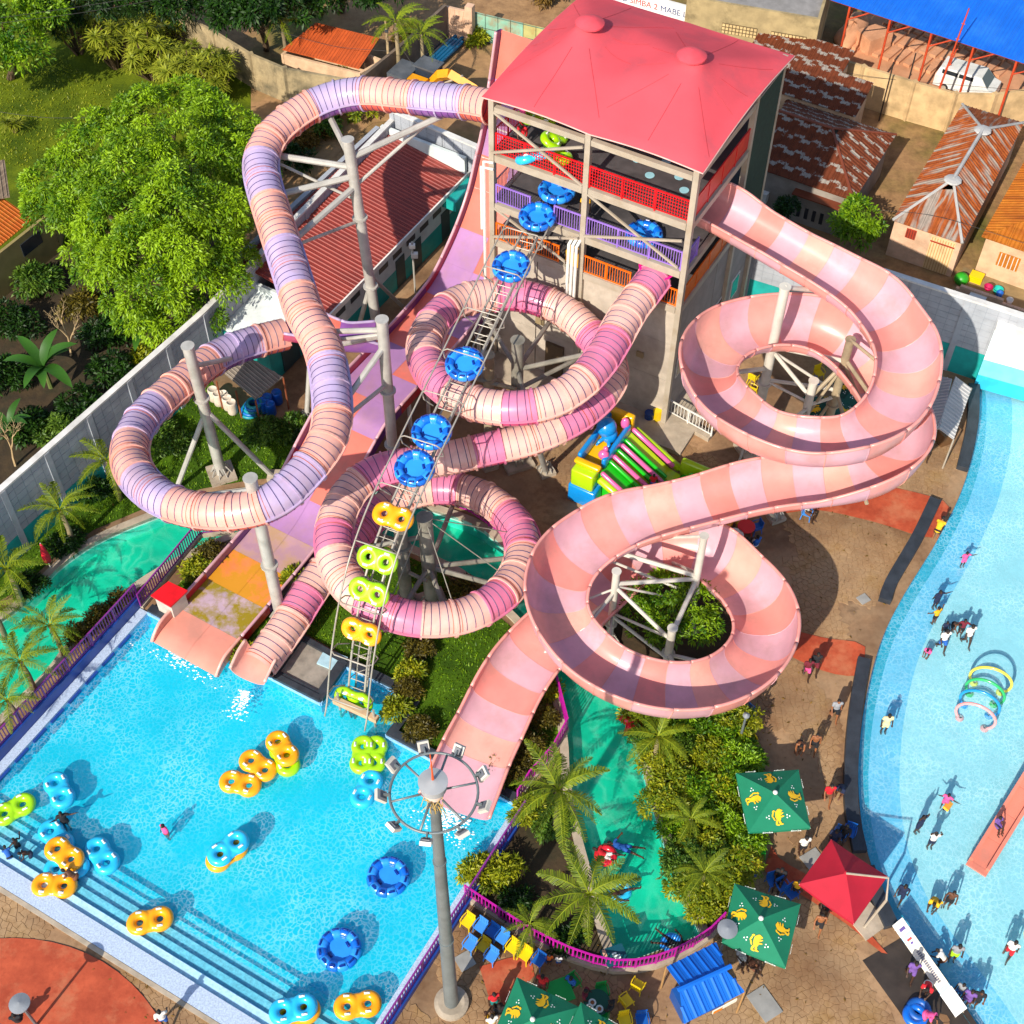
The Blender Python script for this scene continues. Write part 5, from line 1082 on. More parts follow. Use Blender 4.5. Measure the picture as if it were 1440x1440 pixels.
# white banner wall with painted writing
bn0, bn1 = P(852, -6, 2.2).xy.to_3d(), P(974, 27, 2.2).xy.to_3d(); bnd = (bn1-bn0).normalized(); bnn = Vector((-bnd.y, bnd.x, 0)); bnl = (bn1-bn0).length
bnw = thing('lettered_wall', 'white wall with a painted club name behind the red tower roof', 'wall', (bn0+bn1)/2)
MB().beam(bn0+Z3*1.55, bn1+Z3*1.55, 0.2, 3.1).build('wall_panel', mat('banner_white', 'd8d8d6', 0.7), bnw)
def text_mesh(s, size, m, parent, origin, xdir, zdir, name='lettering', align='LEFT'):
    cu = bpy.data.curves.new(name, 'FONT'); cu.body = s; cu.size = size; cu.align_x = align; cu.extrude = 0.004
    to = bpy.data.objects.new('tmp_text', cu); COL.objects.link(to); dg = bpy.context.evaluated_depsgraph_get(); dg.update()
    me = bpy.data.meshes.new_from_object(to.evaluated_get(dg)); bpy.data.objects.remove(to); bpy.data.curves.remove(cu); me.materials.clear(); me.materials.append(m)
    w = max((v.co.x for v in me.vertices), default=0); o = link_mesh(name, me, parent); xd = xdir.normalized(); zd = zdir.normalized(); nd = xd.cross(zd)
    M4 = Matrix(((xd.x, zd.x, nd.x), (xd.y, zd.y, nd.y), (xd.z, zd.z, nd.z))).to_4x4(); off = wloc(parent) if parent else Vector(); o.matrix_local = Matrix.Translation(origin-off) @ M4; return w
M_TXB, M_TXR = mat('sign_blue', '3c4a78', 0.6), mat('sign_red', 'b83a30', 0.6)
cx_ = bn0+bnd*0.15-bnn*0.115+Z3*2.25
for s_, m_ in (('CLUB ', M_TXB), ('SIMBA 2 ', M_TXR), ('MABE LIHA', M_TXB)):
    w = text_mesh(s_, 0.62, m_, bnw, cx_, bnd, Z3); cx_ = cx_+bnd*(w+0.22)
# top centre: orange roofed shed, compound walls, gate
orf = [P(397, 70, 3.0), P(505, 97, 3.0), P(536, 72, 3.4), P(436, 30, 3.4)]
oh = thing('orange_roof_shed', 'long shed with an orange tiled sheet roof behind the compound wall', 'shed', (sum(orf, Vector())/4).xy.to_3d())
strips_roof(oh, orf[0], orf[1], orf[2], orf[3], mat('orange_sheet', 'b8501c', 0.7, var=0.12, stain='8a3c14', samt=0.4), sw=0.9, rib=4, rows=2)
quadwalls(oh, [q.xy.to_3d()*1.0 for q in orf], 0, 2.7, M_PLAST)
M_RUBBLE = mat('rubble_wall', '9c8a68', 0.9, var=0.18, stain='4c4838', samt=0.8, sscale=0.5, bump=0.5, bscale=3)
cw = [q.xy.to_3d() for q in (P(225, 0, 3), P(300, 40, 3), P(352, 72, 3), P(400, 92, 3), P(500, 110, 3))]
cwo = thing('compound_wall', 'long rough stained block wall below the orange shed', 'wall', cw[0])
for i in range(4):
    a, b = cw[i], cw[i+1]; d = (b-a).normalized(); MB().beam(a+Z3*1.4, b+Z3*1.4, 0.22+0.003*i, 2.8).build('wall_panel', M_RUBBLE, cwo); MB().box(a+Z3*1.43, (0.32, 0.32, 2.9), yaw=0.4).build('pier', M_RUBBLE, cwo)
    L = (b-a).length; nn = Vector((d.y, -d.x, 0))
    for rw in range(6):
        nk = int(L/0.72)
        for k in range(nk):
            if random.random() < 0.25: continue
            MB().box(a+d*((k+0.5+0.25*(rw % 2))*L/(nk+0.5))+nn*0.112+Z3*(0.3+rw*0.42), (L/(nk+0.5)-0.05, 0.03, 0.37), yaw=math.atan2(d.y, d.x)).build('block', M_RUBBLE, cwo)
cw2 = [q.xy.to_3d() for q in (P(500, 110, 3), P(560, 62, 3), P(626, 3, 3))]
cwo2 = thing('compound_wall', 'dark shaded block wall behind the pile of blue pipes', 'wall', cw2[1])
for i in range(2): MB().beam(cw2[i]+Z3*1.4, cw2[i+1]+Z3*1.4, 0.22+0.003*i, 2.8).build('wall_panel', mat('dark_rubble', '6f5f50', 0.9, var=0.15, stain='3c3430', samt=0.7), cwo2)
cw3 = [P(627, 3, 2.8).xy.to_3d(), P(656, 10, 2.8).xy.to_3d()]
cwo3 = thing('gate_wall', 'short peach block wall with a square gate pier', 'wall', cw3[0]); d = (cw3[1]-cw3[0]).normalized(); nn = Vector((d.y, -d.x, 0)); L = (cw3[1]-cw3[0]).length
MB().beam(cw3[0]+Z3*1.25, cw3[1]+Z3*1.25, 0.2, 2.5).build('wall_panel', M_BRICKW, cwo3); MB().box(cw3[1]+d*0.25+Z3*1.5, (0.55, 0.55, 3.0), yaw=math.atan2(d.y, d.x)).build('pier', M_BRICKW, cwo3)
for rw in range(6):
    for k in range(4): MB().box(cw3[0]+d*((k+0.4+0.2*(rw % 2))*L/4.6)+nn*0.11+Z3*(0.25+rw*0.4), (L/4.6-0.04, 0.03, 0.36), yaw=math.atan2(d.y, d.x)).build('block', M_BRICKW, cwo3)
g0, g1 = P(665, 17, 2.2).xy.to_3d(), P(772, 42, 2.2).xy.to_3d(); gd = (g1-g0).normalized()
gt = thing('sheet_metal_gate', 'rusty turquoise sheet metal gate of several leaves at the yard entrance', 'gate', (g0+g1)/2)
for k in range(6):
    a, b = g0.lerp(g1, k/6+0.004), g0.lerp(g1, (k+1)/6-0.004)
    MB().beam(a+Z3*1.15, b+Z3*1.15, 0.06, 2.2).build('gate_leaf', mat('turq_gate%d' % (k > 3), '7fae98' if k <= 3 else 'a8a468', 0.7, var=0.12, stain='a05a24', samt=0.8, sscale=0.6), gt)
    for z in (0.1, 1.15, 2.2): MB().beam(a+Z3*z, b+Z3*z, 0.1, 0.06).build('gate_rail', mat('gate_frame', '4f6f66', 0.6, stain='7a4a24', samt=0.6), gt)
# houses at the left edge
M_BROWNR = streak_mat('brown_sheet', '6b5b4c', '8a7864', U3, (0.3, 6.0), 0.45, 0.6); M_AMBER = streak_mat('amber_sheet', 'a04c0e', 'b0641c', U3, (0.3, 5.0), 0.45, 0.65)
lh = [P(-40, 262, 3.2), P(30, 238, 3.2)]
h1 = thing('brown_roof_house', 'house with brown ribbed roof half hidden by the big mango tree', 'house', P(0, 300))
e0_, e1_ = P(-60, 300, 3.0), P(36, 292, 3.0)
qa = [P(-30, 372, 3.0), P(47, 300, 3.0), P(30, 240, 4.0), P(-60, 245, 4.0)]
strips_roof(h1, P(-60, 290, 4.2), P(14, 277, 4.2), P(32, 240, 4.5), P(-60, 236, 4.5), M_BROWNR, sw=0.9, rib=4)
strips_roof(h1, P(-70, 405, 3.0), P(46, 308, 3.0), P(14, 276, 4.1), P(-70, 310, 4.1), M_AMBER, sw=0.7, rib=3)
wl_ = [P(-70, 405, 3.0).xy.to_3d()+Vector((0.4, 0.5, 0)), P(60, 306, 3.0).xy.to_3d()+Vector((0.2, 0.5, 0))]
MB().beam(wl_[0]+Z3*1.45, wl_[1]+Z3*1.45, 0.2, 2.9).build('wall', mat('olive_plaster', '8a7a4a', 0.85), h1)
wd = (wl_[1]-wl_[0]).normalized(); MB().box(wl_[1]-wd*1.9+Vector((wd.y, -wd.x, 0))*0.12+Z3*2.0, (1.6, 0.08, 0.9), yaw=math.atan2(wd.y, wd.x)).build('window', mat('dark_glass', '2b3036', 0.1), h1)
MB().beam(wl_[1]+Z3*1.45, wl_[1]+Vector((-0.5, 5, 1.45)), 0.2, 2.9).build('wall', mat('olive_plaster', '8a7a4a', 0.85), h1)
# ================================================================ RAILINGS AROUND THE POOL AND THE RIVER
M_MAG = mat('magenta_rail', 'b01890', 0.35, var=0.06); M_VIO = mat('violet_rail', '7c2a80', 0.35, var=0.06)
def fence(label, pts, z0, h, m, plinth=None, pm=None, bar=0.17, group='magenta railings'):
    o = thing('pool_railing', label, 'railing', Vector(pts[0]), group)
    if plinth:
        mb = MB(); wallstrip(mb, [Vector(p) for p in pts], 0.0, z0, plinth); mb.build('plinth', pm or M_NAVY, o)
    railing('f', pts, z0, h, m, bar=bar, parent=o, bw=0.045, bottom=0.1); return o
fence('violet railing on a navy wall along the left side of the big pool', [POOL_L0-W3*0.62-U3*1, LT-W3*0.62+U3*0.2], 0.75, 1.0, M_VIO, 0.25)
fence('violet railing with pale bars climbing beside the ramp foot', PL([(200, 856), (283, 755), (330, 750)]), 0.25, 1.0, M_VIO, 0.2, M_CONC)
fence('violet railing on a navy wall along the right side of the big pool', [r0+W3*0.55, r0.lerp(POOL_BR, 0.5)+W3*0.55, POOL_BR+W3*0.55], 0.4, 0.95, M_VIO, 0.25)
fence('curved magenta railing between the sun loungers and the palm bed', curve2(PL([(655, 1262), (700, 1292), (760, 1329), (820, 1355), (872, 1366), (930, 1356), (985, 1328), (1015, 1300)]), 0.9), 0.35, 0.9, M_MAG, 0.3, M_CONC)
fence('magenta railing on the bank between the salmon chute and the river', PL([(782, 968), (797, 1028), (776, 1066), (744, 1102), (728, 1128)]), 0.2, 1.0, M_MAG, 0.2, M_CONC)
fence('magenta railing behind the lower pink loop on the river bank', PL([(604, 703), (660, 722), (716, 762), (745, 800)]), 0.15, 1.1, M_MAG)
# ================================================================ VEGETATION
sheet('yard_grass', PL([(-80, -60), (200, -40), (300, 60), (345, 100), (400, 130), (420, 160), (360, 250), (320, 380), (240, 470), (100, 560), (-80, 700), (-200, 600), (-200, 200)]), [], 0.01, M_LAWN2)
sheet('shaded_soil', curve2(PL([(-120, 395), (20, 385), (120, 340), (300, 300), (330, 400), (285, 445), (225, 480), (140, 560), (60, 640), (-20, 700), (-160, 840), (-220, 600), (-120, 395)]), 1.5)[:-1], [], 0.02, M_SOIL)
sheet('dirt_yard', curve2(PL([(352, 96), (420, 110), (500, 130), (560, 80), (640, 40), (700, 60), (880, 60), (880, 200), (700, 220), (560, 170), (500, 190), (420, 270), (360, 220), (352, 96)]), 1.5)[:-1], [], 0.022, mat('dry_dirt', '9a7650', 0.95, var=0.18, stain='6e6430', samt=0.5, sscale=0.35, bump=0.4, bscale=3))
LM = {k: leafmat('leaf_'+k, a, b, scale=s_) for k, (a, b, s_) in dict(mango=('346a0a', 'a6cc1a', 0.5), dark=('12300c', '3a6414', 0.6), yellow=('5c7c12', 'c8c424', 0.7), dracaena=('54741a', 'cccc3c', 0.8), brown=('3f3c14', '8a7a24', 0.9), fern=('2f5a14', '86a838', 1.0), palm=('3a6410', 'a8b424', 0.7), banana=('1c4c14', '4f8424', 0.6), dry=('6b5020', 'a88434', 1.2)).items()}
M_BARK = mat('bark', '5a4630', 0.95, var=0.2, bump=0.6, bscale=12); M_PTRUNK = mat('palm_trunk', '8a7a5c', 0.9, var=0.15, bump=0.4, bscale=14); M_DRYB = mat('dry_branch', 'a8906a', 0.9, var=0.15)
def leaves(centers, radii, per, size, lobec, rng, droop=0.35, asp=0.33, up=0.2, shell=0.35, tvar=(0.1, 0.75)):
    """leaf-sized faces round each clump centre; returns verts, quads, tone"""
    n = len(centers)*per; C = np.repeat(np.asarray(centers), per, axis=0); Rr = np.repeat(np.asarray(radii), per); LC = np.repeat(np.asarray(lobec), per, axis=0)
    d = rng.normal(size=(n, 3)); d /= np.linalg.norm(d, axis=1)[:, None]
    out = C-LC; out /= np.linalg.norm(out, axis=1)[:, None]+1e-6
    d = d+out*0.75; d[:, 2] += up; d /= np.linalg.norm(d, axis=1)[:, None]
    base = C+d*(Rr*rng.uniform(shell, 1.0, n)**0.6)[:, None]
    ax = d+rng.normal(size=(n, 3))*0.55; ax[:, 2] -= droop; ax /= np.linalg.norm(ax, axis=1)[:, None]
    sd = np.cross(ax, rng.normal(size=(n, 3))*0.7+out); sd /= np.linalg.norm(sd, axis=1)[:, None]+1e-6
    L = size*rng.uniform(0.7, 1.3, n)[:, None]
    V = np.stack([base, base+ax*L*0.5+sd*L*asp*0.5, base+ax*L+np.array([0, 0, -1])*L*0.12, base+ax*L*0.5-sd*L*asp*0.5], axis=1).reshape(-1, 3)
    F = np.arange(n*4).reshape(n, 4); ct = np.repeat(rng.uniform(tvar[0], tvar[1], len(centers)), per); tone = np.clip(ct+rng.normal(size=n)*0.18, 0, 1)
    return V, F, np.repeat(tone, 4)
def crown(lobes, clumps, cr, per, size, rng, **kw):
    cs, rs, lc = [], [], []
    tot = sum(r*r for _, r in lobes)
    for c, r in lobes:
        k = max(3, int(clumps*r*r/tot))
        for _ in range(k):
            d = rng.normal(size=3); d /= np.linalg.norm(d); d[2] = abs(d[2])*0.9 if rng.random() < 0.8 else d[2]*0.6
            cs.append(np.array(c)+d*np.array([r, r, r*0.85])*rng.uniform(0.62, 1.0)); rs.append(cr*rng.uniform(0.6, 1.35)); lc.append(np.array(c)-np.array([0, 0, r*0.5]))
    return leaves(cs, rs, per, size, lc, rng, **kw)
def tree(name, label, cat, base, lobes, clumps, cr, per, size, lm, seed, trunk=0.3, group=None, limbs=True, **kw):
    rng = np.random.default_rng(seed); base = Vector(base); o = thing(name, label, cat, base, group)
    V, F, t = crown([(tuple(Vector(c)-base), r) for c, r in lobes], clumps, cr, per, size, rng, **kw)
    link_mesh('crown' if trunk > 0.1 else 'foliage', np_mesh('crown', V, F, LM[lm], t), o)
    mb = MB(); top = sum((Vector(c)*r for c, r in lobes), Vector())/sum(r for _, r in lobes)
    fork = base.lerp(top, 0.45); fork.x += trunk*0.5
    mb.tube([base-Z3*0.05, base.lerp(fork, 0.5)+Vector((trunk*0.3, 0, 0)), fork], [trunk, trunk*0.8, trunk*0.7], 8)
    mb.build('trunk' if trunk > 0.1 else 'stem', M_BARK, o)
    if limbs:
        for c, r in lobes[:10]:
            c = Vector(c); mid = fork.lerp(c, 0.5)+Z3*r*0.2; MB().tube([fork, mid, c+Z3*r*0.3], [trunk*0.55, trunk*0.35, trunk*0.12], 6).build('limb', M_BARK, o)
    return o
def lob(lst): return [(P(x, y, z), r) for x, y, z, r in lst]
tree('mango_tree', 'huge spreading mango tree with bright green crown filling the upper left', 'tree', P(235, 400), lob([(72, 262, 5.2, 1.5), (108, 222, 6.0, 1.6), (62, 300, 4.2, 1.3), (105, 285, 6.2, 1.6), (150, 195, 6.6, 1.7), (205, 168, 7.2, 1.8), (250, 150, 6.8, 1.5), (295, 165, 7.2, 1.7), (335, 190, 6.4, 1.5), (345, 240, 5.6, 1.5), (310, 225, 7.6, 1.8), (255, 215, 8.4, 1.9), (200, 235, 8.2, 1.9), (155, 255, 7.4, 1.8), (190, 300, 8.0, 1.9), (245, 285, 8.8, 2.0), (300, 290, 7.8, 1.8), (340, 300, 5.6, 1.5), (150, 320, 6.6, 1.7), (110, 345, 4.8, 1.5), (140, 375, 5.4, 1.6), (190, 362, 6.8, 1.8), (240, 350, 7.4, 1.8), (290, 350, 6.6, 1.7), (325, 385, 4.8, 1.5), (175, 415, 4.6, 1.5), (220, 410, 5.4, 1.6), (270, 405, 5.2, 1.6), (235, 452, 3.2, 1.3), (200, 445, 3.4, 1.2), (290, 435, 3.6, 1.3)]), 430, 0.74, 250, 0.25, 'mango', 3, trunk=0.5, up=0.3, shell=0.7, droop=0.6, tvar=(0.2, 1.0))
tree('shade_tree', 'dark green tree cut by the top left corner', 'tree', P(15, 110), lob([(0, 20, 5, 2.4), (30, 70, 4.5, 1.7), (-20, 80, 4, 2.0), (60, 20, 5, 1.5)]), 120, 0.7, 90, 0.34, 'mango', 4, trunk=0.3)
tree('shade_tree', 'dark leafy tree at the top edge beside the orange shed', 'tree', P(375, 70), lob([(330, 15, 5, 1.8), (375, 10, 5.5, 2.0), (410, 20, 5, 1.6), (300, 5, 4, 1.6)]), 110, 0.7, 80, 0.4, 'dark', 5, trunk=0.25)
tree('shade_tree', 'dark broad tree at the top edge left of centre', 'tree', P(480, 15), lob([(470, -10, 5, 2.0), (520, -12, 5, 2.0), (440, -20, 5, 1.8)]), 80, 0.7, 80, 0.4, 'dark', 6, trunk=0.25)
tree('shade_tree', 'dark tree behind the dracaenas at the top left edge', 'tree', P(120, 20), lob([(100, 0, 4.5, 1.8), (150, -8, 5, 1.8), (200, -5, 4.5, 1.7), (75, 25, 3.8, 1.4), (245, 5, 4, 1.5)]), 110, 0.7, 80, 0.36, 'dark', 14, trunk=0.22)
tree('round_tree', 'small round bright green tree in front of the patched roof house', 'tree', P(1210, 345), lob([(1205, 305, 3.2, 1.1), (1222, 318, 2.8, 0.9), (1190, 318, 2.8, 0.8), (1208, 330, 2.2, 0.9)]), 55, 0.45, 80, 0.3, 'mango', 7, trunk=0.12)
tree('round_tree', 'small dark tree in the shade beside the patched roof house porch', 'tree', P(1106, 312), lob([(1106, 292, 2.2, 0.6)]), 16, 0.4, 60, 0.25, 'dark', 8, trunk=0.11)
tree('coil_tree', 'feathery light green tree growing inside the lower salmon coil', 'tree', P(950, 885), lob([(905, 850, 2.4, 0.9), (940, 835, 3.0, 1.1), (975, 850, 2.8, 1.1), (985, 885, 2.2, 0.9), (940, 880, 2.6, 1.0), (910, 885, 1.8, 0.8)]), 100, 0.42, 80, 0.22, 'mango', 9, trunk=0.12)
# tall garden growth on the upper left: dracaenas with rosette heads
def strap_rosette(n, L, w, seed, droop=0.9):
    rng = random.Random(seed); V = []; F = []; t = []
    for k in range(n):
        a = k*2.39996+rng.uniform(-.2, .2); e = rng.uniform(0.15, 1.35); l = L*rng.uniform(0.75, 1.1); d = Vector((math.cos(a), math.sin(a), 0)); s_ = Vector((-d.y, d.x, 0)); o = len(V)
        for q in range(4):
            f = q/3; p = d*(l*f*math.cos(e)+l*0.15*f*f)+Z3*(l*f*math.sin(e)-droop*l*0.5*f*f); ww = w*(1-f*0.85)*(0.6 if q == 0 else 1)
            V += [p-s_*ww, p+s_*ww]; t += [f*0.5+rng.uniform(0, .4)]*2
        F += [(o+2*q, o+2*q+1, o+2*q+3, o+2*q+2) for q in range(3)]
    return np_mesh('rosette', np.array([tuple(v) for v in V]), np.array(F), LM['dracaena'], np.clip(t, 0, 1))
ROS = [strap_rosette(34, 0.85, 0.075, s_) for s_ in (1, 2, 3)]
def dracaena(label, px, py, heads, spread, h, seed, group='dracaenas on the upper left lawn'):
    heads = int(heads*1.5) if heads > 5 else heads; rng = random.Random(seed); b = P(px, py); o = thing('dracaena', label, 'plant', b, group)
    for k in range(heads):
        a = rng.uniform(0, 6.28); r = spread*math.sqrt(rng.random()); tip = Vector((math.cos(a)*r, math.sin(a)*r, h*rng.uniform(0.45, 1.0)*(1-0.3*r/max(.01, spread))))
        MB().tube([b+Vector((tip.x*0.2, tip.y*0.2, 0)), b+Vector((tip.x*0.6, tip.y*0.6, tip.z*0.5)), b+tip], [0.07, 0.055, 0.04], 5).build('stem', M_BARK, o)
        q = link_mesh('rosette', ROS[k % 3], o, tip); q.rotation_euler = (rng.uniform(-.3, .3), rng.uniform(-.3, .3), rng.uniform(0, 6.28)); q.scale = (rng.uniform(.8, 1.2),)*3
    return o
for i, (px, py, n, s_, h, lab) in enumerate(((112, 75, 16, 1.5, 5.0, 'leftmost clump of dracaenas in the row behind the mango tree'), (165, 95, 26, 1.7, 4.5, 'second clump of dracaenas, left of the middle of the row'), (215, 110, 28, 1.7, 4.2, 'middle clump of dracaenas with yellow rosettes'), (262, 128, 28, 1.7, 4.0, 'dracaena clump right of the middle of the row'), (308, 140, 24, 1.5, 4.2, 'rightmost clump of dracaenas next to the rough block wall'), (235, 70, 18, 1.6, 3.5, 'dracaena clump at the back of the row against the wall'), (22, 186, 4, 0.4, 1.2, 'small lone dracaena on the open lawn'), (140, 30, 14, 1.6, 4.5, 'tall dracaena clump at the top edge of the photo'))):
    dracaena(lab, px, py, n, s_, h, 20+i)
# banana plant and bare shrubs in the shaded corner
def big_leaf(L, w, seed):
    V = []; F = []; t = []
    for q in range(9):
        f = q/8; x = L*f; z = L*(0.75*f-0.75*f*f); ww = w*math.sin(math.pi*min(1, f*0.93+0.07))**0.6*(0.25 if q == 0 else 1)
        V += [(x, -ww, z+ww*0.25), (x, 0, z), (x, ww, z+ww*0.25)]; t += [0.3+0.4*f]*3
    for q in range(8):
        for k in range(2): F.append((3*q+k, 3*q+k+1, 3*q+k+4, 3*q+k+3))
    return np_mesh('leaf', np.array(V), np.array(F), LM['banana'], t)
BLF = big_leaf(2.6, 0.34, 1)
def banana(label, px, py, n, seed, h=1.6, sc_=1.0):
    rng = random.Random(seed); b = P(px, py); o = thing('banana_plant', label, 'plant', b); MB().tube([b, b+Z3*h], [0.16, 0.1], 8).build('stem', mat('green_stem', '5a6a30', 0.8), o)
    for k in range(n):
        q = link_mesh('leaf', BLF, o, Z3*h); q.rotation_euler = (0, rng.uniform(-0.7, 0.1), k*2.4+rng.uniform(-.3, .3)); q.scale = (sc_*rng.uniform(.75, 1.1),)*3
banana('large banana plant with broad dark leaves in the shaded corner', 72, 545, 9, 1); banana('banana plant leaning over the block wall', 208, 490, 6, 2, 1.4, 0.8); banana('banana plant low at the left edge', 22, 620, 6, 3, 1.2, 0.7)
def bare(label, px, py, h, seed):
    rng = random.Random(seed); b = P(px, py); o = thing('bare_tree', label, 'tree', b); mb = MB()
    def br(p, d, l, r, dep):
        e = p+d*l; mb.tube([p, p.lerp(e, .5)+Vector((rng.uniform(-.06, .06), rng.uniform(-.06, .06), 0))*l, e], [r, r*.8, r*.6], 5)
        if dep:
            for _ in range(3): br(e if rng.random() < .6 else p.lerp(e, .7), (d+Vector((rng.uniform(-.8, .8), rng.uniform(-.8, .8), rng.uniform(-.1, .5)))).normalized(), l*rng.uniform(.55, .8), r*.55, dep-1)
    br(b, Vector((0.1, 0.05, 1)).normalized(), h*0.4, 0.09, 4); mb.build('branches', M_DRYB, o)
bare('leafless pale shrub by the left end of the block wall', 22, 655, 3.4, 3); bare('leafless shrub below the mango tree', 100, 500, 3.6, 5); bare('leafless twiggy shrub low beside the block wall', 62, 680, 2.4, 8)
for i, (px, py, r, lm, lab) in enumerate(((20, 470, 1.3, 'dark', 'dark bush at the left edge above the banana plant'), (120, 585, 1.1, 'dark', 'low dark bush between banana plant and wall'), (170, 535, 1.2, 'dark', 'dark bush close to the block wall'), (150, 480, 1.0, 'dark', 'dark bush under the mango crown'), (45, 610, 0.9, 'dark', 'dark bush beside the leafless shrub'), (90, 620, 0.9, 'fern', 'mid green bush near the leafless shrub'), (55, 405, 1.0, 'fern', 'green bush below the amber roofed house'), (215, 508, 0.8, 'yellow', 'yellowish bush behind the coping of the wall'), (10, 540, 1.1, 'dark', 'dark bush on the very left edge'), (120, 440, 0.9, 'brown', 'brownish bush under the mango branches'))):
    b = P(px, py); tree('bush', lab, 'bush', b, [(b+Z3*r*0.6, r), (b+Vector((r*.7, .2, r*.4)), r*.7), (b+Vector((-r*.6, -.3, r*.4)), r*.7)], 40, 0.4, 55, 0.3, lm, 60+i, trunk=0.06, group='bushes in the wooded corner', limbs=False)
for i, (px, py, r, lm, lab) in enumerate(((455, 188, 1.0, 'fern', 'green bush under the first bend of the lavender tube'), (500, 165, 1.2, 'yellow', 'bright bush behind the lavender tube, right of the wall corner'), (430, 205, 0.8, 'dry', 'dry yellow tuft of maize below the tube bend'), (400, 240, 1.3, 'dark', 'dark bush between mango tree and red roof'), (420, 120, 0.6, 'yellow', 'small bright bush at the foot of the rough wall'), (497, 105, 0.7, 'yellow', 'spiky bright plant left of the slim pole at the tube'), (540, 108, 0.6, 'yellow', 'small green plant right of the slim pole'), (580, 60, 0.9, 'brown', 'weedy clump against the dark wall'), (672, 60, 0.6, 'yellow', 'grass tuft near the gate pier'), (770, 5, 1.0, 'dry', 'dry yellow bush beyond the metal gate'))):
    b = P(px, py); tree('bush', lab, 'bush', b, [(b+Z3*r*0.6, r), (b+Vector((r*.7, .2, r*.4)), r*.7), (b+Vector((-r*.6, -.3, r*.4)), r*.7)], 40, 0.4, 55, 0.3, lm, 80+i, trunk=0.06, group='bushes around the dirt yard', limbs=False)
# palms
def frond_mesh(L, seed, n=36):
    rng = random.Random(seed); V = []; F = []; t = []
    pts = [Vector((L*f*(1-0.12*f), 0, L*(0.5*f-0.85*f*f))) for f in [k/10 for k in range(11)]]
    def at(f): k = min(9, int(f*10)); return pts[k].lerp(pts[k+1], f*10-k)
    for q in range(10):
        o = len(V); w0, w1 = 0.035*(1-q/11), 0.035*(1-(q+1)/11); V += [pts[q]+Vector((0, -w0, 0.01)), pts[q]+Vector((0, w0, 0.01)), pts[q+1]+Vector((0, w1, 0.01)), pts[q+1]+Vector((0, -w1, 0.01))]; F.append((o, o+1, o+2, o+3)); t += [0.9]*4
    for k in range(n):
        f = 0.12+0.88*k/(n-1); p = at(f); l = L*0.27*(math.sin(math.pi*min(1, f*0.85+0.12))**0.7)*rng.uniform(.85, 1.1)
        for sd in (-1, 1):
            d = Vector((0.5+rng.uniform(-.12, .2), sd*0.9, -0.25+rng.uniform(-.22, .16))).normalized(); dd = Vector((0.5, sd*0.4, -0.95)).normalized(); w = Vector((0.018, -sd*0.005, 0))*L/2.4; o = len(V)
            a, b, c = p, p+d*l*0.55, p+d*l*0.55+(d*0.55+dd*0.45)*l*0.5
            V += [a-w, a+w, b+w*0.9, b-w*0.9, c]; F += [(o, o+1, o+2, o+3), (o+3, o+2, o+4, o+4)]; tt = rng.uniform(0.15, 0.75); t += [tt, tt, tt+.1, tt+.1, tt+.25]
    return np_mesh('frond', np.array([tuple(v) for v in V]), np.array([f if len(set(f)) == 4 else f for f in F]), LM['palm'], np.clip(t, 0, 1))
FRD = [frond_mesh(2.5, s_) for s_ in (1, 2, 3)]
for fm in FRD:
    bm_ = fm; bm_.validate()
def palm(label, px, py, h, n, sc_, seed, group='palms in the park gardens', lean=(0, 0)):
    rng = random.Random(seed); top = P(px, py, h); b = Vector((top.x-lean[0], top.y-lean[1], 0)); o = thing('palm_tree', label, 'palm', b, group)
    MB().tube([b, b.lerp(top, .5)+Vector((.05, .05, 0)), top], [0.16*sc_+.04, 0.12*sc_+.03, 0.1*sc_+.02], 8).build('trunk', M_PTRUNK, o, smooth=True)
    for k in range(n):
        q = link_mesh('frond', FRD[k % 3], o, top-b); el = -0.75+1.0*(k/n)+rng.uniform(-.1, .1); q.rotation_euler = (rng.uniform(-.2, .2), el, k*2.399+rng.uniform(-.25, .25)); q.scale = (sc_*rng.uniform(.85, 1.1),)*3
for i, (px, py, h, n, s_, lab) in enumerate(((150, 648, 3.2, 13, 0.85, 'palm with drooping fronds against the block wall near the lavender loop'), (84, 718, 3.0, 13, 0.85, 'palm midway along the block wall above the river'), (8, 800, 3.0, 13, 0.9, 'palm cut by the left edge below the block wall'), (-12, 858, 2.4, 10, 0.8, 'palm fronds at the left edge on the river bank'), (70, 880, 2.6, 14, 0.75, 'palm leaning over the river beside the violet railing'), (28, 930, 2.6, 13, 0.75, 'middle palm of the three on the near river bank'), (10, 985, 2.2, 11, 0.7, 'lowest palm at the left edge by the violet railing'), (785, 1112, 4.2, 17, 0.98, 'tall palm with wide fronds between the chute and the river'), (828, 1258, 3.8, 17, 0.95, 'large palm overhanging the river near the curved magenta railing'), (925, 1036, 2.8, 14, 0.72, 'palm at the top of the hedge below the salmon coil'), (972, 1152, 1.9, 12, 0.55, 'palm in the middle of the hedge bed'), (990, 1228, 1.9, 13, 0.62, 'palm at the lower end of the hedge bed'), (556, 32, 5.0, 13, 1.0, 'tall palm near the top edge beside the dark wall'), (592, 48, 4.4, 11, 0.85, 'shorter palm next to the tall one by the dark wall'), (395, 30, 4.5, 12, 0.9, 'palm behind the rough wall left of the orange shed'), (745, 1300, 1.4, 9, 0.55, 'young palm in the dark bed behind the magenta railing'))):
    palm(lab, px, py, h, n, s_, 100+i)
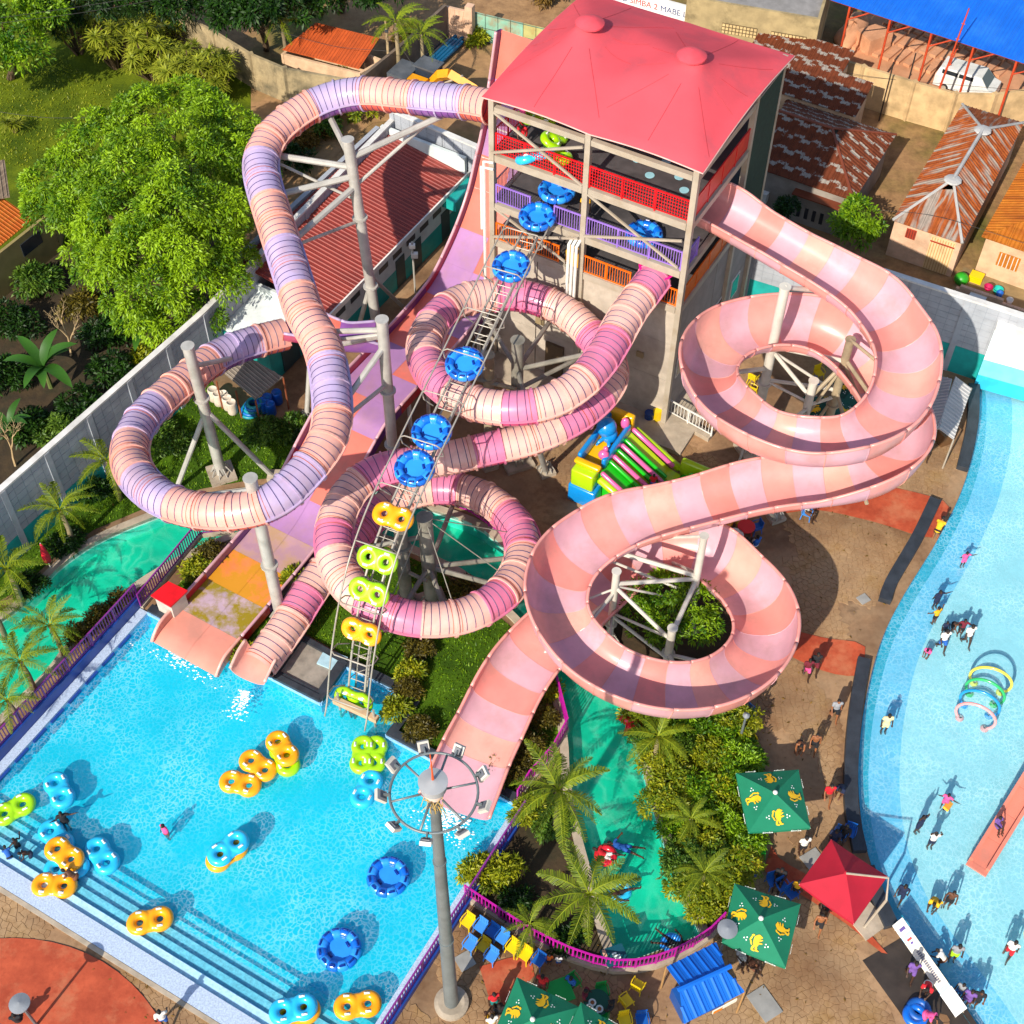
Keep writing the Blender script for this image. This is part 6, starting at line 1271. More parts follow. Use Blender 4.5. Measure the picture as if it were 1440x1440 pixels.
# shrubs in the beds
SHR = [(590, 918, .7, 'brown', 'brownish shrub on the lawn edge behind the lift bay'), (578, 950, .6, 'yellow', 'yellow green shrub beside the lift bay corner'), (560, 1000, .55, 'yellow', 'shrub on the black kerb of the lift bay'), (592, 1030, .6, 'brown', 'brown shrub behind the pool corner left of the mast lamps'), (574, 975, .6, 'brown', 'middle brown shrub of the four by the lift bay'),
       (772, 930, .6, 'brown', 'narrow shrub at the top of the chute bank'), (768, 975, .55, 'yellow', 'low shrub beside the magenta railing bend'), (760, 1015, .75, 'brown', 'round brown shrub right of the salmon chute'), (738, 1052, .8, 'brown', 'largest round brown shrub on the chute bank'), (708, 1090, .75, 'brown', 'lowest brown shrub beside the chute end'), (725, 1075, .6, 'brown', 'brown shrub between the two large ones on the chute bank'),
       (650, 830, .7, 'brown', 'brown shrub on the river bank inside the lower pink loop'), (668, 850, .6, 'dry', 'dry shrub at the river edge inside the lower pink loop'), (240, 632, 1.0, 'fern', 'light green shrub inside the lavender loop'), (222, 610, .8, 'fern', 'green shrub behind the first inside the lavender loop'), (375, 615, 1.0, 'fern', 'light green shrub left of the footing on the garden lawn'), (410, 610, .9, 'fern', 'green shrub by the paved strip under the tube'), (438, 622, .8, 'dark', 'dark shrub in the shadow of the lavender tube'),
       (110, 895, .5, 'brown', 'low brown shrub behind the violet railing, left'), (140, 872, .55, 'brown', 'low brown shrub behind the violet railing, middle'), (170, 850, .5, 'brown', 'low brown shrub behind the violet railing, right'), (295, 785, .7, 'brown', 'brown shrub in the bed beside the ramp edge'), (278, 805, .6, 'yellow', 'yellowish shrub above the red roofed booth'), (95, 770, .8, 'dark', 'dark shrub under the midway palm'), (135, 700, .8, 'dark', 'dark shrub under the palm near the lavender loop'), (40, 830, .7, 'dark', 'dark shrub on the river bank by the red furled parasol'), (345, 925, .5, 'yellow', 'small plants between ramp and pink tube mouth'), (415, 815, .5, 'yellow', 'low plants below the ramp edge post'),
       (700, 1235, .9, 'yellow', 'yellow leaved shrub at the pool corner of the palm bed'), (672, 1225, .6, 'yellow', 'yellow shrub leaning over the violet railing'), (745, 1148, .8, 'yellow', 'yellow shrub under the tall palm'), (775, 1165, .7, 'fern', 'green shrub under the tall palm'), (795, 1325, .6, 'dark', 'dark plant behind the magenta railing'), (725, 1275, .6, 'dark', 'dark low plant in the shaded palm bed'), (830, 590, .5, 'yellow', 'small grass clump by the leg under the second pink bend')]
for i, (px, py, r, lm, lab) in enumerate(SHR):
    b = P(px, py); tree('shrub', lab, 'shrub', b, [(b+Z3*r*0.55, r*.8), (b+Vector((r*.6, .1, r*.4)), r*.55), (b+Vector((-r*.5, -.2, r*.4)), r*.55)], int(26+14*r), 0.3, 60, 0.17 if lm == 'brown' else 0.22, lm, 140+i, trunk=0.05, group='shrubs in the park beds', limbs=False)
rngh = random.Random(5); hp_ = [(p.x, p.y) for p in bed_b]; k = 0
words_ = ['pool end', 'river side', 'parasol side', 'middle', 'lower end']; hcol = ['fern', 'yellow', 'mango', 'yellow', 'mango']
HB = []
while len(HB) < 30 and k < 4000:
    k += 1; x, y = rngh.uniform(5, 13), rngh.uniform(20, 36)
    if inside((x, y), hp_) and all((x-a)**2+(y-b)**2 > 0.85 for a, b in HB): HB.append((x, y))
HB.sort(key=lambda q: -q[1])
for i, (x, y) in enumerate(HB):
    r = rngh.uniform(0.75, 1.1); b = Vector((x, y, 0)); lm = hcol[rngh.randrange(5)]; xs_ = [q[0] for q in HB if abs(q[1]-y) < 2]; fx = (x-min(xs_))/max(.01, max(xs_)-min(xs_))
    lab_ = {'fern': 'mid green', 'yellow': 'yellowish', 'mango': 'bright green', 'dark': 'dark green'}[lm]+' hedge shrub on the '+('river side' if fx < .33 else 'deck side' if fx > .67 else 'middle line')+', '+('right below the salmon coil', 'level with the hedge tables', 'left of the uppermost green parasol', 'level with the green chair stacks', 'above the curved railing')[min(4, int(i/6))]
    tree('shrub', lab_, 'shrub', b, [(b+Z3*r*0.9, r*.85), (b+Vector((r*.5, .2, r*.6)), r*.6), (b+Vector((-r*.5, -.2, r*.7)), r*.6)], 50, 0.34, 70, 0.2, lm, 300+i, trunk=0.05, group='shrubs of the hedge between river and parasols', limbs=False)
# mown grass blades
def grass(polys, dens, lm, h, seed, name='grass'):
    rng = np.random.default_rng(seed); V = []
    for poly in polys:
        xs = [p[0] for p in poly]; ys = [p[1] for p in poly]; A = (max(xs)-min(xs))*(max(ys)-min(ys)); n = int(A*dens); pt = rng.uniform((min(xs), min(ys)), (max(xs), max(ys)), (n, 2))
        V += [p for p in pt if inside(p, poly)]
    B = np.array(V); n = len(B); a = rng.uniform(0, 6.28, n); w = np.stack([np.cos(a), np.sin(a)], 1)*0.035; l = rng.normal(size=(n, 2))*h*0.5; hh = h*rng.uniform(.5, 1.2, n)
    z0 = np.full((n, 1), 0.03); VV = np.stack([np.c_[B-w, z0], np.c_[B+w, z0], np.c_[B+l, hh+0.03]], 1).reshape(-1, 3); F = np.arange(n*3).reshape(n, 3)
    tag(link_mesh(name, np_mesh(name, VV, F, LM[lm], np.repeat(rng.uniform(0.1, 0.7, n), 3))), kind='stuff')
grass([[(p.x, p.y) for p in lawn_a], [(p.x, p.y) for p in lawn_b]], 60, 'mango', 0.12, 1)
grass([[(p.x, p.y) for p in PL([(0, 80), (60, 70), (130, 110), (240, 160), (220, 240), (100, 250), (0, 230)])]], 30, 'yellow', 0.15, 2)

# leaf litter blown over the deck, banks and beds
def litter(n, seed):
    rng = np.random.default_rng(seed); B = []
    spots_ = [(P(x, y).x, P(x, y).y, r) for x, y, r in ((1090, 1000, 4), (1000, 1350, 5), (150, 790, 5), (620, 800, 4), (700, 1180, 4), (1060, 1200, 3), (250, 1380, 4), (800, 1380, 4), (1200, 800, 5))]
    for x, y, r in spots_: B.append(np.c_[rng.normal(x, r*.5, n), rng.normal(y, r*.5, n)])
    B = np.concatenate(B); B = np.array([p for p in B if not inside(p, POOLq) and not inside(p, RIVq) and not inside(p, WADq)]); m = len(B); a = rng.uniform(0, 6.28, m); l = rng.uniform(.04, .11, m); d = np.c_[np.cos(a), np.sin(a)]; s_ = np.c_[-d[:, 1], d[:, 0]]; z = rng.uniform(.05, .075, (m, 1))
    V = np.stack([np.c_[B-d*l[:, None], z], np.c_[B+s_*l[:, None]*.4, z+.01], np.c_[B+d*l[:, None], z], np.c_[B-s_*l[:, None]*.4, z+.008]], 1).reshape(-1, 3)
    tag(link_mesh('leaf_litter', np_mesh('leaf_litter', V, np.arange(m*4).reshape(m, 4), LM['dry'], np.repeat(rng.uniform(0, 1, m), 4))), kind='stuff')
POOLq, RIVq, WADq = [[(p[0], p[1]) for p in q] for q in (POOL, RIVER, WADE)]
litter(60, 3)
# white water where the slides run out
def splash(name, c, d, L, w, n, seed):
    rng = random.Random(seed); mb = MB()
    for k in range(n):
        f = rng.random()**1.3; p = c+d*(L*f)+Vector((d.y, -d.x, 0))*rng.gauss(0, w*(.35+.5*f)); r = rng.uniform(.02, .07)*(1-.5*f); mb.ell((p.x, p.y, WATZ+.012), (r*rng.uniform(1, 2.2), r, r*.4), 6, 4)
    tag(mb.build(name, mat('foam_white', 'e8f2f4', 0.6), smooth=True), kind='stuff')
splash('splash_foam', P(346, 972, WATZ), Vector((-.25, -1, 0)).normalized(), 1.6, .35, 160, 1); splash('splash_foam', P(640, 1142, WATZ), Vector((-.5, -.87, 0)), 1.4, 1.0, 260, 2); splash('splash_foam', P(262, 925, WATZ), Vector((-.5, -.87, 0)), .8, 1.4, 120, 4)
# ================================================================ RAFTS, RINGS, PARASOLS, FURNITURE
def evaluated(o):
    dg = bpy.context.evaluated_depsgraph_get(); dg.update(); me = bpy.data.meshes.new_from_object(o.evaluated_get(dg)); return me
def remeshed(mb, name, m, voxel, smooth_it=2):
    """one continuous skin round overlapping primitives"""
    o = mb.build('tmp', m); md = o.modifiers.new('r', 'REMESH'); md.mode = 'VOXEL'; md.voxel_size = voxel
    s_ = o.modifiers.new('s', 'SMOOTH'); s_.iterations = smooth_it; s_.factor = 0.5
    me = evaluated(o); old = o.data; bpy.data.objects.remove(o); bpy.data.meshes.remove(old); me.name = name
    me.polygons.foreach_set('use_smooth', [True]*len(me.polygons)); me.materials.clear(); me.materials.append(m); return me
def vinyl(name, c, **kw): return mat(name, c, 0.28, var=0.05, coat=0.4, spec=0.5, **kw)
V_YEL, V_GRN, V_CYN, V_BLU, V_NVY = vinyl('vinyl_yellow', 'f0a004'), vinyl('vinyl_lime', '9ad40c'), vinyl('vinyl_cyan', '26b4e2'), vinyl('vinyl_blue', '0a62c8'), vinyl('vinyl_navy', '0a2f86')
V_SKY = vinyl('vinyl_sky', '2a8ee6'); M_HANDLE = mat('handle_white', 'e4e8e4', 0.5)
mb = MB()
for s in (-1, 1): mb.torus((0.43*s, 0, 0), 0.365, 0.225, 28, 12)
mb.ell((0, 0.36, 0), (0.3, 0.16, 0.17), 10, 6); mb.ell((0, -0.36, 0), (0.3, 0.16, 0.17), 10, 6)
RING_ME = remeshed(mb, 'double_ring_tube', V_YEL, 0.045, 4)
HAND_ME = MB().tube([(-0.09, 0, 0), (-0.06, 0, 0.05), (0.06, 0, 0.05), (0.09, 0, 0)], 0.022, 5).box((0, 0, 0.004), (0.24, 0.1, 0.012)).mesh('handle', M_HANDLE)
used_ring = []
def double_ring(col, label, a, b, z, tilt=None, group='two seat swim rings'):
    o = thing('double_ring', label, 'swim ring', (0, 0, 0), group)
    t = link_mesh('ring_tube', RING_ME, o); t.material_slots[0].link = 'OBJECT'; t.material_slots[0].material = col
    for x, y, r in ((0.43, 0.38, 0), (-0.43, 0.38, 0), (0.43, -0.38, 0), (-0.43, -0.38, 0)):
        h = link_mesh('handle', HAND_ME, o, (x, y, 0.215)); h.rotation_euler[2] = r
    if tilt: o.matrix_world = tilt
    else:
        A, B = P(*a, z), P(*b, z); o.location = (A+B)/2; o.rotation_euler[2] = math.atan2((B-A).y, (B-A).x)
    return o
ZW = WATZ+0.1
RG = [(V_GRN, 'lime two seat ring underneath the yellow one, middle of the pool', (397, 1058), (404, 1074), 0), (V_YEL, 'yellow two seat ring lying on top of a lime one', (392, 1045), (402, 1060), 0.36),
 (V_YEL, 'yellow two seat ring between the stacked pair and another yellow ring', (355, 1071), (371, 1082), 0), (V_YEL, 'yellow two seat ring leftmost of three in mid pool', (329, 1100), (347, 1104), 0),
 (V_GRN, 'lime two seat ring, left one of a touching pair', (511, 1052), (509, 1071), 0.05), (V_GRN, 'lime two seat ring, right one of a touching pair', (528, 1053), (526, 1070), 0),
 (V_CYN, 'sky blue two seat ring between the lime pair and the floodlight mast', (520, 1101), (511, 1118), 0), (V_CYN, 'sky blue two seat ring near the left railing of the pool', (80, 1104), (87, 1119), 0), (V_GRN, 'lime two seat ring at the left edge of the photo', (10, 1143), (29, 1133), 0),
 (V_CYN, 'sky blue ring partly under the crossing yellow one, near the swimmer in black', (74, 1172), (84, 1184), 0), (V_CYN, 'sky blue two seat ring beneath a yellow ring by the steps', (83, 1222), (104, 1219), 0), (V_YEL, 'yellow two seat ring resting on a blue ring by the steps', (84, 1196), (97, 1206), 0.3),
 (V_YEL, 'yellow two seat ring held by a bather on the steps', (66, 1245), (87, 1246), 0.1), (V_CYN, 'sky blue two seat ring just right of the stacked yellow and blue rings', (138, 1196), (149, 1211), 0), (V_YEL, 'yellow ring showing under a cyan one in the middle of the pool', (311, 1207), (327, 1196), 0), (V_CYN, 'cyan two seat ring stacked on a yellow one in the middle of the pool', (313, 1199), (329, 1187), 0.34),
 (V_YEL, 'yellow two seat ring floating over the pool steps alone', (201, 1297), (221, 1293), 0), (V_YEL, 'yellow two seat ring at the bottom right corner of the pool', (492, 1415), (514, 1412), 0), (V_YEL, 'yellow ring under a cyan one at the bottom of the photo', (406, 1428), (428, 1422), 0), (V_CYN, 'cyan two seat ring stacked on a yellow one at the bottom of the photo', (402, 1422), (423, 1417), 0.34)]
for col, lab, a, b, dz in RG: double_ring(col, lab, a, b, ZW+dz)
def conv_mat(px, py, lift_=0.35, along=False, front=0.0):
    p = onplane(px, py, CVA, CVB); s_ = (p-CVA).xy.dot(CVD.xy); i = min(range(nC), key=lambda k: abs((cpts[k]-CVA).xy.dot(CVD.xy)-s_)); t, s, u = cfr[i]
    q = cpts[i]+u*lift_; X, Y = (CVS, u.cross(CVS)) if not along else (t, u.cross(t)); return Matrix(((X.x, Y.x, u.x, q.x), (X.y, Y.y, u.y, q.y), (X.z, Y.z, u.z, q.z), (0, 0, 0, 1)))
for col, lab, px, py in ((V_YEL, 'yellow two seat ring riding the lift just below the blue rafts', 555, 713), (V_GRN, 'upper lime two seat ring riding the lift', 533, 772), (V_GRN, 'second lime two seat ring riding the lift', 520, 832), (V_YEL, 'yellow two seat ring low on the lift', 510, 885), (V_GRN, 'lime two seat ring at the foot of the lift on the water', 500, 978)):
    double_ring(col, lab, None, None, 0, tilt=conv_mat(px, py, 0.25))
# round rafts
ring = MB(); seg = 12; RBIG = 0.74
for k in range(seg):
    a0, a1 = 2*math.pi*k/seg, 2*math.pi*(k+1)/seg; r = 0.235
    ring.tube([(RBIG*math.cos(a), RBIG*math.sin(a), 0) for a in [a0+(a1-a0)*j/5+ (0.012 if j == 0 else -0.012 if j == 5 else 0) for j in range(6)]], [r*0.9, r, r, r, r, r*0.9], 12, mi=k % 2)
RAFT_ME = ring.mesh('raft_ring', [V_BLU, V_SKY], smooth=True); RAFT_ME.set_sharp_from_angle(angle=R(50))
FLOOR_ME = MB().lathe([(0, 0.02), (0.62, 0.0), (0.62, -0.12), (0, -0.12)], (0, 0, 0), 24).mesh('raft_floor', V_SKY)
GRIP_ME = MB().tube([(-0.1, 0, 0), (-0.085, 0, 0.05), (0.085, 0, 0.05), (0.1, 0, 0)], 0.03, 5).box((0, 0, 0.005), (0.27, 0.12, 0.014)).mesh('grip', V_NVY)
def raft(label, m=None, loc=None):
    o = thing('round_raft', label, 'raft', (0, 0, 0), 'round blue rafts'); link_mesh('raft_ring', RAFT_ME, o); link_mesh('raft_floor', FLOOR_ME, o, (0, 0, -0.06))
    for k in range(seg):
        a = 2*math.pi*(k+0.5)/seg; g = link_mesh('grip', GRIP_ME, o, (0.80*math.cos(a), 0.80*math.sin(a), 0.215)); g.rotation_euler = (0, 0, a+math.pi/2)
    for a in (0.6, 3.7): g = link_mesh('grip', GRIP_ME, o, (0.42*math.cos(a), 0.42*math.sin(a), -0.04)); g.rotation_euler = (0, 0, a+math.pi/2)
    if m is not None: o.matrix_world = m
    else: o.location = loc
    return o
for lab, q in (('round blue raft floating beside the floodlight mast', (546, 1233)), ('round blue raft floating in the lower right of the big pool', (477, 1335))): raft(lab, loc=P(*q, ZW))
for lab, px, py in (('round blue raft at the bottom of the raft row on the lift', 585, 657), ('round blue raft second from the bottom of the row on the lift', 608, 604), ('round blue raft on the lift crossing the front of the upper pink loop', 655, 512), ('round blue raft on the lift just below the orange railing', 718, 376), ('round blue raft at the top end of the lift', 760, 300)):
    raft(lab, m=conv_mat(px, py, 0.3))
raft('round blue raft lying on the lilac level beyond the end of the lift', loc=onplane(783, 268, T(0, 0.1, 0), T(1, 0.1, 0))); raft('round blue raft behind the lilac railing at the right bay', loc=T(0.74, 0.12, Z_P+0.3))
for i, (a, b, z, c, lab) in enumerate(((0.1, 0.25, 0.9, V_GRN, 'lime two seat ring on the top level left of the others'), (0.22, 0.2, 0.5, V_GRN, 'lime two seat ring on the top level, leaning in the middle'), (0.28, 0.1, 0.35, V_GRN, 'lime two seat ring on the top level nearest the red railing'), (0.2, 0.04, 0.35, V_CYN, 'teal ring on the top level right behind the red mesh railing'), (0.2, 0.5, 0.6, V_YEL, 'yellow ring at the back of the top level'))):
    o = double_ring(c, lab, (500, 500), (510, 500), 0); o.location = T(a, b, Z_R+z); o.rotation_euler = (0.5*(i % 2), 0.2, i*1.1)
# single tubes in the river
SR = MB().torus((0, 0, 0), 0.36, 0.17, 24, 10).mesh('single_ring', V_CYN, smooth=True)
def single(label, p, c, cat='swim ring'):
    o = link_mesh('swim_ring', SR, None, p); o.material_slots[0].link = 'OBJECT'; o.material_slots[0].material = c; return tag(o, label, cat)
RIVW = -0.12
single('pale teal ring carrying a floating person at mid river', P(872, 1253, RIVW), V_CYN); single('sky blue ring at the dark end of the river', P(945, 1328, RIVW), V_SKY); single('pink ring round a bather near the tall palm', P(852, 1203, RIVW), vinyl('vinyl_red', 'd01828'))
# parasols
M_UG, M_UGL = mat('parasol_green', '0a7a58', 0.8, var=0.06, trans=0.15, bump=0.05, bscale=50), None
M_URED = mat('parasol_red', 'b0102c', 0.8, var=0.06, trans=0.15, bump=0.05, bscale=50); M_EMB = mat('emblem_yellow', 'e8b40a', 0.7); M_DOT = mat('print_white', 'dfe8e2', 0.7)
def emblem(mb, c, ex, ey, nrm, s):
    """a rampant yellow beast in flat print: body, head, mane, legs, tail"""
    def disc(x, y, rx, ry, rot=0, n=10):
        cr, sr = math.cos(rot), math.sin(rot); pts = []
        for k in range(n):
            a = 2*math.pi*k/n; u, v = rx*math.cos(a), ry*math.sin(a); pts.append(c+ex*(s*(x+u*cr-v*sr))+ey*(s*(y+u*sr+v*cr))+nrm*(0.012+0.0004*len(mb.f)))
        mb.add(pts, [tuple(range(n))])
    disc(0, 0, .17, .30, .2); disc(.08, .3, .15, .14); disc(.2, .33, .09, .05); disc(-.02, .24, .16, .12, .5)
    for x, y, rx, ry, r in ((.2, .14, .16, .05, .5), (.22, -.02, .16, .05, .2), (.1, -.36, .07, .16, .3), (.2, -.46, .1, .045, 0), (-.1, -.36, .07, .17, -.2), (-.02, -.5, .1, .045, 0), (-.26, -.12, .05, .16, .5), (-.32, .12, .05, .16, -.3), (-.26, .3, .09, .06, .6)): disc(x, y, rx, ry, r)
def dots(mb, c, ex, ey, nrm, s):
    for sx in (-1, 1):
        for x, y in ((.55, .06), (.55, -.1), (.7, -.02)):
            mb.add([c+ex*(s*(sx*x+.045*math.cos(a)))+ey*(s*(y+.045*math.sin(a)))+nrm*0.014 for a in [2*math.pi*k/6 for k in range(6)]], [tuple(range(6))])
def parasol(label, corners, peak, m, emb=True, pole=True, group=None):
    corners = [Vector(c) for c in corners]; peak = Vector(peak); base = Vector((peak.x, peak.y, 0)); o = thing('parasol', label, 'parasol', base, group)
    if (corners[1]-corners[0]).cross(corners[2]-corners[0]).z < 0: corners = corners[::-1]
    for i in range(4):
        a, b = corners[i], corners[(i+1) % 4]; mb = MB(); n = 8; vs = []
        for j in range(n+1):
            f = j/n
            for k in range(n+1):
                g = k/n; e = a.lerp(b, g); mid = abs(2*g-1); p = peak.lerp(e, f); p.z -= 0.10*(1-mid*mid)*f*(1.0-0.35*f)-0.05*f*(1-f); vs.append(p)
        w = n+1; mb.add(vs, [(j*w+k, (j+1)*w+k, (j+1)*w+k+1, j*w+k+1) for j in range(n) for k in range(n)])
        mb.add([vs[n*w+k] for k in range(w)]+[vs[n*w+k]-Z3*0.16 for k in range(w)], [(k, w+k, w+k+1, k+1) for k in range(n)])
        pn = mb.build('panel', m, o, smooth=True, auto=30)
        mid = (a+b)/2; ex = (b-a).normalized(); vv = (peak-mid); ey = (vv-ex*vv.dot(ex)).normalized(); nr = ex.cross(ey)
        if emb:
            c = vs[5*w+4]+nr*0.03; q = MB(); emblem(q, c, ex, ey, nr, 0.72); q.build('emblem', M_EMB, pn); q = MB(); dots(q, c, ex, ey, nr, 0.72); q.build('star_print', M_DOT, pn)
            for f in (0.22, 0.68):
                e_ = a.lerp(b, f); e_.z -= 0.145; o2 = (ex.cross(Z3)).normalized(); e_ = e_+o2*(0.05); text_mesh('Simba', 0.2, M_DOT, pn, e_, ex, Z3)
        MB().tube([peak-Z3*0.12, a-Z3*0.05], 0.018, 5).build('rib', M_WHITE, o)
    MB().ell(peak+Z3*0.05, (0.11, 0.11, 0.09), 10, 6).build('finial', M_WHITE if emb else m, o)
    if pole: MB().tube([base, peak-Z3*0.1], 0.04, 8).build('pole', M_WHITE, o); MB().lathe([(0.32, 0), (0.32, 0.1), (0, 0.14)], base, 14).build('base', M_CONC, o)
    return o
gU = 'square green beer parasols'
parasol('green parasol with yellow emblems, uppermost, beside the hedge', PL([(1035, 1087), (1123, 1082), (1140, 1164), (1053, 1170)], 2.3), P(1090, 1115, 3.05), M_UG, group=gU)
parasol('green parasol with yellow emblems next to the blue roofed stall', PL([(1033, 1242), (1126, 1271), (1105, 1361), (1015, 1325)], 2.3), P(1070, 1292, 3.05), M_UG, group=gU)
parasol('green parasol with yellow emblems cut by the bottom edge, left one', PL([(727, 1374), (815, 1416), (778, 1506), (690, 1462)], 2.3), P(749, 1434, 3.05), M_UG, group=gU)
parasol('green parasol at the bottom edge overlapping its left neighbour', PL([(817, 1409), (884, 1452), (850, 1540), (775, 1500)], 2.45), P(828, 1474, 3.1), M_UG, group=gU)
for lab, q in (('dark green parasol half hidden under the upper salmon coil', (1205, 548)), ('dark green parasol low under the upper salmon coil, left', (1165, 580))):
    c = P(*q, 2.2); parasol(lab, [c+Vector((1.2, 1.2, 0)), c+Vector((-1.2, 1.2, 0)), c+Vector((-1.2, -1.2, 0)), c+Vector((1.2, -1.2, 0))], c+Z3*0.6, mat('parasol_dark_green', '04493c', 0.8), group=gU)
ru = parasol('large crimson cantilever parasol at the edge of the wading pool', PL([(1169, 1180), (1248, 1232), (1201, 1299), (1124, 1243)], 2.5), P(1190, 1228, 3.3), M_URED, emb=False, pole=False)
pb_ = P(1214, 1306); MB().tube([pb_, pb_+Z3*2.6+W3*0.3+U3*0.4], 0.06, 8).build('mast', M_STEEL, ru); MB().tube([pb_+Z3*2.6+W3*0.3+U3*0.4, pb_+Z3*3.5+U3*0.9, P(1190, 1228, 3.45)], 0.05, 8).build('arm', M_STEEL, ru); MB().box(pb_+Z3*0.08+U3*0.4, (1.3, 1.3, 0.16), yaw=0.6).build('base_slab', M_CONC, ru)
# plastic chairs, loungers, tables
def plastic(name, c): return mat(name, c, 0.4, var=0.05)
C_Y, C_B, C_G, C_BL, C_R = plastic('chair_yellow', 'e2c00c'), plastic('chair_blue', '1458a8'), plastic('chair_green', '0c9a3c'), plastic('chair_pale_blue', '3f8ad8'), plastic('plastic_red', 'd01c24')
def chair_mesh():
    s = MB().box((0, 0, 0.42), (0.46, 0.44, 0.04)); b = MB(); 
    for k in range(5): b.box((-0.18+0.09*k, 0.235+0.02, 0.66), (0.07, 0.03, 0.42))
    b.box((0, 0.26, 0.86), (0.46, 0.035, 0.08)); b.box((0, 0.235, 0.47), (0.44, 0.03, 0.06)); a = MB()
    l = [MB().tube([(x*0.2, y*0.19, 0.41), (x*0.25, y*0.25, 0)], [0.03, 0.022], 5).mesh('leg', C_Y) for x in (-1, 1) for y in (-1, 1)]
    arm = [MB().tube([(x*0.25, 0.24, 0.66), (x*0.27, 0, 0.67), (x*0.26, -0.2, 0.62), (x*0.22, -0.2, 0.42)], 0.022, 5).mesh('armrest', C_Y) for x in (-1, 1)]
    return [('seat', s.mesh('seat', C_Y)), ('backrest', b.mesh('backrest', C_Y))]+[('leg', m_) for m_ in l]+[('armrest', m_) for m_ in arm]
CH = chair_mesh()
def chair(label, px, py, rz, col, z=0.0, group='plastic chairs', loc=None):
    o = thing('plastic_chair', label, 'chair', loc or P(px, py, z), group, rz)
    for nm, me in CH:
        q = link_mesh(nm, me, o); q.material_slots[0].link = 'OBJECT'; q.material_slots[0].material = col
    return o
row = [(658, 1296, C_Y, 'yellow', 'first from the pool corner'), (676, 1303, C_BL, 'pale blue', 'second from the pool corner'), (692, 1310, C_B, 'deep blue', 'third from the pool corner'), (706, 1319, C_BL, 'pale blue', 'fourth from the pool corner'), (721, 1332, C_Y, 'yellow', 'fifth from the pool corner'), (738, 1342, C_Y, 'yellow', 'sixth from the pool corner'), (757, 1350, C_B, 'deep blue', 'last and nearest the palm bed')]
rzc = math.atan2(0.86, 0.5)-math.pi/2-0.1
for px, py, c, cn_, w in row:
    chair(f'{cn_} chair topping a stack by the railing, {w}', px, py+6, rzc, c, z=0.24, group='stacked chairs along the magenta railing')
    p = P(px, py+6, 0.0); chair(f'lower chair of the stack by the railing, {w}', 0, 0, rzc, C_B if c is not C_B else C_Y, group='stacked chairs along the magenta railing', loc=p)
for px, py, c, lab in ((661, 1334, C_BL, 'pale blue chair in the front row nearest the mast'), (680, 1336, plastic('chair_olive', 'b49a0c'), 'olive yellow chair in the middle of the front row'), (691, 1350, C_BL, 'pale blue chair at the right of the front row')): chair(lab, px, py, rzc, c, group='stacked chairs along the magenta railing')
for px, py, rz, c, lab in ((896, 1390, 2.6, C_Y, 'yellow chair in the sun left of the blue stall'), (880, 1412, 2.2, C_Y, 'yellow chair turned away left of the blue stall'), (878, 1440, 0.2, C_Y, 'yellow chair cut by the bottom edge'), (902, 1440, 0.1, C_B, 'blue chair at the bottom edge beside the stall'), (806, 1386, 0.6, C_G, 'green chair beside the green square table'), (846, 1400, 0.2, C_G, 'green chair with a blue towel by the plates'), (846, 1432, 3.0, C_G, 'green chair below the crowded table'),
    (1058, 538, 2.5, C_Y, 'yellow chair under the left rim of the upper salmon coil'), (1056, 556, 1.0, C_Y, 'second yellow chair under the left rim of the upper salmon coil'), (1150, 532, 0.4, C_Y, 'olive yellow chair in the shade inside the upper salmon coil'), (1165, 512, 0.2, C_G, 'green chair in the shade inside the upper salmon coil'), (1146, 545, 2.0, C_B, 'blue chair in the shade inside the upper salmon coil'),
    (1037, 738, 0.4, C_Y, 'olive yellow chair behind the red round table'), (1062, 748, -1.2, C_B, 'blue chair right of the red round table'), (1133, 728, -0.4, C_BL, 'pale blue chair holding a seated visitor in the sun'), (1018, 1022, 0.8, C_Y, 'yellow chair by the hedge near the crowded tables'), (1052, 1050, -1.2, C_Y, 'yellow chair facing the hedge tables'), (1050, 1010, -0.8, C_BL, 'pale blue chair holding a bather near the hedge'), (1042, 996, 0.3, C_G, 'green chair at the rim of the lower salmon coil'),
    (1085, 1245, 0.3, C_B, 'blue chair above the stall side parasol, left'), (1098, 1252, 0.5, C_B, 'blue chair above the stall side parasol, middle'), (1111, 1262, 0.6, C_B, 'blue chair above the stall side parasol, right'), (1178, 1180, -0.4, C_BL, 'pale blue chair behind the crimson parasol'), (1192, 1176, -0.4, C_B, 'blue chair against the dark bench by the crimson parasol'), (1112, 880, 0.5, C_Y, 'olive chair beside the rim of the lower salmon coil')):
    chair(lab, px, py, rz, c)
for i, (px, py) in enumerate(((1066, 1182), (1068, 1200))):
    for k in range(3): chair(f'bright green chair, {"top" if k == 2 else "middle" if k == 1 else "bottom"} of the {"upper" if i == 0 else "lower"} stack at the hedge', px, py, 1.4, plastic('chair_lime', '1cc42c'), z=0.13*k+0.004, group='stacked green chairs')
def table(label, px, py, r, c, square=False, rz=0.5):
    b = P(px, py); o = thing('table', label, 'table', b)
    if square: MB().box(b+Z3*0.71, (r*2, r*2, 0.05), yaw=rz).build('tabletop', c, o)
    else: MB().lathe([(0, 0.735), (r, 0.735), (r, 0.69), (0, 0.69)], b, 24).build('tabletop', c, o)
    for k in range(4): a = rz+math.pi/4+math.pi*k/2; MB().tube([b+Vector((math.cos(a)*r*.6, math.sin(a)*r*.6, 0.69)), b+Vector((math.cos(a)*r*.75, math.sin(a)*r*.75, 0))], 0.03, 6).build('leg', c, o)
    return b
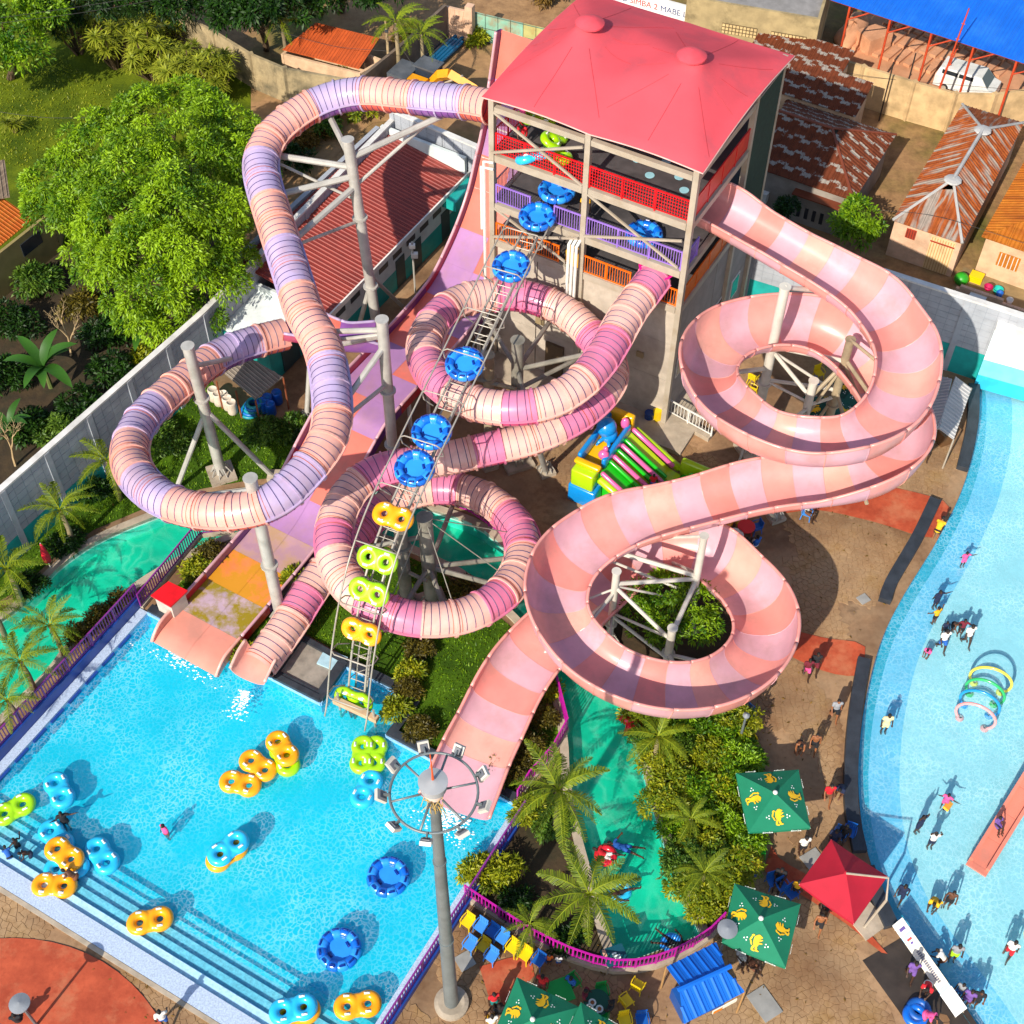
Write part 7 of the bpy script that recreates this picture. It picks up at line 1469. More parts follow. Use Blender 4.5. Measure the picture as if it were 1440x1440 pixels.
table('red round plastic table in the shade by the salmon slide', 1047, 752, .46, C_R); table('white round plastic table with food in the shade by the salmon slide', 1031, 764, .46, mat('plastic_white', 'd8d4c8', 0.5)); table('green square plastic table behind the left bottom parasol', 787, 1402, .5, C_G, True, 0.35); table('dark green table crowded with plates near the magenta railing', 838, 1418, .55, plastic('chair_dkgreen', '064a34')); table('green square table with balloons beside the hedge', 1027, 1042, .5, C_G, True, 0.1); table('brown low table with food beside the hedge', 1038, 1016, .45, mat('table_brown', '6a4a2c', 0.6))
for i, (px, py) in enumerate(((833, 1401), (829, 1408), (843, 1410), (836, 1415))):
    p = P(px, py+9, 0.74); o = thing('plate', ('uppermost', 'left', 'right', 'lowest')[i]+' white plate of food on the dark green table', 'plate', p, 'plates on the crowded table'); MB().lathe([(0, 0), (.1, 0.005), (.16, 0.03), (.16, 0.02), (0, -0.004)], p+Z3*0.006, 16).build('dish', M_WHITE, o); MB().ell(p+Z3*0.03, (.09, .09, .04), 8, 5).build('food', mat('food_brown', '8a4a1c', 0.7), o)
for lab, px, py, z, c in (('green balloon above the hedge side table', 1034, 1030, 1.1, C_G), ('orange balloon above the hedge side table', 1028, 1035, 1.05, vinyl('balloon_orange', 'e87010'))):
    MB().ell((0, 0, 0), (.17, .17, .2), 10, 8).build('balloon', c, smooth=True); o = bpy.data.objects[-1] if False else [q for q in bpy.data.objects if q.name.startswith('balloon')][-1]; o.location = P(px, py, z); tag(o, lab, 'balloon')
# blue roofed stall
st_ = thing('drinks_stall', 'small stall with a bright blue ribbed plastic roof beside the curved railing', 'stall', P(990, 1385))
q0, q1, q2, q3 = PL([(937, 1360), (1007, 1325), (1047, 1395), (962, 1440)], 2.4); k0, k1 = P(953, 1393, 2.95), P(1028, 1359, 2.95)
M_STALL = mat('stall_blue', '0a62c4', 0.65, var=0.05, spec=0.3)
strips_roof(st_, q1, q0, k0, k1, M_STALL, sw=0.42, rib=1, th=0.06); strips_roof(st_, q3, q2, k1, k0, M_STALL, sw=0.42, rib=1, th=0.06); MB().tube([k0+Z3*0.06, k1+Z3*0.06], 0.1, 6).build('ridge', M_STALL, st_)
for q in (q0, q1, q2, q3): MB().tube([q.xy.to_3d(), q], 0.05, 6).build('post', mat('timber_post', 'a07a4c', 0.7), st_)
cS = (q0+q1+q2+q3)/4; MB().box((cS.x, cS.y, 0.5), (1.9, 1.2, 1.0), yaw=0.42).build('counter', mat('counter_blue', '124a90', 0.5), st_)
sg_ = (q2+q3)/2; ed = (q2-q3).normalized(); on_ = ed.cross(Z3); MB().beam(q3.lerp(q2, .45)+on_*0.1-Z3*0.1, q3.lerp(q2, .85)+on_*0.1-Z3*0.1, 0.04, 0.3).build('sign', mat('sign_cream', 'e6dcc8', 0.6), st_); MB().beam(q3.lerp(q2, .46)+on_*0.13-Z3*0.1, q3.lerp(q2, .6)+on_*0.13-Z3*0.1, 0.03, 0.22).build('sign_print', mat('print_orange', 'd87818', 0.6), st_)
# grey ribbed shelter, red booth
gz = thing('grey_shelter', 'small open shelter with a pale grey ribbed roof by the wading pool', 'shelter', P(1332, 600))
ga, gb, gc, gd = PL([(1316, 528), (1366, 546), (1341, 618), (1297, 606)], 2.4); gr0, gr1 = (ga+gb)/2+Z3*0.5, (gc+gd)/2+Z3*0.5; M_GZ = mat('shelter_sheet', 'a9a8a6', 0.5, var=0.06, stain='80807e', samt=0.3)
strips_roof(gz, gb, gc, gr1, gr0, M_GZ, sw=0.5, rib=2); strips_roof(gz, gd, ga, gr0, gr1, M_GZ, sw=0.5, rib=2)
for q in (ga, gb, gc, gd): MB().tube([q.xy.to_3d(), q], 0.05, 6).build('post', M_STEEL, gz)
cG = (ga+gb+gc+gd)/4; MB().box((cG.x+0.1, cG.y+0.3, 0.45), (0.8, 2.0, 0.9), yaw=0.45).build('counter', mat('table_brown', '6a4a2c', 0.6), gz)
bo = thing('pump_booth', 'little booth with a flat red roof at the corner of pool and ramp', 'booth', P(238, 850))
bq = PL([(212, 838), (237, 818), (264, 831), (240, 854)], 1.55); bc = sum(bq, Vector())/4; byaw = math.atan2((bq[2]-bq[1]).y, (bq[2]-bq[1]).x)
MB().prism(bq, 1.5, 1.6).build('roof', mat('booth_red', 'd4101a', 0.45), bo); MB().prism([Vector((bc.x, bc.y, 0))+(q-bc).xy.to_3d()*0.82 for q in bq], 0, 1.49).build('cabinet', mat('cabinet_grey', 'b8b0a4', 0.6), bo)
# inflatable playground
BO = P(797, 702); bU, bW = U3.normalized(), W3.normalized()
inf = thing('bouncy_castle', 'inflatable playground with green slide lanes, pink bolsters, yellow walls and a blue figure', 'bouncy castle', BO)
def I(u, w, z): return BO+bU*u+bW*w+Z3*z
I_G, I_LG, I_Y, I_O, I_P, I_B, I_R = [vinyl('inflatable_'+n_, c) for n_, c in (('green', '18b41c'), ('lime', 'a8d014'), ('yellow', 'e8b00a'), ('orange', 'e07c0c'), ('pink', 'e0609c'), ('blue', '0c84d0'), ('red', 'd0161c'))]
def pad(name, u0, u1, w0, w1, z0, z1, m, r=0.12):
    mb = MB(); c = I((u0+u1)/2, (w0+w1)/2, (z0+z1)/2); mb.box(c, (u1-u0, w1-w0, z1-z0), ax=(bU, bW, Z3)); me = mb.build(name, m, inf); b_ = me.modifiers.new('b', 'BEVEL'); b_.width = min(r, (u1-u0)/2.2, (w1-w0)/2.2, (z1-z0)/2.2); b_.segments = 3; me.data.polygons.foreach_set('use_smooth', [True]*6); return me
def bolster(name, a, b, r, m): return MB().tube([a, a.lerp(b, .02), a.lerp(b, .5), a.lerp(b, .98), b], [r*.6, r, r, r, r*.6], 10).build(name, m, inf, smooth=True, auto=60)
pad('base_block', 0, 0.9, 0.0, 1.6, 0, 1.3, I_B); pad('base_block', 0.91, 4.6, 0.0, 1.6, 0, 1.9, I_B); pad('tower_block', 0.05, 0.9, 0.1, 1.4, 1.3, 2.5, I_LG); pad('platform', 0.9, 4.5, 0.1, 1.4, 1.9, 2.1, I_Y)
pad('side_wall', 0.9, 4.5, 0.0, 0.25, 2.1, 2.9, I_B); pad('side_wall', 1.2, 4.2, 1.25, 1.5, 2.1, 2.8, I_B); pad('arch', 4.3, 4.7, 0.0, 1.5, 2.1, 3.1, I_Y); pad('arch', 0.5, 0.9, 0.0, 1.5, 2.5, 2.75, I_Y)
MB().ell(I(3.1, 0.55, 3.1), (0.55, 0.55, 0.55), 16, 10).ell(I(3.1, 0.75, 2.6), (0.45, 0.45, 0.5), 12, 8).build('blue_figure', I_B, inf, smooth=True)
for k in range(5): a = k*1.25; MB().tube([I(3.1, 0.7, 2.5), I(3.1+0.6*math.cos(a), 0.7+0.5*math.sin(a), 2.35), I(3.1+0.85*math.cos(a), 0.7+0.6*math.sin(a), 2.2)], [0.14, 0.1, 0.05], 7).build('figure_arm', I_B, inf, smooth=True)
MB().ell(I(1.6, 1.2, 2.75), (0.3, 0.25, 0.3), 10, 7).ell(I(1.8, 1.2, 3.0), (0.14, 0.14, 0.18), 8, 6).build('pink_figure', I_P, inf, smooth=True); MB().ell(I(4.0, 1.2, 2.9), (0.25, 0.2, 0.4), 10, 7).build('pink_figure', I_P, inf, smooth=True)
zs_ = [(1.4, 2.1), (2.6, 1.35), (3.9, 0.5), (4.6, 0.35)]
for u0, u1, m in ((0.9, 1.75, I_G), (1.8, 2.65, I_LG), (2.7, 3.5, I_G), (3.55, 4.3, I_LG)):
    mb = MB()
    for (wa, za), (wb, zb) in zip(zs_, zs_[1:]):
        mb.add([I(u0, wa, za), I(u1, wa, za), I(u1, wb, zb), I(u0, wb, zb), I(u0, wa, 0), I(u1, wa, 0), I(u1, wb, 0), I(u0, wb, 0)], [(3, 2, 1, 0), (0, 1, 5, 4), (1, 2, 6, 5), (2, 3, 7, 6), (3, 0, 4, 7)])
    mb.build('slide_lane', m, inf, smooth=True, auto=40)
for u, m in ((0.85, I_P), (2.2, I_P), (3.1, I_P), (4.4, I_P), (1.77, I_G), (2.67, I_G), (3.52, I_G)): bolster('bolster', I(u, 1.5, 2.25), I(u, 4.1, 0.65), 0.13 if m is I_P else 0.11, m)
for u, m in ((0.6, I_LG), (4.65, I_LG)): bolster('bolster', I(u, 1.5, 2.0), I(u, 4.4, 0.35), 0.22, m)
pad('arena_floor', 0.6, 4.6, 4.6, 8.2, 0, 0.25, I_G); pad('arena_wall', 4.5, 4.9, 4.4, 6.4, 0, 1.2, I_LG); pad('arena_wall', 4.5, 4.9, 6.42, 8.4, 0, 1.2, I_Y); pad('arena_wall', 0.6, 4.49, 8.1, 8.5, 0, 1.0, I_O); pad('arena_wall', 0.2, 0.6, 4.4, 8.4, 0, 1.0, I_Y)
for u, w, z, r, m in ((3.9, 5.2, .6, .35, I_G), (3.4, 4.9, .5, .3, I_LG), (3.0, 6.4, .7, .4, I_R), (3.4, 6.8, .8, .35, I_R), (2.4, 6.0, .6, .35, I_O), (3.8, 6.0, .6, .3, I_Y), (2.2, 5.2, .5, .35, I_R), (3.9, 7.4, .7, .3, I_O)): MB().ell(I(u, w, z), (r, r*.8, r*1.2), 10, 7).ell(I(u+.1, w+.1, z+r*1.1), (r*.5, r*.5, r*.6), 8, 6).build('inflated_figure', m, inf, smooth=True)
# arches, small slide and banner in the wading pool
for nm, c, fa, fb in (('yellow', vinyl('arch_yellow', 'e6d24a'), (1369, 961), (1406, 974)), ('green', vinyl('arch_green', '2fae62'), (1363, 976), (1397, 991)), ('blue', vinyl('arch_blue', '1c8ed0'), (1355, 992), (1390, 1007)), ('pink', vinyl('arch_pink', 'ee9a98'), (1349, 1010), (1384, 1025))):
    A, B = P(*fa, -0.3), P(*fb, -0.3); d = (B-A); w = d.length; d.normalize(); Rr = w*0.76; cz = math.sqrt(max(0.01, Rr*Rr-w*w/4)); cc = (A+B)/2+Z3*cz; a0 = math.asin(w/2/Rr)
    pts = [cc+d*(Rr*math.sin(a))-Z3*(Rr*math.cos(a)) for a in [-a0-(2*math.pi-2*a0)*k/30 for k in range(31)]]
    o = thing('spray_arch', f'{nm} tubular spray arch, one of four hoops in the wading pool', 'spray arch', (A+B)/2, 'spray hoops in the wading pool'); MB().tube(pts, 0.075, 8).build('hoop', c, o, smooth=True)
    for q in (A, B): MB().lathe([(0.2, 0), (0.2, 0.06), (0.09, 0.14)], q, 12).build('foot', c, o)
ks = thing('kiddie_slide', 'straight salmon pink slide ending in the wading pool at the right edge', 'slide', P(1378, 1218, -0.1))
e0_, e1_ = P(1362, 1209, 0.0), P(1390, 1227, 0.0); xd = (e1_-e0_).normalized(); ud = Vector((-xd.y, xd.x, 0)); wS = (e1_-e0_).length; S_K = slide_mat('kiddie_salmon', 'e48a74')
for k in range(6):
    s0, s1 = k*1.45, (k+1)*1.45-0.012; z0, z1 = 0.02+0.03*s0+0.022*s0*s0, 0.02+0.03*s1+0.022*s1*s1; a, b = e0_+ud*s0+Z3*z0, e0_+ud*s1+Z3*z1; ax = (b-a).normalized(); nn = xd.cross(ax)
    MB().box((a+b)/2+xd*wS/2, (wS-0.3, (b-a).length, 0.08), ax=(xd, ax, nn)).build('bed_panel', S_K, ks)
    for x in (0.08, wS-0.08): MB().box((a+b)/2+xd*x+nn*0.12, (0.16, (b-a).length, 0.34), ax=(xd, ax, nn)).build('side_rail', S_K, ks)
MB().box(e0_+xd*wS/2-ud*0.14+Z3*0.02, (wS, 0.28, 0.1), ax=(xd, ud, Z3)).build('landing_lip', S_K, ks)
for s in (4, 7): 
    for x in (0.15, wS-0.15): p = e0_+ud*s+xd*x; MB().tube([p-Z3*0.3, p+Z3*(0.02+0.03*s+0.022*s*s)], 0.06, 6).build('leg', M_WHITE, ks)
na, nb = P(1262, 1296, 0.75), P(1352, 1424, 0.75); ndv = (nb-na).normalized(); nrv = Vector((-ndv.y, ndv.x, 0))
bn = thing('long_banner', 'long white printed banner on a frame along the edge of the wading pool', 'banner', ((na+nb)/2).xy.to_3d())
tl = (Z3*0.75-nrv*-0.66).normalized(); 
def bpan(f0, f1, w, m, nm='banner_panel', lift_=0.0, off=0.0): 
    a, b = na.lerp(nb, f0), na.lerp(nb, f1); n3 = ndv.cross(tl); return MB().box((a+b)/2+tl*off+n3*lift_, ((b-a).length, w, 0.03), ax=(ndv, tl, n3)).build(nm, m, bn)
M_BAN, M_BANB = mat('banner_white', 'd8d8d6', 0.7), mat('banner_pale_blue', 'a8c8e4', 0.7)
n3 = ndv.cross(tl); sgn = 1 if n3.z > 0 else -1
bpan(0, 0.14, 0.62, M_BAN); bpan(0.142, 0.2, 0.6, M_BANB); bpan(0.202, 0.72, 0.6, mat('banner_cream', 'd8d2c4', 0.7)); bpan(0.722, 0.76, 0.6, M_BANB); bpan(0.762, 1, 0.66, M_BAN)
bpan(0.07, 0.1, 0.3, mat('print_purple', '5a4a90', 0.7), 'printed_mark', 0.02*sgn); bpan(0.19, 0.21, 0.24, mat('print_red', 'c0403c', 0.7), 'printed_mark', 0.022*sgn); bpan(0.23, 0.25, 0.12, mat('print_purple', '5a4a90', 0.7), 'printed_mark', 0.021*sgn)
for k in range(16): bpan(0.33+0.022*k, 0.344+0.022*k, 0.16, mat('print_grey', '6c6a78', 0.7), 'printed_letter', 0.02*sgn)
for f in (0.02, 0.5, 0.98): q = na.lerp(nb, f); MB().tube([Vector((q.x, q.y, -0.3)), q], 0.04, 6).build('leg', M_STEEL, bn); MB().tube([Vector((q.x, q.y, -0.3))+nrv*0.5, q+tl*0.2], 0.03, 6).build('leg', M_STEEL, bn)
ym = thing('yellow_mushroom', 'round yellow mushroom shower cut by the right edge of the photo', 'shower', P(1452, 1345, -0.3)); yb = P(1452, 1345, -0.3); MB().tube([yb, yb+Z3*2.0], 0.12, 10).build('stem', M_WHITE, ym); MB().lathe([(0.95, 2.0), (0.9, 2.25), (0.6, 2.5), (0, 2.6)], yb, 24).lathe([(0, 2.0), (0.95, 2.0)], yb, 24).build('cap', vinyl('mushroom_yellow', 'ecd01c'), ym, smooth=True, auto=40)
# assorted things
def barrel_mesh(m): return MB().lathe([(0, 0), (.26, 0), (.29, .05), (.3, .3), (.29, .55), (.3, .8), (.27, .88), (.24, .9), (.23, .84), (0, .84)], (0, 0, 0), 16).mesh('barrel', m, smooth=True)
BW, BB = barrel_mesh(mat('barrel_white', 'cdbfae', 0.6, stain='8a7258', samt=0.4)), barrel_mesh(plastic('barrel_blue', '0c58b8'))
for i, (px, py, me, lab) in enumerate(((302, 562, BW, 'white drum at the left end of the row by the shed'), (309, 568, BW, 'second white drum from the left by the shed'), (317, 568, BW, 'third white drum by the shed'), (322, 574, BW, 'fourth white drum by the shed'), (328, 580, BW, 'white drum nearest the rusty post'), (371, 578, BB, 'blue drum on the left under the shed roof'), (378, 572, BB, 'blue drum at the back beside the shed'), (382, 582, BB, 'blue drum at the front beside the shed'), (391, 566, BB, 'blue drum against the teal annex'), (1057, 1226, BB, 'dark blue drum with a yellow lid beside the hedge'))):
    o = link_mesh('barrel', me, None, P(px, py)); tag(o, lab, 'barrel', 'drums near the shed' if i < 9 else None)
o = MB().ell((0, 0, 0), (.33, .33, .14), 16, 6).build('bin_lid', plastic('lid_yellow', 'e8b40c'), smooth=True); o.location = P(1057, 1226)+Z3*0.95; tag(o, 'round yellow lid on the blue drum by the hedge', 'lid')
for i in range(5):
    o = MB().torus((0, 0, 0), .5-.03*i, .1, 24, 6).build('hose_coil', plastic('hose_blue', '1468b8') if i % 2 else plastic('hose_teal', '168a96'), smooth=True); o.location = P(352, 580)+Z3*(0.1+0.17*i)+Vector((.08*i, 0, 0)); tag(o, ('lowest', 'second', 'middle', 'fourth', 'topmost')[i]+' coil of blue hose piled under the shed roof', 'hose', 'coils of hose by the shed')
fb = thing('litter_bin', 'small litter bin with blue drum and yellow frog shaped lid near the white fence', 'bin', P(912, 592)); fbp = P(912, 592); MB().lathe([(0, 0), (.25, 0), (.27, .7), (0, .7)], fbp, 14).build('drum', plastic('barrel_navy', '123a7c'), fb); MB().box(fbp+Vector((.45, -.1, .5)), (.4, .4, 1.0), yaw=.4).build('locker', C_Y, fb)
def lamp(label, px, py, h, r=0.42, sq=False):
    b = P(px, py); o = thing('garden_lamp', label, 'lamp', b); MB().tube([b, b+Z3*h], [.07, .05], 8).build('post', M_MAST, o)
    MB().lathe([(0, .18), (r, .06), (r, 0), (0.1, -.12), (0, -.12)], b+Z3*h, 20).build('lamp_head', mat('lamp_disc', '7d8288', 0.6, var=0.15), o)
lamp('round headed garden lamp in front of the stall side parasol', 1012, 1340, 2.6); lamp('round headed garden lamp casting a long shadow at the lower left', 52, 1442, 2.6); lamp('slim lamp with two heads beside the hedge tables', 1037, 1052, 3.0, .16)
cp = thing('camera_pole', 'slim grey pole with two white boxes beside the red roofed building', 'camera pole', P(584, 412)); cpb = P(584, 412); MB().tube([cpb, cpb+Z3*4], .06, 6).build('pole', M_GALV, cp); MB().box(cpb+Z3*3.7, (.35, .25, .25)).build('camera', M_WHITE, cp); MB().box(cpb+Z3*3.0+Vector((.1, 0, 0)), (.4, .28, .3)).build('camera', M_WHITE, cp)
fp = thing('furled_parasol', 'furled red parasol on the left river bank', 'parasol', P(72, 800)); fpb = P(72, 800); MB().tube([fpb, fpb+Z3*2.2], .03, 6).build('pole', M_WHITE, fp); MB().tube([fpb+Z3*.7, fpb+Z3*1.0, fpb+Z3*1.7, fpb+Z3*2.2], [.2, .22, .14, .02], 9).build('folded_canopy', mat('furled_red', 'c8102c', 0.7), fp, smooth=True)
rs = MB(); rp0 = P(893, 1016, 0.5)
for k in range(5): a = k*1.2566+.3; rs.tube([(0, 0, 0), (math.cos(a)*.45, math.sin(a)*.45, .02), (math.cos(a)*.85, math.sin(a)*.85, .0)], [.3, .26, .1], 10)
rs.ell((0, 0, .05), (.45, .45, .3), 12, 8); rsm = remeshed(rs, 'inflatable_star', vinyl('vinyl_red', 'd01828'), .06, 3); o = link_mesh('inflatable_star', rsm, None, rp0); tag(o, 'glossy red inflatable star hanging below the lower salmon coil at the river', 'inflatable')
sb = thing('sign_board', 'dark teal notice board lying over the lower end of the river', 'notice board', P(862, 1345)); sbq = PL([(843, 1338), (874, 1328), (886, 1352), (855, 1360)], 0.8); sc_ = sum(sbq, Vector())/4
MB().add([q+Z3*(.15 if i < 2 else 0) for i, q in enumerate(sbq)]+[q+Z3*((.15 if i < 2 else 0)-.06) for i, q in enumerate(sbq)], [(3, 2, 1, 0), (4, 5, 6, 7), (0, 1, 5, 4), (1, 2, 6, 5), (2, 3, 7, 6), (3, 0, 4, 7)]).build('board', mat('board_teal', '06404e', 0.4), sb)
for f0, f1, g, m_ in ((.42, .6, .4, M_DOT), (.4, .72, .55, M_DOT), (.45, .7, .68, M_DOT), (.05, .2, .25, mat('print_peach', 'd8a080', 0.7))):
    a = sbq[0].lerp(sbq[3], g).lerp(sbq[1].lerp(sbq[2], g), f0); b = sbq[0].lerp(sbq[3], g).lerp(sbq[1].lerp(sbq[2], g), f1); zz = Z3*(.15*(1-g)+.022); MB().beam(a+zz, b+zz, .07 if m_ is M_DOT else .3, .02).build('printed_line', m_, sb)
for q in (sbq[2], sbq[3]): MB().tube([q, Vector((q.x, q.y, 0))], .03, 5).build('leg', M_STEEL, sb)
# drain covers
for lab, px, py, w, l in (('grey drain cover near the dark bench of the wading pool', 1214, 843, .55, .5), ('large grey access cover below the stall side parasol', 1075, 1412, .9, 1.3), ('grey access cover beside the floodlight mast', 654, 1352, .7, .7), ('pale grey access cover beside the crimson parasol', 1142, 1208, .9, .7)):
    o = MB().box((0, 0, .03), (w, l, .08)).build('access_cover', mat('cover_grey', '8b8a86', 0.8, var=0.15)); o.location = P(px, py); o.rotation_euler[2] = .55; tag(o, lab, 'access cover')
# dirt yard: excavator, pipes, slim pole
M_CAT = mat('machine_yellow', 'd8920a', 0.5, var=0.08, stain='8a5a10', samt=0.4); M_DKM = mat('machine_grey', '4a4e54', 0.5, var=0.12, stain='7a7c80', samt=0.4)
ex = thing('excavator', 'yellow excavator with dark grey roof behind the lavender tube', 'excavator', P(585, 140)); eb_ = P(590, 145)
ew = W3.normalized(); eu = U3.normalized(); exa = (ew, eu, Z3)
for s in (-.9, .9): MB().box(eb_+eu*s+Z3*.45, (3.4, .6, .9), ax=exa).build('track', mat('track_black', '2a2826', 0.8), ex)
MB().box(eb_+Z3*1.4-ew*.3, (3.0, 2.3, .9), ax=exa).build('body', M_CAT, ex); MB().box(eb_+Z3*2.1-ew*1.0-eu*.2, (1.5, 1.9, .8), ax=exa).build('engine_cover', M_DKM, ex); MB().box(eb_+Z3*2.2+ew*.5+eu*.6, (1.5, 1.1, 1.3), ax=exa).build('cab', mat('cab_glass', '2c3440', 0.15), ex); MB().box(eb_+Z3*2.9+ew*.5+eu*.6, (1.7, 1.3, .12), ax=exa).build('cab_roof', M_DKM, ex); MB().box(eb_+Z3*2.0+ew*.2-eu*.6, (1.6, .7, .9), ax=exa).build('side_panel', M_CAT, ex)
bm0, bm1, bm2 = eb_+ew*1.0+Z3*1.9, eb_+ew*2.6+Z3*3.2, eb_+ew*6.4+Z3*2.0
MB().tube([bm0, bm0.lerp(bm1, .5)+Z3*.3, bm1], [.32, .4, .4], 4).build('boom', M_CAT, ex); MB().tube([bm1, bm1.lerp(bm2, .5)+Z3*.15, bm2], [.4, .34, .2], 4).build('stick', M_CAT, ex); MB().tube([bm0+Z3*.2+ew*.8, bm1.lerp(bm2, .25)+Z3*.5], .08, 6).build('ram', M_STEEL, ex); MB().tube([bm2, bm2+ew*.5-Z3*.8, bm2+ew*.1-Z3*1.4], [.2, .5, .3], 5).build('bucket', mat('bucket_rust', '5a4030', 0.7), ex)
pd = (P(648, 42)-P(575, 110)); pd.z = 0; pd.normalize(); ps = Vector((pd.y, -pd.x, 0)); M_PIPB, M_PIPD = mat('pipe_blue', '0f5c84', 0.4, var=0.1), mat('pipe_dark', '3a3c44', 0.5)
pipe = MB().tube([(-2.2, 0, 0), (2.2, 0, 0)], .13, 10, caps=False).tube([(-2.2, 0, 0), (2.2, 0, 0)], .105, 10, caps=False).mesh('pipe', M_PIPB, smooth=True)
pc_ = P(612, 78)
for i in range(18):
    o = link_mesh('pipe', pipe, None); c = i % 9; r_ = i//9
    if c in (3, 4): o.material_slots[0].link = 'OBJECT'; o.material_slots[0].material = M_PIPD
    o.location = pc_+ps*((c-4.5)*.27+.13*r_)+Z3*(.13+.23*r_)+pd*(random.uniform(-.4, .4)-(.8 if c in (3, 4) else 0)); o.rotation_euler[2] = math.atan2(pd.y, pd.x)
    tag(o, ('dark grey' if c in (3, 4) else 'dull blue')+' plastic pipe in the heap along the shaded compound wall', 'pipe', 'grey pipes in the heap' if c in (3, 4) else 'blue pipes in the heap')
sp_ = P(549, 118); o = thing('timber_pole', 'pale timber pole standing behind the lavender tube near the palms', 'pole', sp_); MB().tube([sp_, sp_+Z3*5], [.11, .09], 8).build('shaft', mat('pale_timber', 'b8a078', 0.8), o); MB().box(sp_+Z3*4.2, (.25, .25, .2)).build('bracket', M_DKM, o)
def cable(label, pts, r=.016):
    o = MB(); o.tube(crspline(pts, .8), r, 4); tag(o.build('cable', mat('cable_black', '25221f', 0.7)), label, 'cable')
cable('thin cable sagging across the top left trees', [P(-20, 28, 7), P(120, 8, 6.8), P(230, -10, 7)]); cable('second thin cable just below the first at the top left', [P(-20, 35, 7), P(120, 17, 6.8), P(260, -8, 7)]); cable('cable running over the yard grass at the left', [P(-20, 155, 5), P(100, 166, 4.6), P(360, 150, 5)]); cable('cable across the striped roof house', [P(1230, 295, 4.3), P(1320, 305, 4.2), P(1450, 345, 4.2)]); cable('cable along the cream yard wall', [P(1175, 100, 3.0), P(1260, 112, 2.8), P(1450, 128, 3.1)]); cable('wire stay from the timber pole over the dirt yard', [sp_+Z3*4.6, P(620, 150, 0.4)]); cable('cable over the orange roofed shed', [P(395, 45, 4.4), P(470, 65, 4.2), P(548, 72, 4.6)])
# white van behind the yard wall, clutter in the yard of the rusty roofed house
vb = P(1356, 128); vy = math.atan2(W3.y, W3.x); vn = thing('parked_van', 'white van parked in the brick yard behind the cream wall', 'van', vb, rz=0)
mb = MB(); prof_ = [(-2.1, .35), (-2.1, 1.1), (-1.9, 1.75), (1.0, 1.8), (1.6, 1.15), (2.1, 1.0), (2.15, .35)]; hw = .85
vs = [vb+ew*x+eu*s*hw*(.86 if z > 1.3 else 1)+Z3*z for s in (-1, 1) for x, z in prof_]; nP = len(prof_); mb.add(vs, [tuple(range(nP)), tuple(range(2*nP-1, nP-1, -1))]+[(k, nP+k, nP+(k+1) % nP, (k+1) % nP) for k in range(nP)]); mb.build('body', mat('van_white', 'd6d6d2', 0.3, coat=0.3), vn)
for s in (-1, 1):
    for x0, x1 in ((-1.7, -.6), (-.5, .5)): MB().box(vb+ew*(x0+x1)/2+eu*s*(hw*.93)+Z3*1.45, (x1-x0, .03, .4), ax=exa).build('window', mat('dark_glass', '2b3036', 0.1), vn)
    for x in (-1.3, 1.3): w_ = MB().tube([vb+ew*x+eu*s*.6+Z3*.32, vb+ew*x+eu*s*.86+Z3*.32], .32, 16).build('wheel', mat('tyre_black', '1c1c1c', 0.8), vn); MB().tube([vb+ew*x+eu*s*.86+Z3*.32, vb+ew*x+eu*s*.875+Z3*.32], .18, 12).build('rim', M_STEEL, w_)
MB().add([vb+ew*1.03+eu*.7+Z3*1.79, vb+ew*1.03-eu*.7+Z3*1.79, vb+ew*1.58-eu*.8+Z3*1.19, vb+ew*1.58+eu*.8+Z3*1.19], [(0, 1, 2, 3)]).build('windscreen', mat('dark_glass', '2b3036', 0.1), vn)
sheet('house_yard', [fC[0]-U3*6-W3*.8, fC[0]-U3*6+W3*9, fC[1]+W3*3, fC[0]-W3*.8], [], .02, mat('yard_slabs', '8d7650', 0.9, var=0.15, stain='5c4a30', samt=0.5))
yb0 = fC[0]-U3*1.4
for lab, nm, du, dw, sz, c, cat in (('white washing table in the yard of the rusty roofed house', 'wash_table', -2.2, .9, (1.0, 2.2, .8), M_WHITE, 'table'), ('yellow crate by the corner of the rusty roofed house', 'crate', .6, .2, (.8, .6, .5), C_Y, 'crate'), ('pair of stacked yellow pallets in the sunny yard', 'pallet', -1.6, 5.0, (1.6, 1.2, .4), mat('pallet_yellow', 'c88a14', 0.7), 'pallet'), ('teal basin in the yard of the rusty roofed house', 'basin', .2, 1.7, (.6, .6, .3), plastic('basin_teal', '12a898'), 'basin'), ('blue bucket beside the teal basin', 'bucket', -.3, 1.9, (.4, .4, .5), C_B, 'bucket'), ('crimson basin on the washing table end', 'basin', -.8, 1.2, (.5, .5, .25), plastic('basin_red', 'b01048'), 'basin'), ('pale enamel pot on the yard slabs', 'pot', -.4, 2.6, (.4, .4, .35), M_WHITE, 'pot')):
    c_ = yb0+U3*du+W3*dw
    if nm in ('basin', 'bucket', 'pot'): o = MB().lathe([(0, .02), (sz[0]*.35, .02), (sz[0]*.5, sz[2]), (sz[0]*.55, sz[2]), (sz[0]*.38, 0), (0, 0)], c_+Z3*(.03 if 'table' not in lab else .85), 16).build(nm, c, smooth=True)
    elif nm == 'wash_table':
        o = thing(nm, None, None, c_); MB().box(c_+Z3*.8, (1.0, 2.2, .06), ax=(ew, eu, Z3)).build('tabletop', c, o)
        for a in (-.4, .4):
            for b in (-1, 1): MB().box(c_+ew*a+eu*b+Z3*.38, (.06, .06, .77)).build('leg', c, o)
    else:
        mb = MB()
        for k in range(4): mb.box(c_+Z3*(.06+k*sz[2]/4), (sz[0], sz[1], sz[2]/5), ax=(ew, eu, Z3))
        o = mb.build(nm, c)
    tag(o, lab, cat)
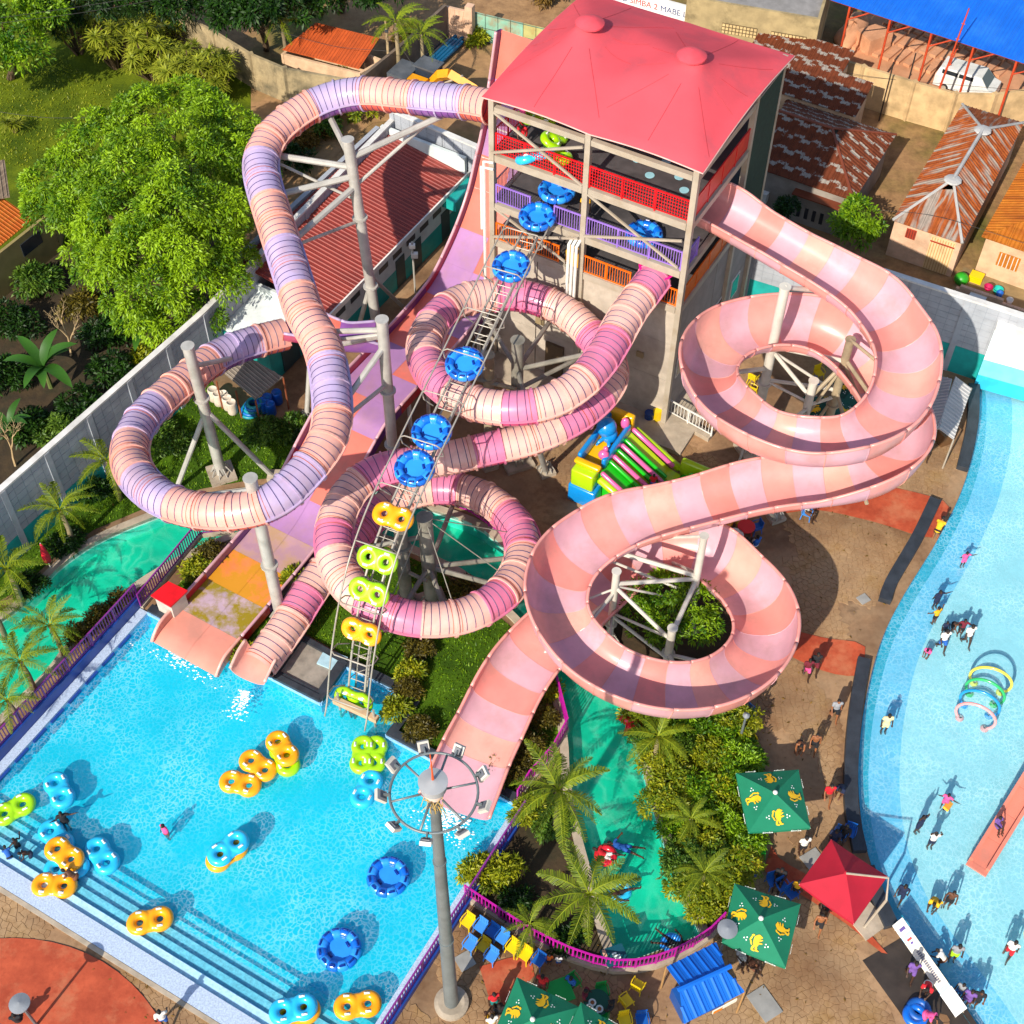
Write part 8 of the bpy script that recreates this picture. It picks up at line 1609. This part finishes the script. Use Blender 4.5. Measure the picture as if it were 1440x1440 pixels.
o = MB().ell(P(1352, 392, .4), (.45, .45, .4), 12, 8).build('green_tub', plastic('tub_green', '2c9a20'), smooth=True); tag(o, 'green tub in the dark gap beside the striped roof house', 'tub')
lw_ = thing('low_block_wall', 'low wall of loose peach blocks above the grey boundary wall', 'wall', P(1370, 415)); a, b = P(1345, 402, .8).xy.to_3d(), P(1450, 438, .8).xy.to_3d(); dd = (b-a).normalized(); nbk = int((b-a).length/.44)
for rw in range(4):
    for k in range(nbk-(rw == 3)*int(nbk*.4)): MB().box(a+dd*((k+.5*(rw % 2)+.5)*.44)+Z3*(.14+rw*.24), (.42, .22, .22), yaw=math.atan2(dd.y, dd.x)).build('block', M_BRICKW, lw_)
for k, (px, py) in enumerate(((985, 700), (1060, 1190))): pass
# ================================================================ PEOPLE
V3 = Vector
def figure(pose):
    """meshes of one posed body, about 1.7 m: skin, shirt, shorts, hair, eyes; faces +Y"""
    p = dict(pel=V3((0, 0, .93)), che=V3((0, 0.0, 1.25)), nk=V3((0, 0.0, 1.47)), hd=V3((0, .03, 1.60)), look=V3((0, 1, 0)), up=V3((0, 0, 1)),
             sh=[V3((-.18, 0, 1.40)), V3((.18, 0, 1.40))], el=[V3((-.25, -.02, 1.12)), V3((.25, -.02, 1.12))], wr=[V3((-.26, .08, .88)), V3((.26, .08, .88))],
             hp=[V3((-.09, 0, .90)), V3((.09, 0, .90))], kn=[V3((-.10, .02, .49)), V3((.10, .02, .49))], an=[V3((-.10, -.02, .08)), V3((.10, -.02, .08))], toe=V3((0, 1, 0)))
    p.update(pose); b = MB(); side = (p['sh'][1]-p['sh'][0]).normalized()
    def chain(mb, pts, rs, n=10):
        for i in range(len(pts)-1):
            mb.tube([pts[i], pts[i+1]], [rs[i], rs[i+1]], n)
        for q, r in zip(pts, rs): mb.ell(q, (r, r, r), n, 6)
    fwd = side.cross((p['nk']-p['pel']).normalized()); fwd = -fwd if fwd.dot(p['look']) < -0.2 else fwd; spine = (p['nk']-p['pel']).normalized(); AX = (side, fwd, spine)
    def torso(mb, g=0.0):
        mb.ell(p['pel'], (.165+g, .115+g, .13+g), 14, 8, ax=AX); mb.ell(p['pel'].lerp(p['che'], .5), (.14+g, .10+g, .18+g), 14, 8, ax=AX); mb.ell(p['che'], (.165+g, .115+g, .20+g), 14, 8, ax=AX)
        mb.tube([p['sh'][0], p['sh'][1]], .062+g, 10)
    torso(b); b.tube([p['che'], p['nk'], p['hd']], [.08, .055, .05], 10)
    hd, up, lk = p['hd'], p['up'].normalized(), p['look'].normalized(); rt_ = lk.cross(up).normalized(); HA = (rt_, lk, up)
    b.ell(hd, (.078, .098, .118), 14, 10, ax=HA); b.ell(hd-up*.06+lk*.03, (.06, .07, .06), 12, 8, ax=HA); b.ell(hd+lk*.10-up*.012, (.016, .024, .026), 8, 6, ax=HA)
    for s in (-1, 1): b.ell(hd+rt_*s*.08, (.014, .022, .032), 8, 6, ax=HA)
    for i in (0, 1):
        chain(b, [p['sh'][i], p['el'][i], p['wr'][i]], [.056, .042, .03]); d = (p['wr'][i]-p['el'][i]).normalized(); w = side-d*side.dot(d); w = w.normalized() if w.length > .05 else V3((0, 1, 0)); nn = d.cross(w)
        b.ell(p['wr'][i]+d*.05, (.04, .02, .055), 10, 6, ax=(w, nn, d))
        for k, (x, l) in enumerate(((-.03, .065), (-.01, .08), (.011, .075), (.03, .055))):
            a = p['wr'][i]+d*.085+w*x; c = a+d*l*.55+w*x*.25; b.tube([a, c, c+d*l*.4-nn*.018], [.0115, .011, .009], 6)
        t0 = p['wr'][i]+d*.03-w*.035*(1 if i else -1); b.tube([t0, t0+d*.035-w*.02*(1 if i else -1), t0+d*.065-w*.025*(1 if i else -1)], [.014, .012, .01], 6)
        chain(b, [p['hp'][i], p['kn'][i], p['an'][i]], [.085, .058, .04]); sh_ = p['an'][i].lerp(p['kn'][i], .62); b.ell(sh_, (.052, .056, .09), 10, 6)
        tv = p['toe'] if not isinstance(p['toe'], list) else p['toe'][i]; dn = (p['an'][i]-p['kn'][i]).normalized(); ft = p['an'][i]+dn*.035; b.tube([ft-tv*.05, ft+tv*.10, ft+tv*.17], [.04, .04, .025], 8)
    skin = remeshed(b, 'body', mat('skin_mid', '5c3822', 0.55, var=0.08), .0125, 2)
    s_ = MB(); torso(s_, .016)
    for i in (0, 1): s_.tube([p['sh'][i], p['sh'][i].lerp(p['el'][i], .62)], [.078, .066], 10); s_.ell(p['sh'][i], (.078,)*3, 10, 6)
    shirt = remeshed(s_, 'shirt', mat('cloth_a', '8a8a8a', 0.85, bump=0.1, bscale=40), .018, 3)
    t_ = MB(); t_.ell(p['pel'], (.185, .135, .13), 14, 8, ax=AX)
    for i in (0, 1): t_.tube([p['hp'][i], p['hp'][i].lerp(p['kn'][i], .72)], [.105, .092], 10)
    shorts = remeshed(t_, 'shorts', mat('cloth_b', '30344a', 0.85, bump=0.1, bscale=40), .018, 3)
    h_ = MB(); h_.ell(hd+up*.025-lk*.018, (.088, .10, .112), 14, 10, ax=HA); hair = h_
    # open the hair over the face
    keep = [f for f in hair.f if not (sum((V3(hair.v[i])-hd for i in f), V3())/len(f)).dot(lk) > .055 or (sum((V3(hair.v[i])-hd for i in f), V3())/len(f)).dot(up) > .075]
    hair.f = keep; hair.m = [0]*len(keep); hme = hair.mesh('hair', mat('hair_black', '120e0c', 0.8), smooth=True)
    e_ = MB()
    for s in (-1, 1): e_.ell(hd+lk*.092+rt_*s*.032+up*.012, (.011, .008, .008), 8, 6, ax=HA)
    e_.ell(hd+lk*.095-up*.055, (.022, .008, .006), 8, 4, ax=HA); eme = e_.mesh('eyes_and_mouth', mat('eye_dark', '1a0e0a', 0.4))
    return dict(body=skin, shirt=shirt, shorts=shorts, hair=hme, face=eme)
POSE = dict(
 stand={},
 walk=dict(kn=[V3((-.10, .17, .50)), V3((.10, -.02, .49))], an=[V3((-.10, .24, .09)), V3((.10, -.27, .13))], el=[V3((-.25, -.12, 1.14)), V3((.25, .10, 1.13))], wr=[V3((-.25, -.06, .90)), V3((.25, .28, .96))]),
 armsup=dict(el=[V3((-.28, .05, 1.62)), V3((.27, .04, 1.63))], wr=[V3((-.17, .08, 1.86)), V3((.15, .08, 1.87))]),
 wave=dict(el=[V3((-.40, .05, 1.32)), V3((.30, .0, 1.15))], wr=[V3((-.62, .10, 1.40)), V3((.48, .12, 1.30))]),
 bend=dict(pel=V3((0, -.1, .86)), che=V3((0, .14, 1.12)), nk=V3((0, .30, 1.25)), hd=V3((0, .40, 1.33)), look=V3((0, .8, -.6)), up=V3((0, .6, .8)), sh=[V3((-.18, .24, 1.20)), V3((.18, .24, 1.20))], el=[V3((-.20, .34, .95)), V3((.20, .34, .95))], wr=[V3((-.14, .48, .75)), V3((.14, .48, .75))], hp=[V3((-.09, -.1, .84)), V3((.09, -.1, .84))], kn=[V3((-.11, .06, .47)), V3((.11, .06, .47))]),
 sit=dict(pel=V3((0, 0, .52)), che=V3((0, -.05, .84)), nk=V3((0, -.06, 1.06)), hd=V3((0, -.01, 1.19)), sh=[V3((-.18, -.06, .99)), V3((.18, -.06, .99))], el=[V3((-.24, .06, .74)), V3((.24, .06, .74))], wr=[V3((-.14, .28, .68)), V3((.14, .28, .68))], hp=[V3((-.09, 0, .50)), V3((.09, 0, .50))], kn=[V3((-.12, .42, .50)), V3((.12, .42, .50))], an=[V3((-.12, .46, .08)), V3((.12, .46, .08))]),
 swim=dict(pel=V3((0, 0, 0)), che=V3((0, .32, .02)), nk=V3((0, .54, .04)), hd=V3((0, .67, .08)), look=V3((0, .4, -.9)), up=V3((0, .9, .4)), sh=[V3((-.18, .47, .03)), V3((.18, .47, .03))], el=[V3((-.40, .60, .02)), V3((.38, .38, .02))], wr=[V3((-.36, .84, .03)), V3((.58, .30, .0))], hp=[V3((-.09, -.03, 0)), V3((.09, -.03, 0))], kn=[V3((-.16, -.43, .02)), V3((.16, -.42, -.04))], an=[V3((-.24, -.83, .02)), V3((.22, -.82, -.02))], toe=V3((0, -.6, -.6))),
 float=dict(pel=V3((0, 0, -.02)), che=V3((0, -.26, .10)), nk=V3((0, -.45, .20)), hd=V3((0, -.55, .29)), look=V3((0, .75, .65)), up=V3((0, -.65, .75)), sh=[V3((-.18, -.38, .16)), V3((.18, -.38, .16))], el=[V3((-.42, -.28, .14)), V3((.42, -.28, .14))], wr=[V3((-.55, -.06, .16)), V3((.55, -.06, .16))], hp=[V3((-.09, .03, -.02)), V3((.09, .03, -.02))], kn=[V3((-.16, .40, .14)), V3((.2, .42, .14))], an=[V3((-.26, .80, .10)), V3((.34, .78, .12))], toe=V3((0, .2, .9))))
FIG = {k: figure(v) for k, v in POSE.items()}
CL = {k: mat('cloth_'+k, c, 0.85, var=0.1, bump=0.1, bscale=40) for k, c in dict(white='d8d4cc', black='17171c', navy='14203f', red='c01422', pink='e0508c', yellow='e0a818', blue='1c58a8', purple='6a4a90', grey='8a8c90', cream='d8cc98', lime='a4e018', brown='6a4028', orange='d86418', teal='127a78', maroon='6a1828').items()}
SK = {'d': mat('skin_dark', '3c2416', 0.55, var=0.08), 'm': mat('skin_mid', '5c3822', 0.55, var=0.08), 'l': mat('skin_warm', '8a5634', 0.55, var=0.08)}
def person(px, py, pose, rz, skin, shirt, shorts, s_, label, z=0.0, loc=None):
    o = thing('person', label, 'person', loc or P(px, py, z), None, R(rz)); o.scale = (s_,)*3; f = FIG[pose]
    q = link_mesh('body', f['body'], o); q.material_slots[0].link = 'OBJECT'; q.material_slots[0].material = SK[skin]
    for nm, c in (('shirt', shirt), ('shorts', shorts)):
        if c: q = link_mesh(nm, f[nm], o); q.material_slots[0].link = 'OBJECT'; q.material_slots[0].material = CL[c]
    link_mesh('hair', f['hair'], o); link_mesh('face_details', f['face'], o); return o
WZ = -0.29
PEOPLE = [
 # big pool
 (497, 1012, 'stand', 160, 'd', 'red', 'maroon', .95, 'person in a red top standing in the pool below the lift beam', -1.05), (97, 1166, 'wave', 200, 'd', 'black', 'black', 1.0, 'person in black wading with arms spread near the blue rings', -.95), (238, 1182, 'stand', 140, 'm', 'pink', 'red', .95, 'person in a pink and red suit alone in the middle of the pool', -1.1),
 (30, 1198, 'wave', 60, 'd', None, 'black', .8, 'dark swimmer leaning over the steps at the left edge, upper one', -.8), (46, 1210, 'bend', 120, 'd', None, 'navy', .8, 'dark swimmer bending on the steps at the left edge', -.65), (18, 1212, 'bend', 30, 'd', 'blue', 'black', .75, 'child in blue on the steps at the left edge', -.6), (110, 1243, 'bend', 80, 'm', None, 'brown', .95, 'bare backed bather holding a yellow ring on the steps', -.55),
 # deck, lower left
 (234, 1442, 'walk', 20, 'd', 'white', 'blue', 1.0, 'person in white walking at the bottom edge beside the red disc', 0), (30, 1440, 'sit', 10, 'd', 'black', 'black', 1.0, 'person in black seated in the lower left corner by the lamp', 0),
 # river
 (852, 1203, 'float', 250, 'd', 'red', 'white', .95, 'person in red and white inside the ring near the tall palm', -.1), (878, 1192, 'swim', 75, 'm', 'blue', 'blue', 1.0, 'person in a blue suit swimming in the river', -.16), (872, 1253, 'float', 300, 'd', None, 'black', 1.0, 'person lying back in the pale teal ring on the river', -.08), (945, 1328, 'float', 70, 'd', 'black', 'black', 1.0, 'dark clothed person in the sky blue ring by the railing', -.08),
 # wading pool
 (1352, 797, 'wave', 190, 'd', 'pink', 'pink', .75, 'child in a pink suit alone in the upper wading pool', WZ), (1313, 855, 'wave', 200, 'd', 'navy', 'navy', .9, 'person in navy with an arm out, uppermost of the group', WZ), (1312, 877, 'wave', 30, 'm', 'yellow', 'black', .85, 'person in yellow and black behind the navy swimmer', WZ), (1321, 914, 'walk', 190, 'd', 'white', 'blue', 1.05, 'person in a white shirt and blue shorts walking in the wading pool', WZ), (1325, 893, 'stand', 180, 'd', 'navy', 'black', .7, 'small child in front of the person in the white shirt', WZ), (1338, 889, 'bend', 200, 'm', None, 'black', .8, 'child bending between the two people in white', WZ), (1348, 894, 'wave', 170, 'd', 'maroon', 'black', .85, 'child in maroon holding the hand of the person in the white vest', WZ), (1356, 907, 'walk', 190, 'd', 'white', None, 1.05, 'person in a white vest in the wading pool', WZ), (1302, 925, 'bend', 140, 'm', 'pink', 'pink', .75, 'child in pink crouching at the lower left of the wading group', WZ),
 (1241, 1030, 'stand', 180, 'd', 'cream', 'cream', 1.0, 'person wrapped in a cream towel at the edge of the pale water', WZ), (1325, 1136, 'wave', 150, 'd', 'pink', 'pink', .8, 'child in pink with a yellow float', WZ), (1288, 1170, 'armsup', 210, 'd', 'navy', 'navy', .95, 'person in navy with arms curved over the water', WZ), (1306, 1192, 'armsup', 180, 'd', 'white', 'navy', .9, 'person in a white top with an arm raised', WZ), (1263, 1266, 'walk', 150, 'd', 'navy', 'navy', .95, 'person in navy walking beside the crimson parasol', WZ), (1308, 1278, 'bend', 150, 'd', 'yellow', 'yellow', .95, 'person in yellow leaning towards a companion', WZ), (1330, 1275, 'stand', 160, 'm', None, 'black', .95, 'bare backed person with black shorts next to the one in yellow', WZ), (1314, 1280, 'stand', 170, 'd', 'yellow', 'black', .65, 'small child in yellow between two adults', WZ),
 (1399, 1164, 'sit', 200, 'd', 'purple', 'purple', .8, 'child in purple sliding down the straight pink slide', .35), (1414, 1345, 'walk', 150, 'd', 'white', 'red', 1.0, 'person in white with red shorts near the yellow mushroom', WZ), (1337, 1350, 'stand', 170, 'd', 'grey', 'lime', 1.0, 'person in grey with lime shorts behind the banner', WZ), (1320, 1356, 'bend', 60, 'd', 'white', 'brown', .85, 'crouching person behind the banner beside the lime shorts', WZ), (1355, 1412, 'stand', 150, 'd', 'purple', 'purple', .95, 'person in lilac behind the lower end of the banner', WZ), (1367, 1414, 'stand', 160, 'm', 'black', 'black', 1.0, 'person in black behind the lower end of the banner', WZ), (1345, 1400, 'stand', 140, 'd', 'grey', 'blue', .8, 'child in grey behind the banner', WZ),
 # deck on the right
 (1277, 1374, 'walk', 170, 'd', 'purple', 'purple', 1.0, 'person in purple walking on the wet deck by the banner', 0), (1298, 1396, 'bend', 150, 'd', 'red', 'white', 1.0, 'person in red and white on the wet deck by the banner', 0), (1298, 1436, 'bend', 220, 'l', 'pink', 'pink', .9, 'person in pink crouching at the bottom edge on the wet deck', 0),
 (1171, 1010, 'walk', 180, 'l', 'grey', 'black', 1.0, 'person in a grey top and black skirt walking along the dark bench', 0), (1142, 1056, 'walk', 170, 'l', None, 'black', .95, 'bare backed walker on the right of two by the parasol shadow', 0), (1121, 1058, 'bend', 170, 'l', None, 'black', .95, 'stooping walker on the left of two by the parasol shadow', 0), (1161, 1128, 'walk', 180, 'l', 'red', 'brown', 1.0, 'person with a pink top beside the dark bench', 0), (1178, 1120, 'bend', 150, 'm', 'navy', 'navy', .95, 'person in navy beside the dark bench', 0), (1126, 1200, 'stand', 190, 'd', 'white', 'black', 1.0, 'person in a white shirt below the uppermost parasol', 0), (1148, 1308, 'walk', 170, 'l', None, 'black', 1.0, 'bare backed person walking below the crimson parasol', 0), (1156, 1284, 'walk', 180, 'd', 'black', 'black', 1.0, 'person in black in the shade of the crimson parasol', 0), (1117, 1258, 'stand', 170, 'd', 'yellow', 'black', .85, 'person in a yellow top above the stall side parasol', 0),
 (1314, 758, 'bend', 330, 'l', 'yellow', 'black', 1.0, 'person in yellow and black climbing out at the pool edge', .1), (1132, 952, 'walk', 180, 'd', 'maroon', 'pink', .95, 'person in maroon and pink on the red path, left', 0), (1143, 945, 'walk', 180, 'd', 'black', 'maroon', 1.0, 'person in black on the red path, right', 0), (1133, 727, 'sit', 225, 'd', 'white', 'brown', 1.0, 'person in a white shirt seated in the sun by the salmon slide', 0),
 (1022, 745, 'sit', 220, 'd', 'maroon', 'black', 1.0, 'person in maroon seated left of the red round table', 0), (1046, 777, 'sit', 10, 'd', 'black', 'navy', 1.0, 'person in black seated below the red round table', 0), (1061, 774, 'sit', 40, 'd', 'blue', 'white', 1.0, 'person in blue and white seated right of the red round table', 0),
 (1030, 1012, 'sit', 200, 'd', 'white', 'navy', 1.0, 'person in white and navy seated by the hedge tables', 0), (1048, 1014, 'sit', 130, 'l', 'orange', 'blue', 1.0, 'person with orange top on the pale blue chair', 0), (1044, 1035, 'sit', 120, 'd', 'black', 'grey', 1.0, 'person in black seated beside the hedge table with balloons', 0), (1026, 1052, 'sit', 340, 'd', 'red', 'red', 1.0, 'person in red seated at the green balloon table', 0), (1046, 1054, 'sit', 60, 'd', 'maroon', 'black', 1.0, 'person in maroon on the yellow chair at the balloon table', 0), (1018, 1040, 'sit', 270, 'd', 'navy', 'black', 1.0, 'person in navy seated against the hedge', 0), (1034, 1064, 'sit', 10, 'd', 'black', 'teal', .95, 'person in black seated lowest at the hedge tables', 0),
 (1170, 1186, 'sit', 160, 'd', 'navy', 'navy', 1.0, 'person in navy seated above the crimson parasol, left', 0), (1184, 1180, 'sit', 150, 'd', 'black', 'navy', 1.0, 'person in black seated above the crimson parasol, right', 0), (1094, 1240, 'sit', 160, 'd', 'black', 'black', 1.0, 'person in black seated by the blue chairs', 0),
 # bottom tables
 (762, 1392, 'stand', 160, 'd', 'red', 'maroon', 1.0, 'person in a long red top behind the left bottom parasol', 0), (801, 1390, 'sit', 140, 'd', 'blue', 'grey', .95, 'person in blue and white on the green chair', 0), (695, 1416, 'stand', 200, 'd', 'red', 'teal', .95, 'person in a red shirt at the left of the bottom parasols', 0), (702, 1428, 'sit', 20, 'd', 'black', 'black', 1.0, 'person in black half under the left bottom parasol', 0), (692, 1442, 'sit', 20, 'd', 'white', 'yellow', 1.0, 'person in white at the bottom edge left of the parasols', 0), (823, 1408, 'sit', 250, 'd', 'maroon', 'black', 1.0, 'person in maroon at the crowded dark green table', 0), (856, 1424, 'sit', 60, 'd', 'black', 'black', 1.0, 'person in black at the right of the crowded table', 0), (772, 1356, 'stand', 0, 'm', 'orange', 'navy', .6, 'small child in orange at the magenta railing', 0), (785, 1358, 'stand', 0, 'l', 'white', 'blue', .6, 'small child in white stripes at the magenta railing', 0),
 (1040, 1350, 'sit', 200, 'd', 'grey', 'white', 1.0, 'person in grey under the stall side parasol', 0), (1056, 1362, 'sit', 220, 'd', 'brown', 'brown', .9, 'person in brown beside the stall at the parasol edge', 0), (1300, 640, 'sit', 170, 'd', 'purple', 'navy', 1.0, 'person in lilac seated in front of the grey shelter', 0), (917, 690, 'stand', 180, 'd', 'red', 'blue', .8, 'child in red on the inflatable playground', .35)]
for t in PEOPLE:
    person(*t[:9], z=t[9] if len(t) > 9 else 0)
for a, b, z, pose, rz, sk, sh, so, lab in ((.56, .45, Z_R+.1, 'stand', 150, 'd', 'white', 'black', 'person in a white shirt on the top level of the tower'), (.59, .43, Z_R+.1, 'stand', 200, 'm', None, 'black', 'bare chested person beside the one in white on the top level'), (.88, .5, Z_R+.1, 'stand', 160, 'd', 'white', 'navy', 'person in white near the teal rail on the top level'), (.1, .12, Z_R+.1, 'bend', 160, 'm', 'red', 'red', 'person in red among the rings on the top level'), (.2, .3, Z_R+.1, 'bend', 90, 'm', 'orange', 'brown', 'person in orange handling a lime ring on the top level'), (.45, .08, Z_P+.1, 'stand', 170, 'd', 'yellow', 'red', 'attendant in yellow and red at the end of the lift'), (.7, .3, Z_P+.1, 'stand', 180, 'd', 'red', 'red', 'person in red behind the raft on the lilac level'), (.05, .2, Z_R+.1, 'stand', 120, 'd', 'pink', 'red', 'person in pink at the left end of the top level')):
    person(0, 0, pose, rz, sk, sh, so, 1.0, lab, loc=T(a, b, z))
MB().box((0, 0, 0), (.55, .28, .12)).build('swim_float', vinyl('float_yellow', 'f0a818')); o = [q for q in bpy.data.objects if q.name.startswith('swim_float')][0]; o.location = P(1333, 1133, 0.3); o.rotation_euler = (.2, .3, .9); tag(o, 'orange and yellow float held by the child in pink', 'float')
single('blue ring lying on the wet deck, upper of two', P(1292, 1420, .17), C_B); single('blue ring lying on the wet deck, lower of two', P(1287, 1428, .17), V_BLU)
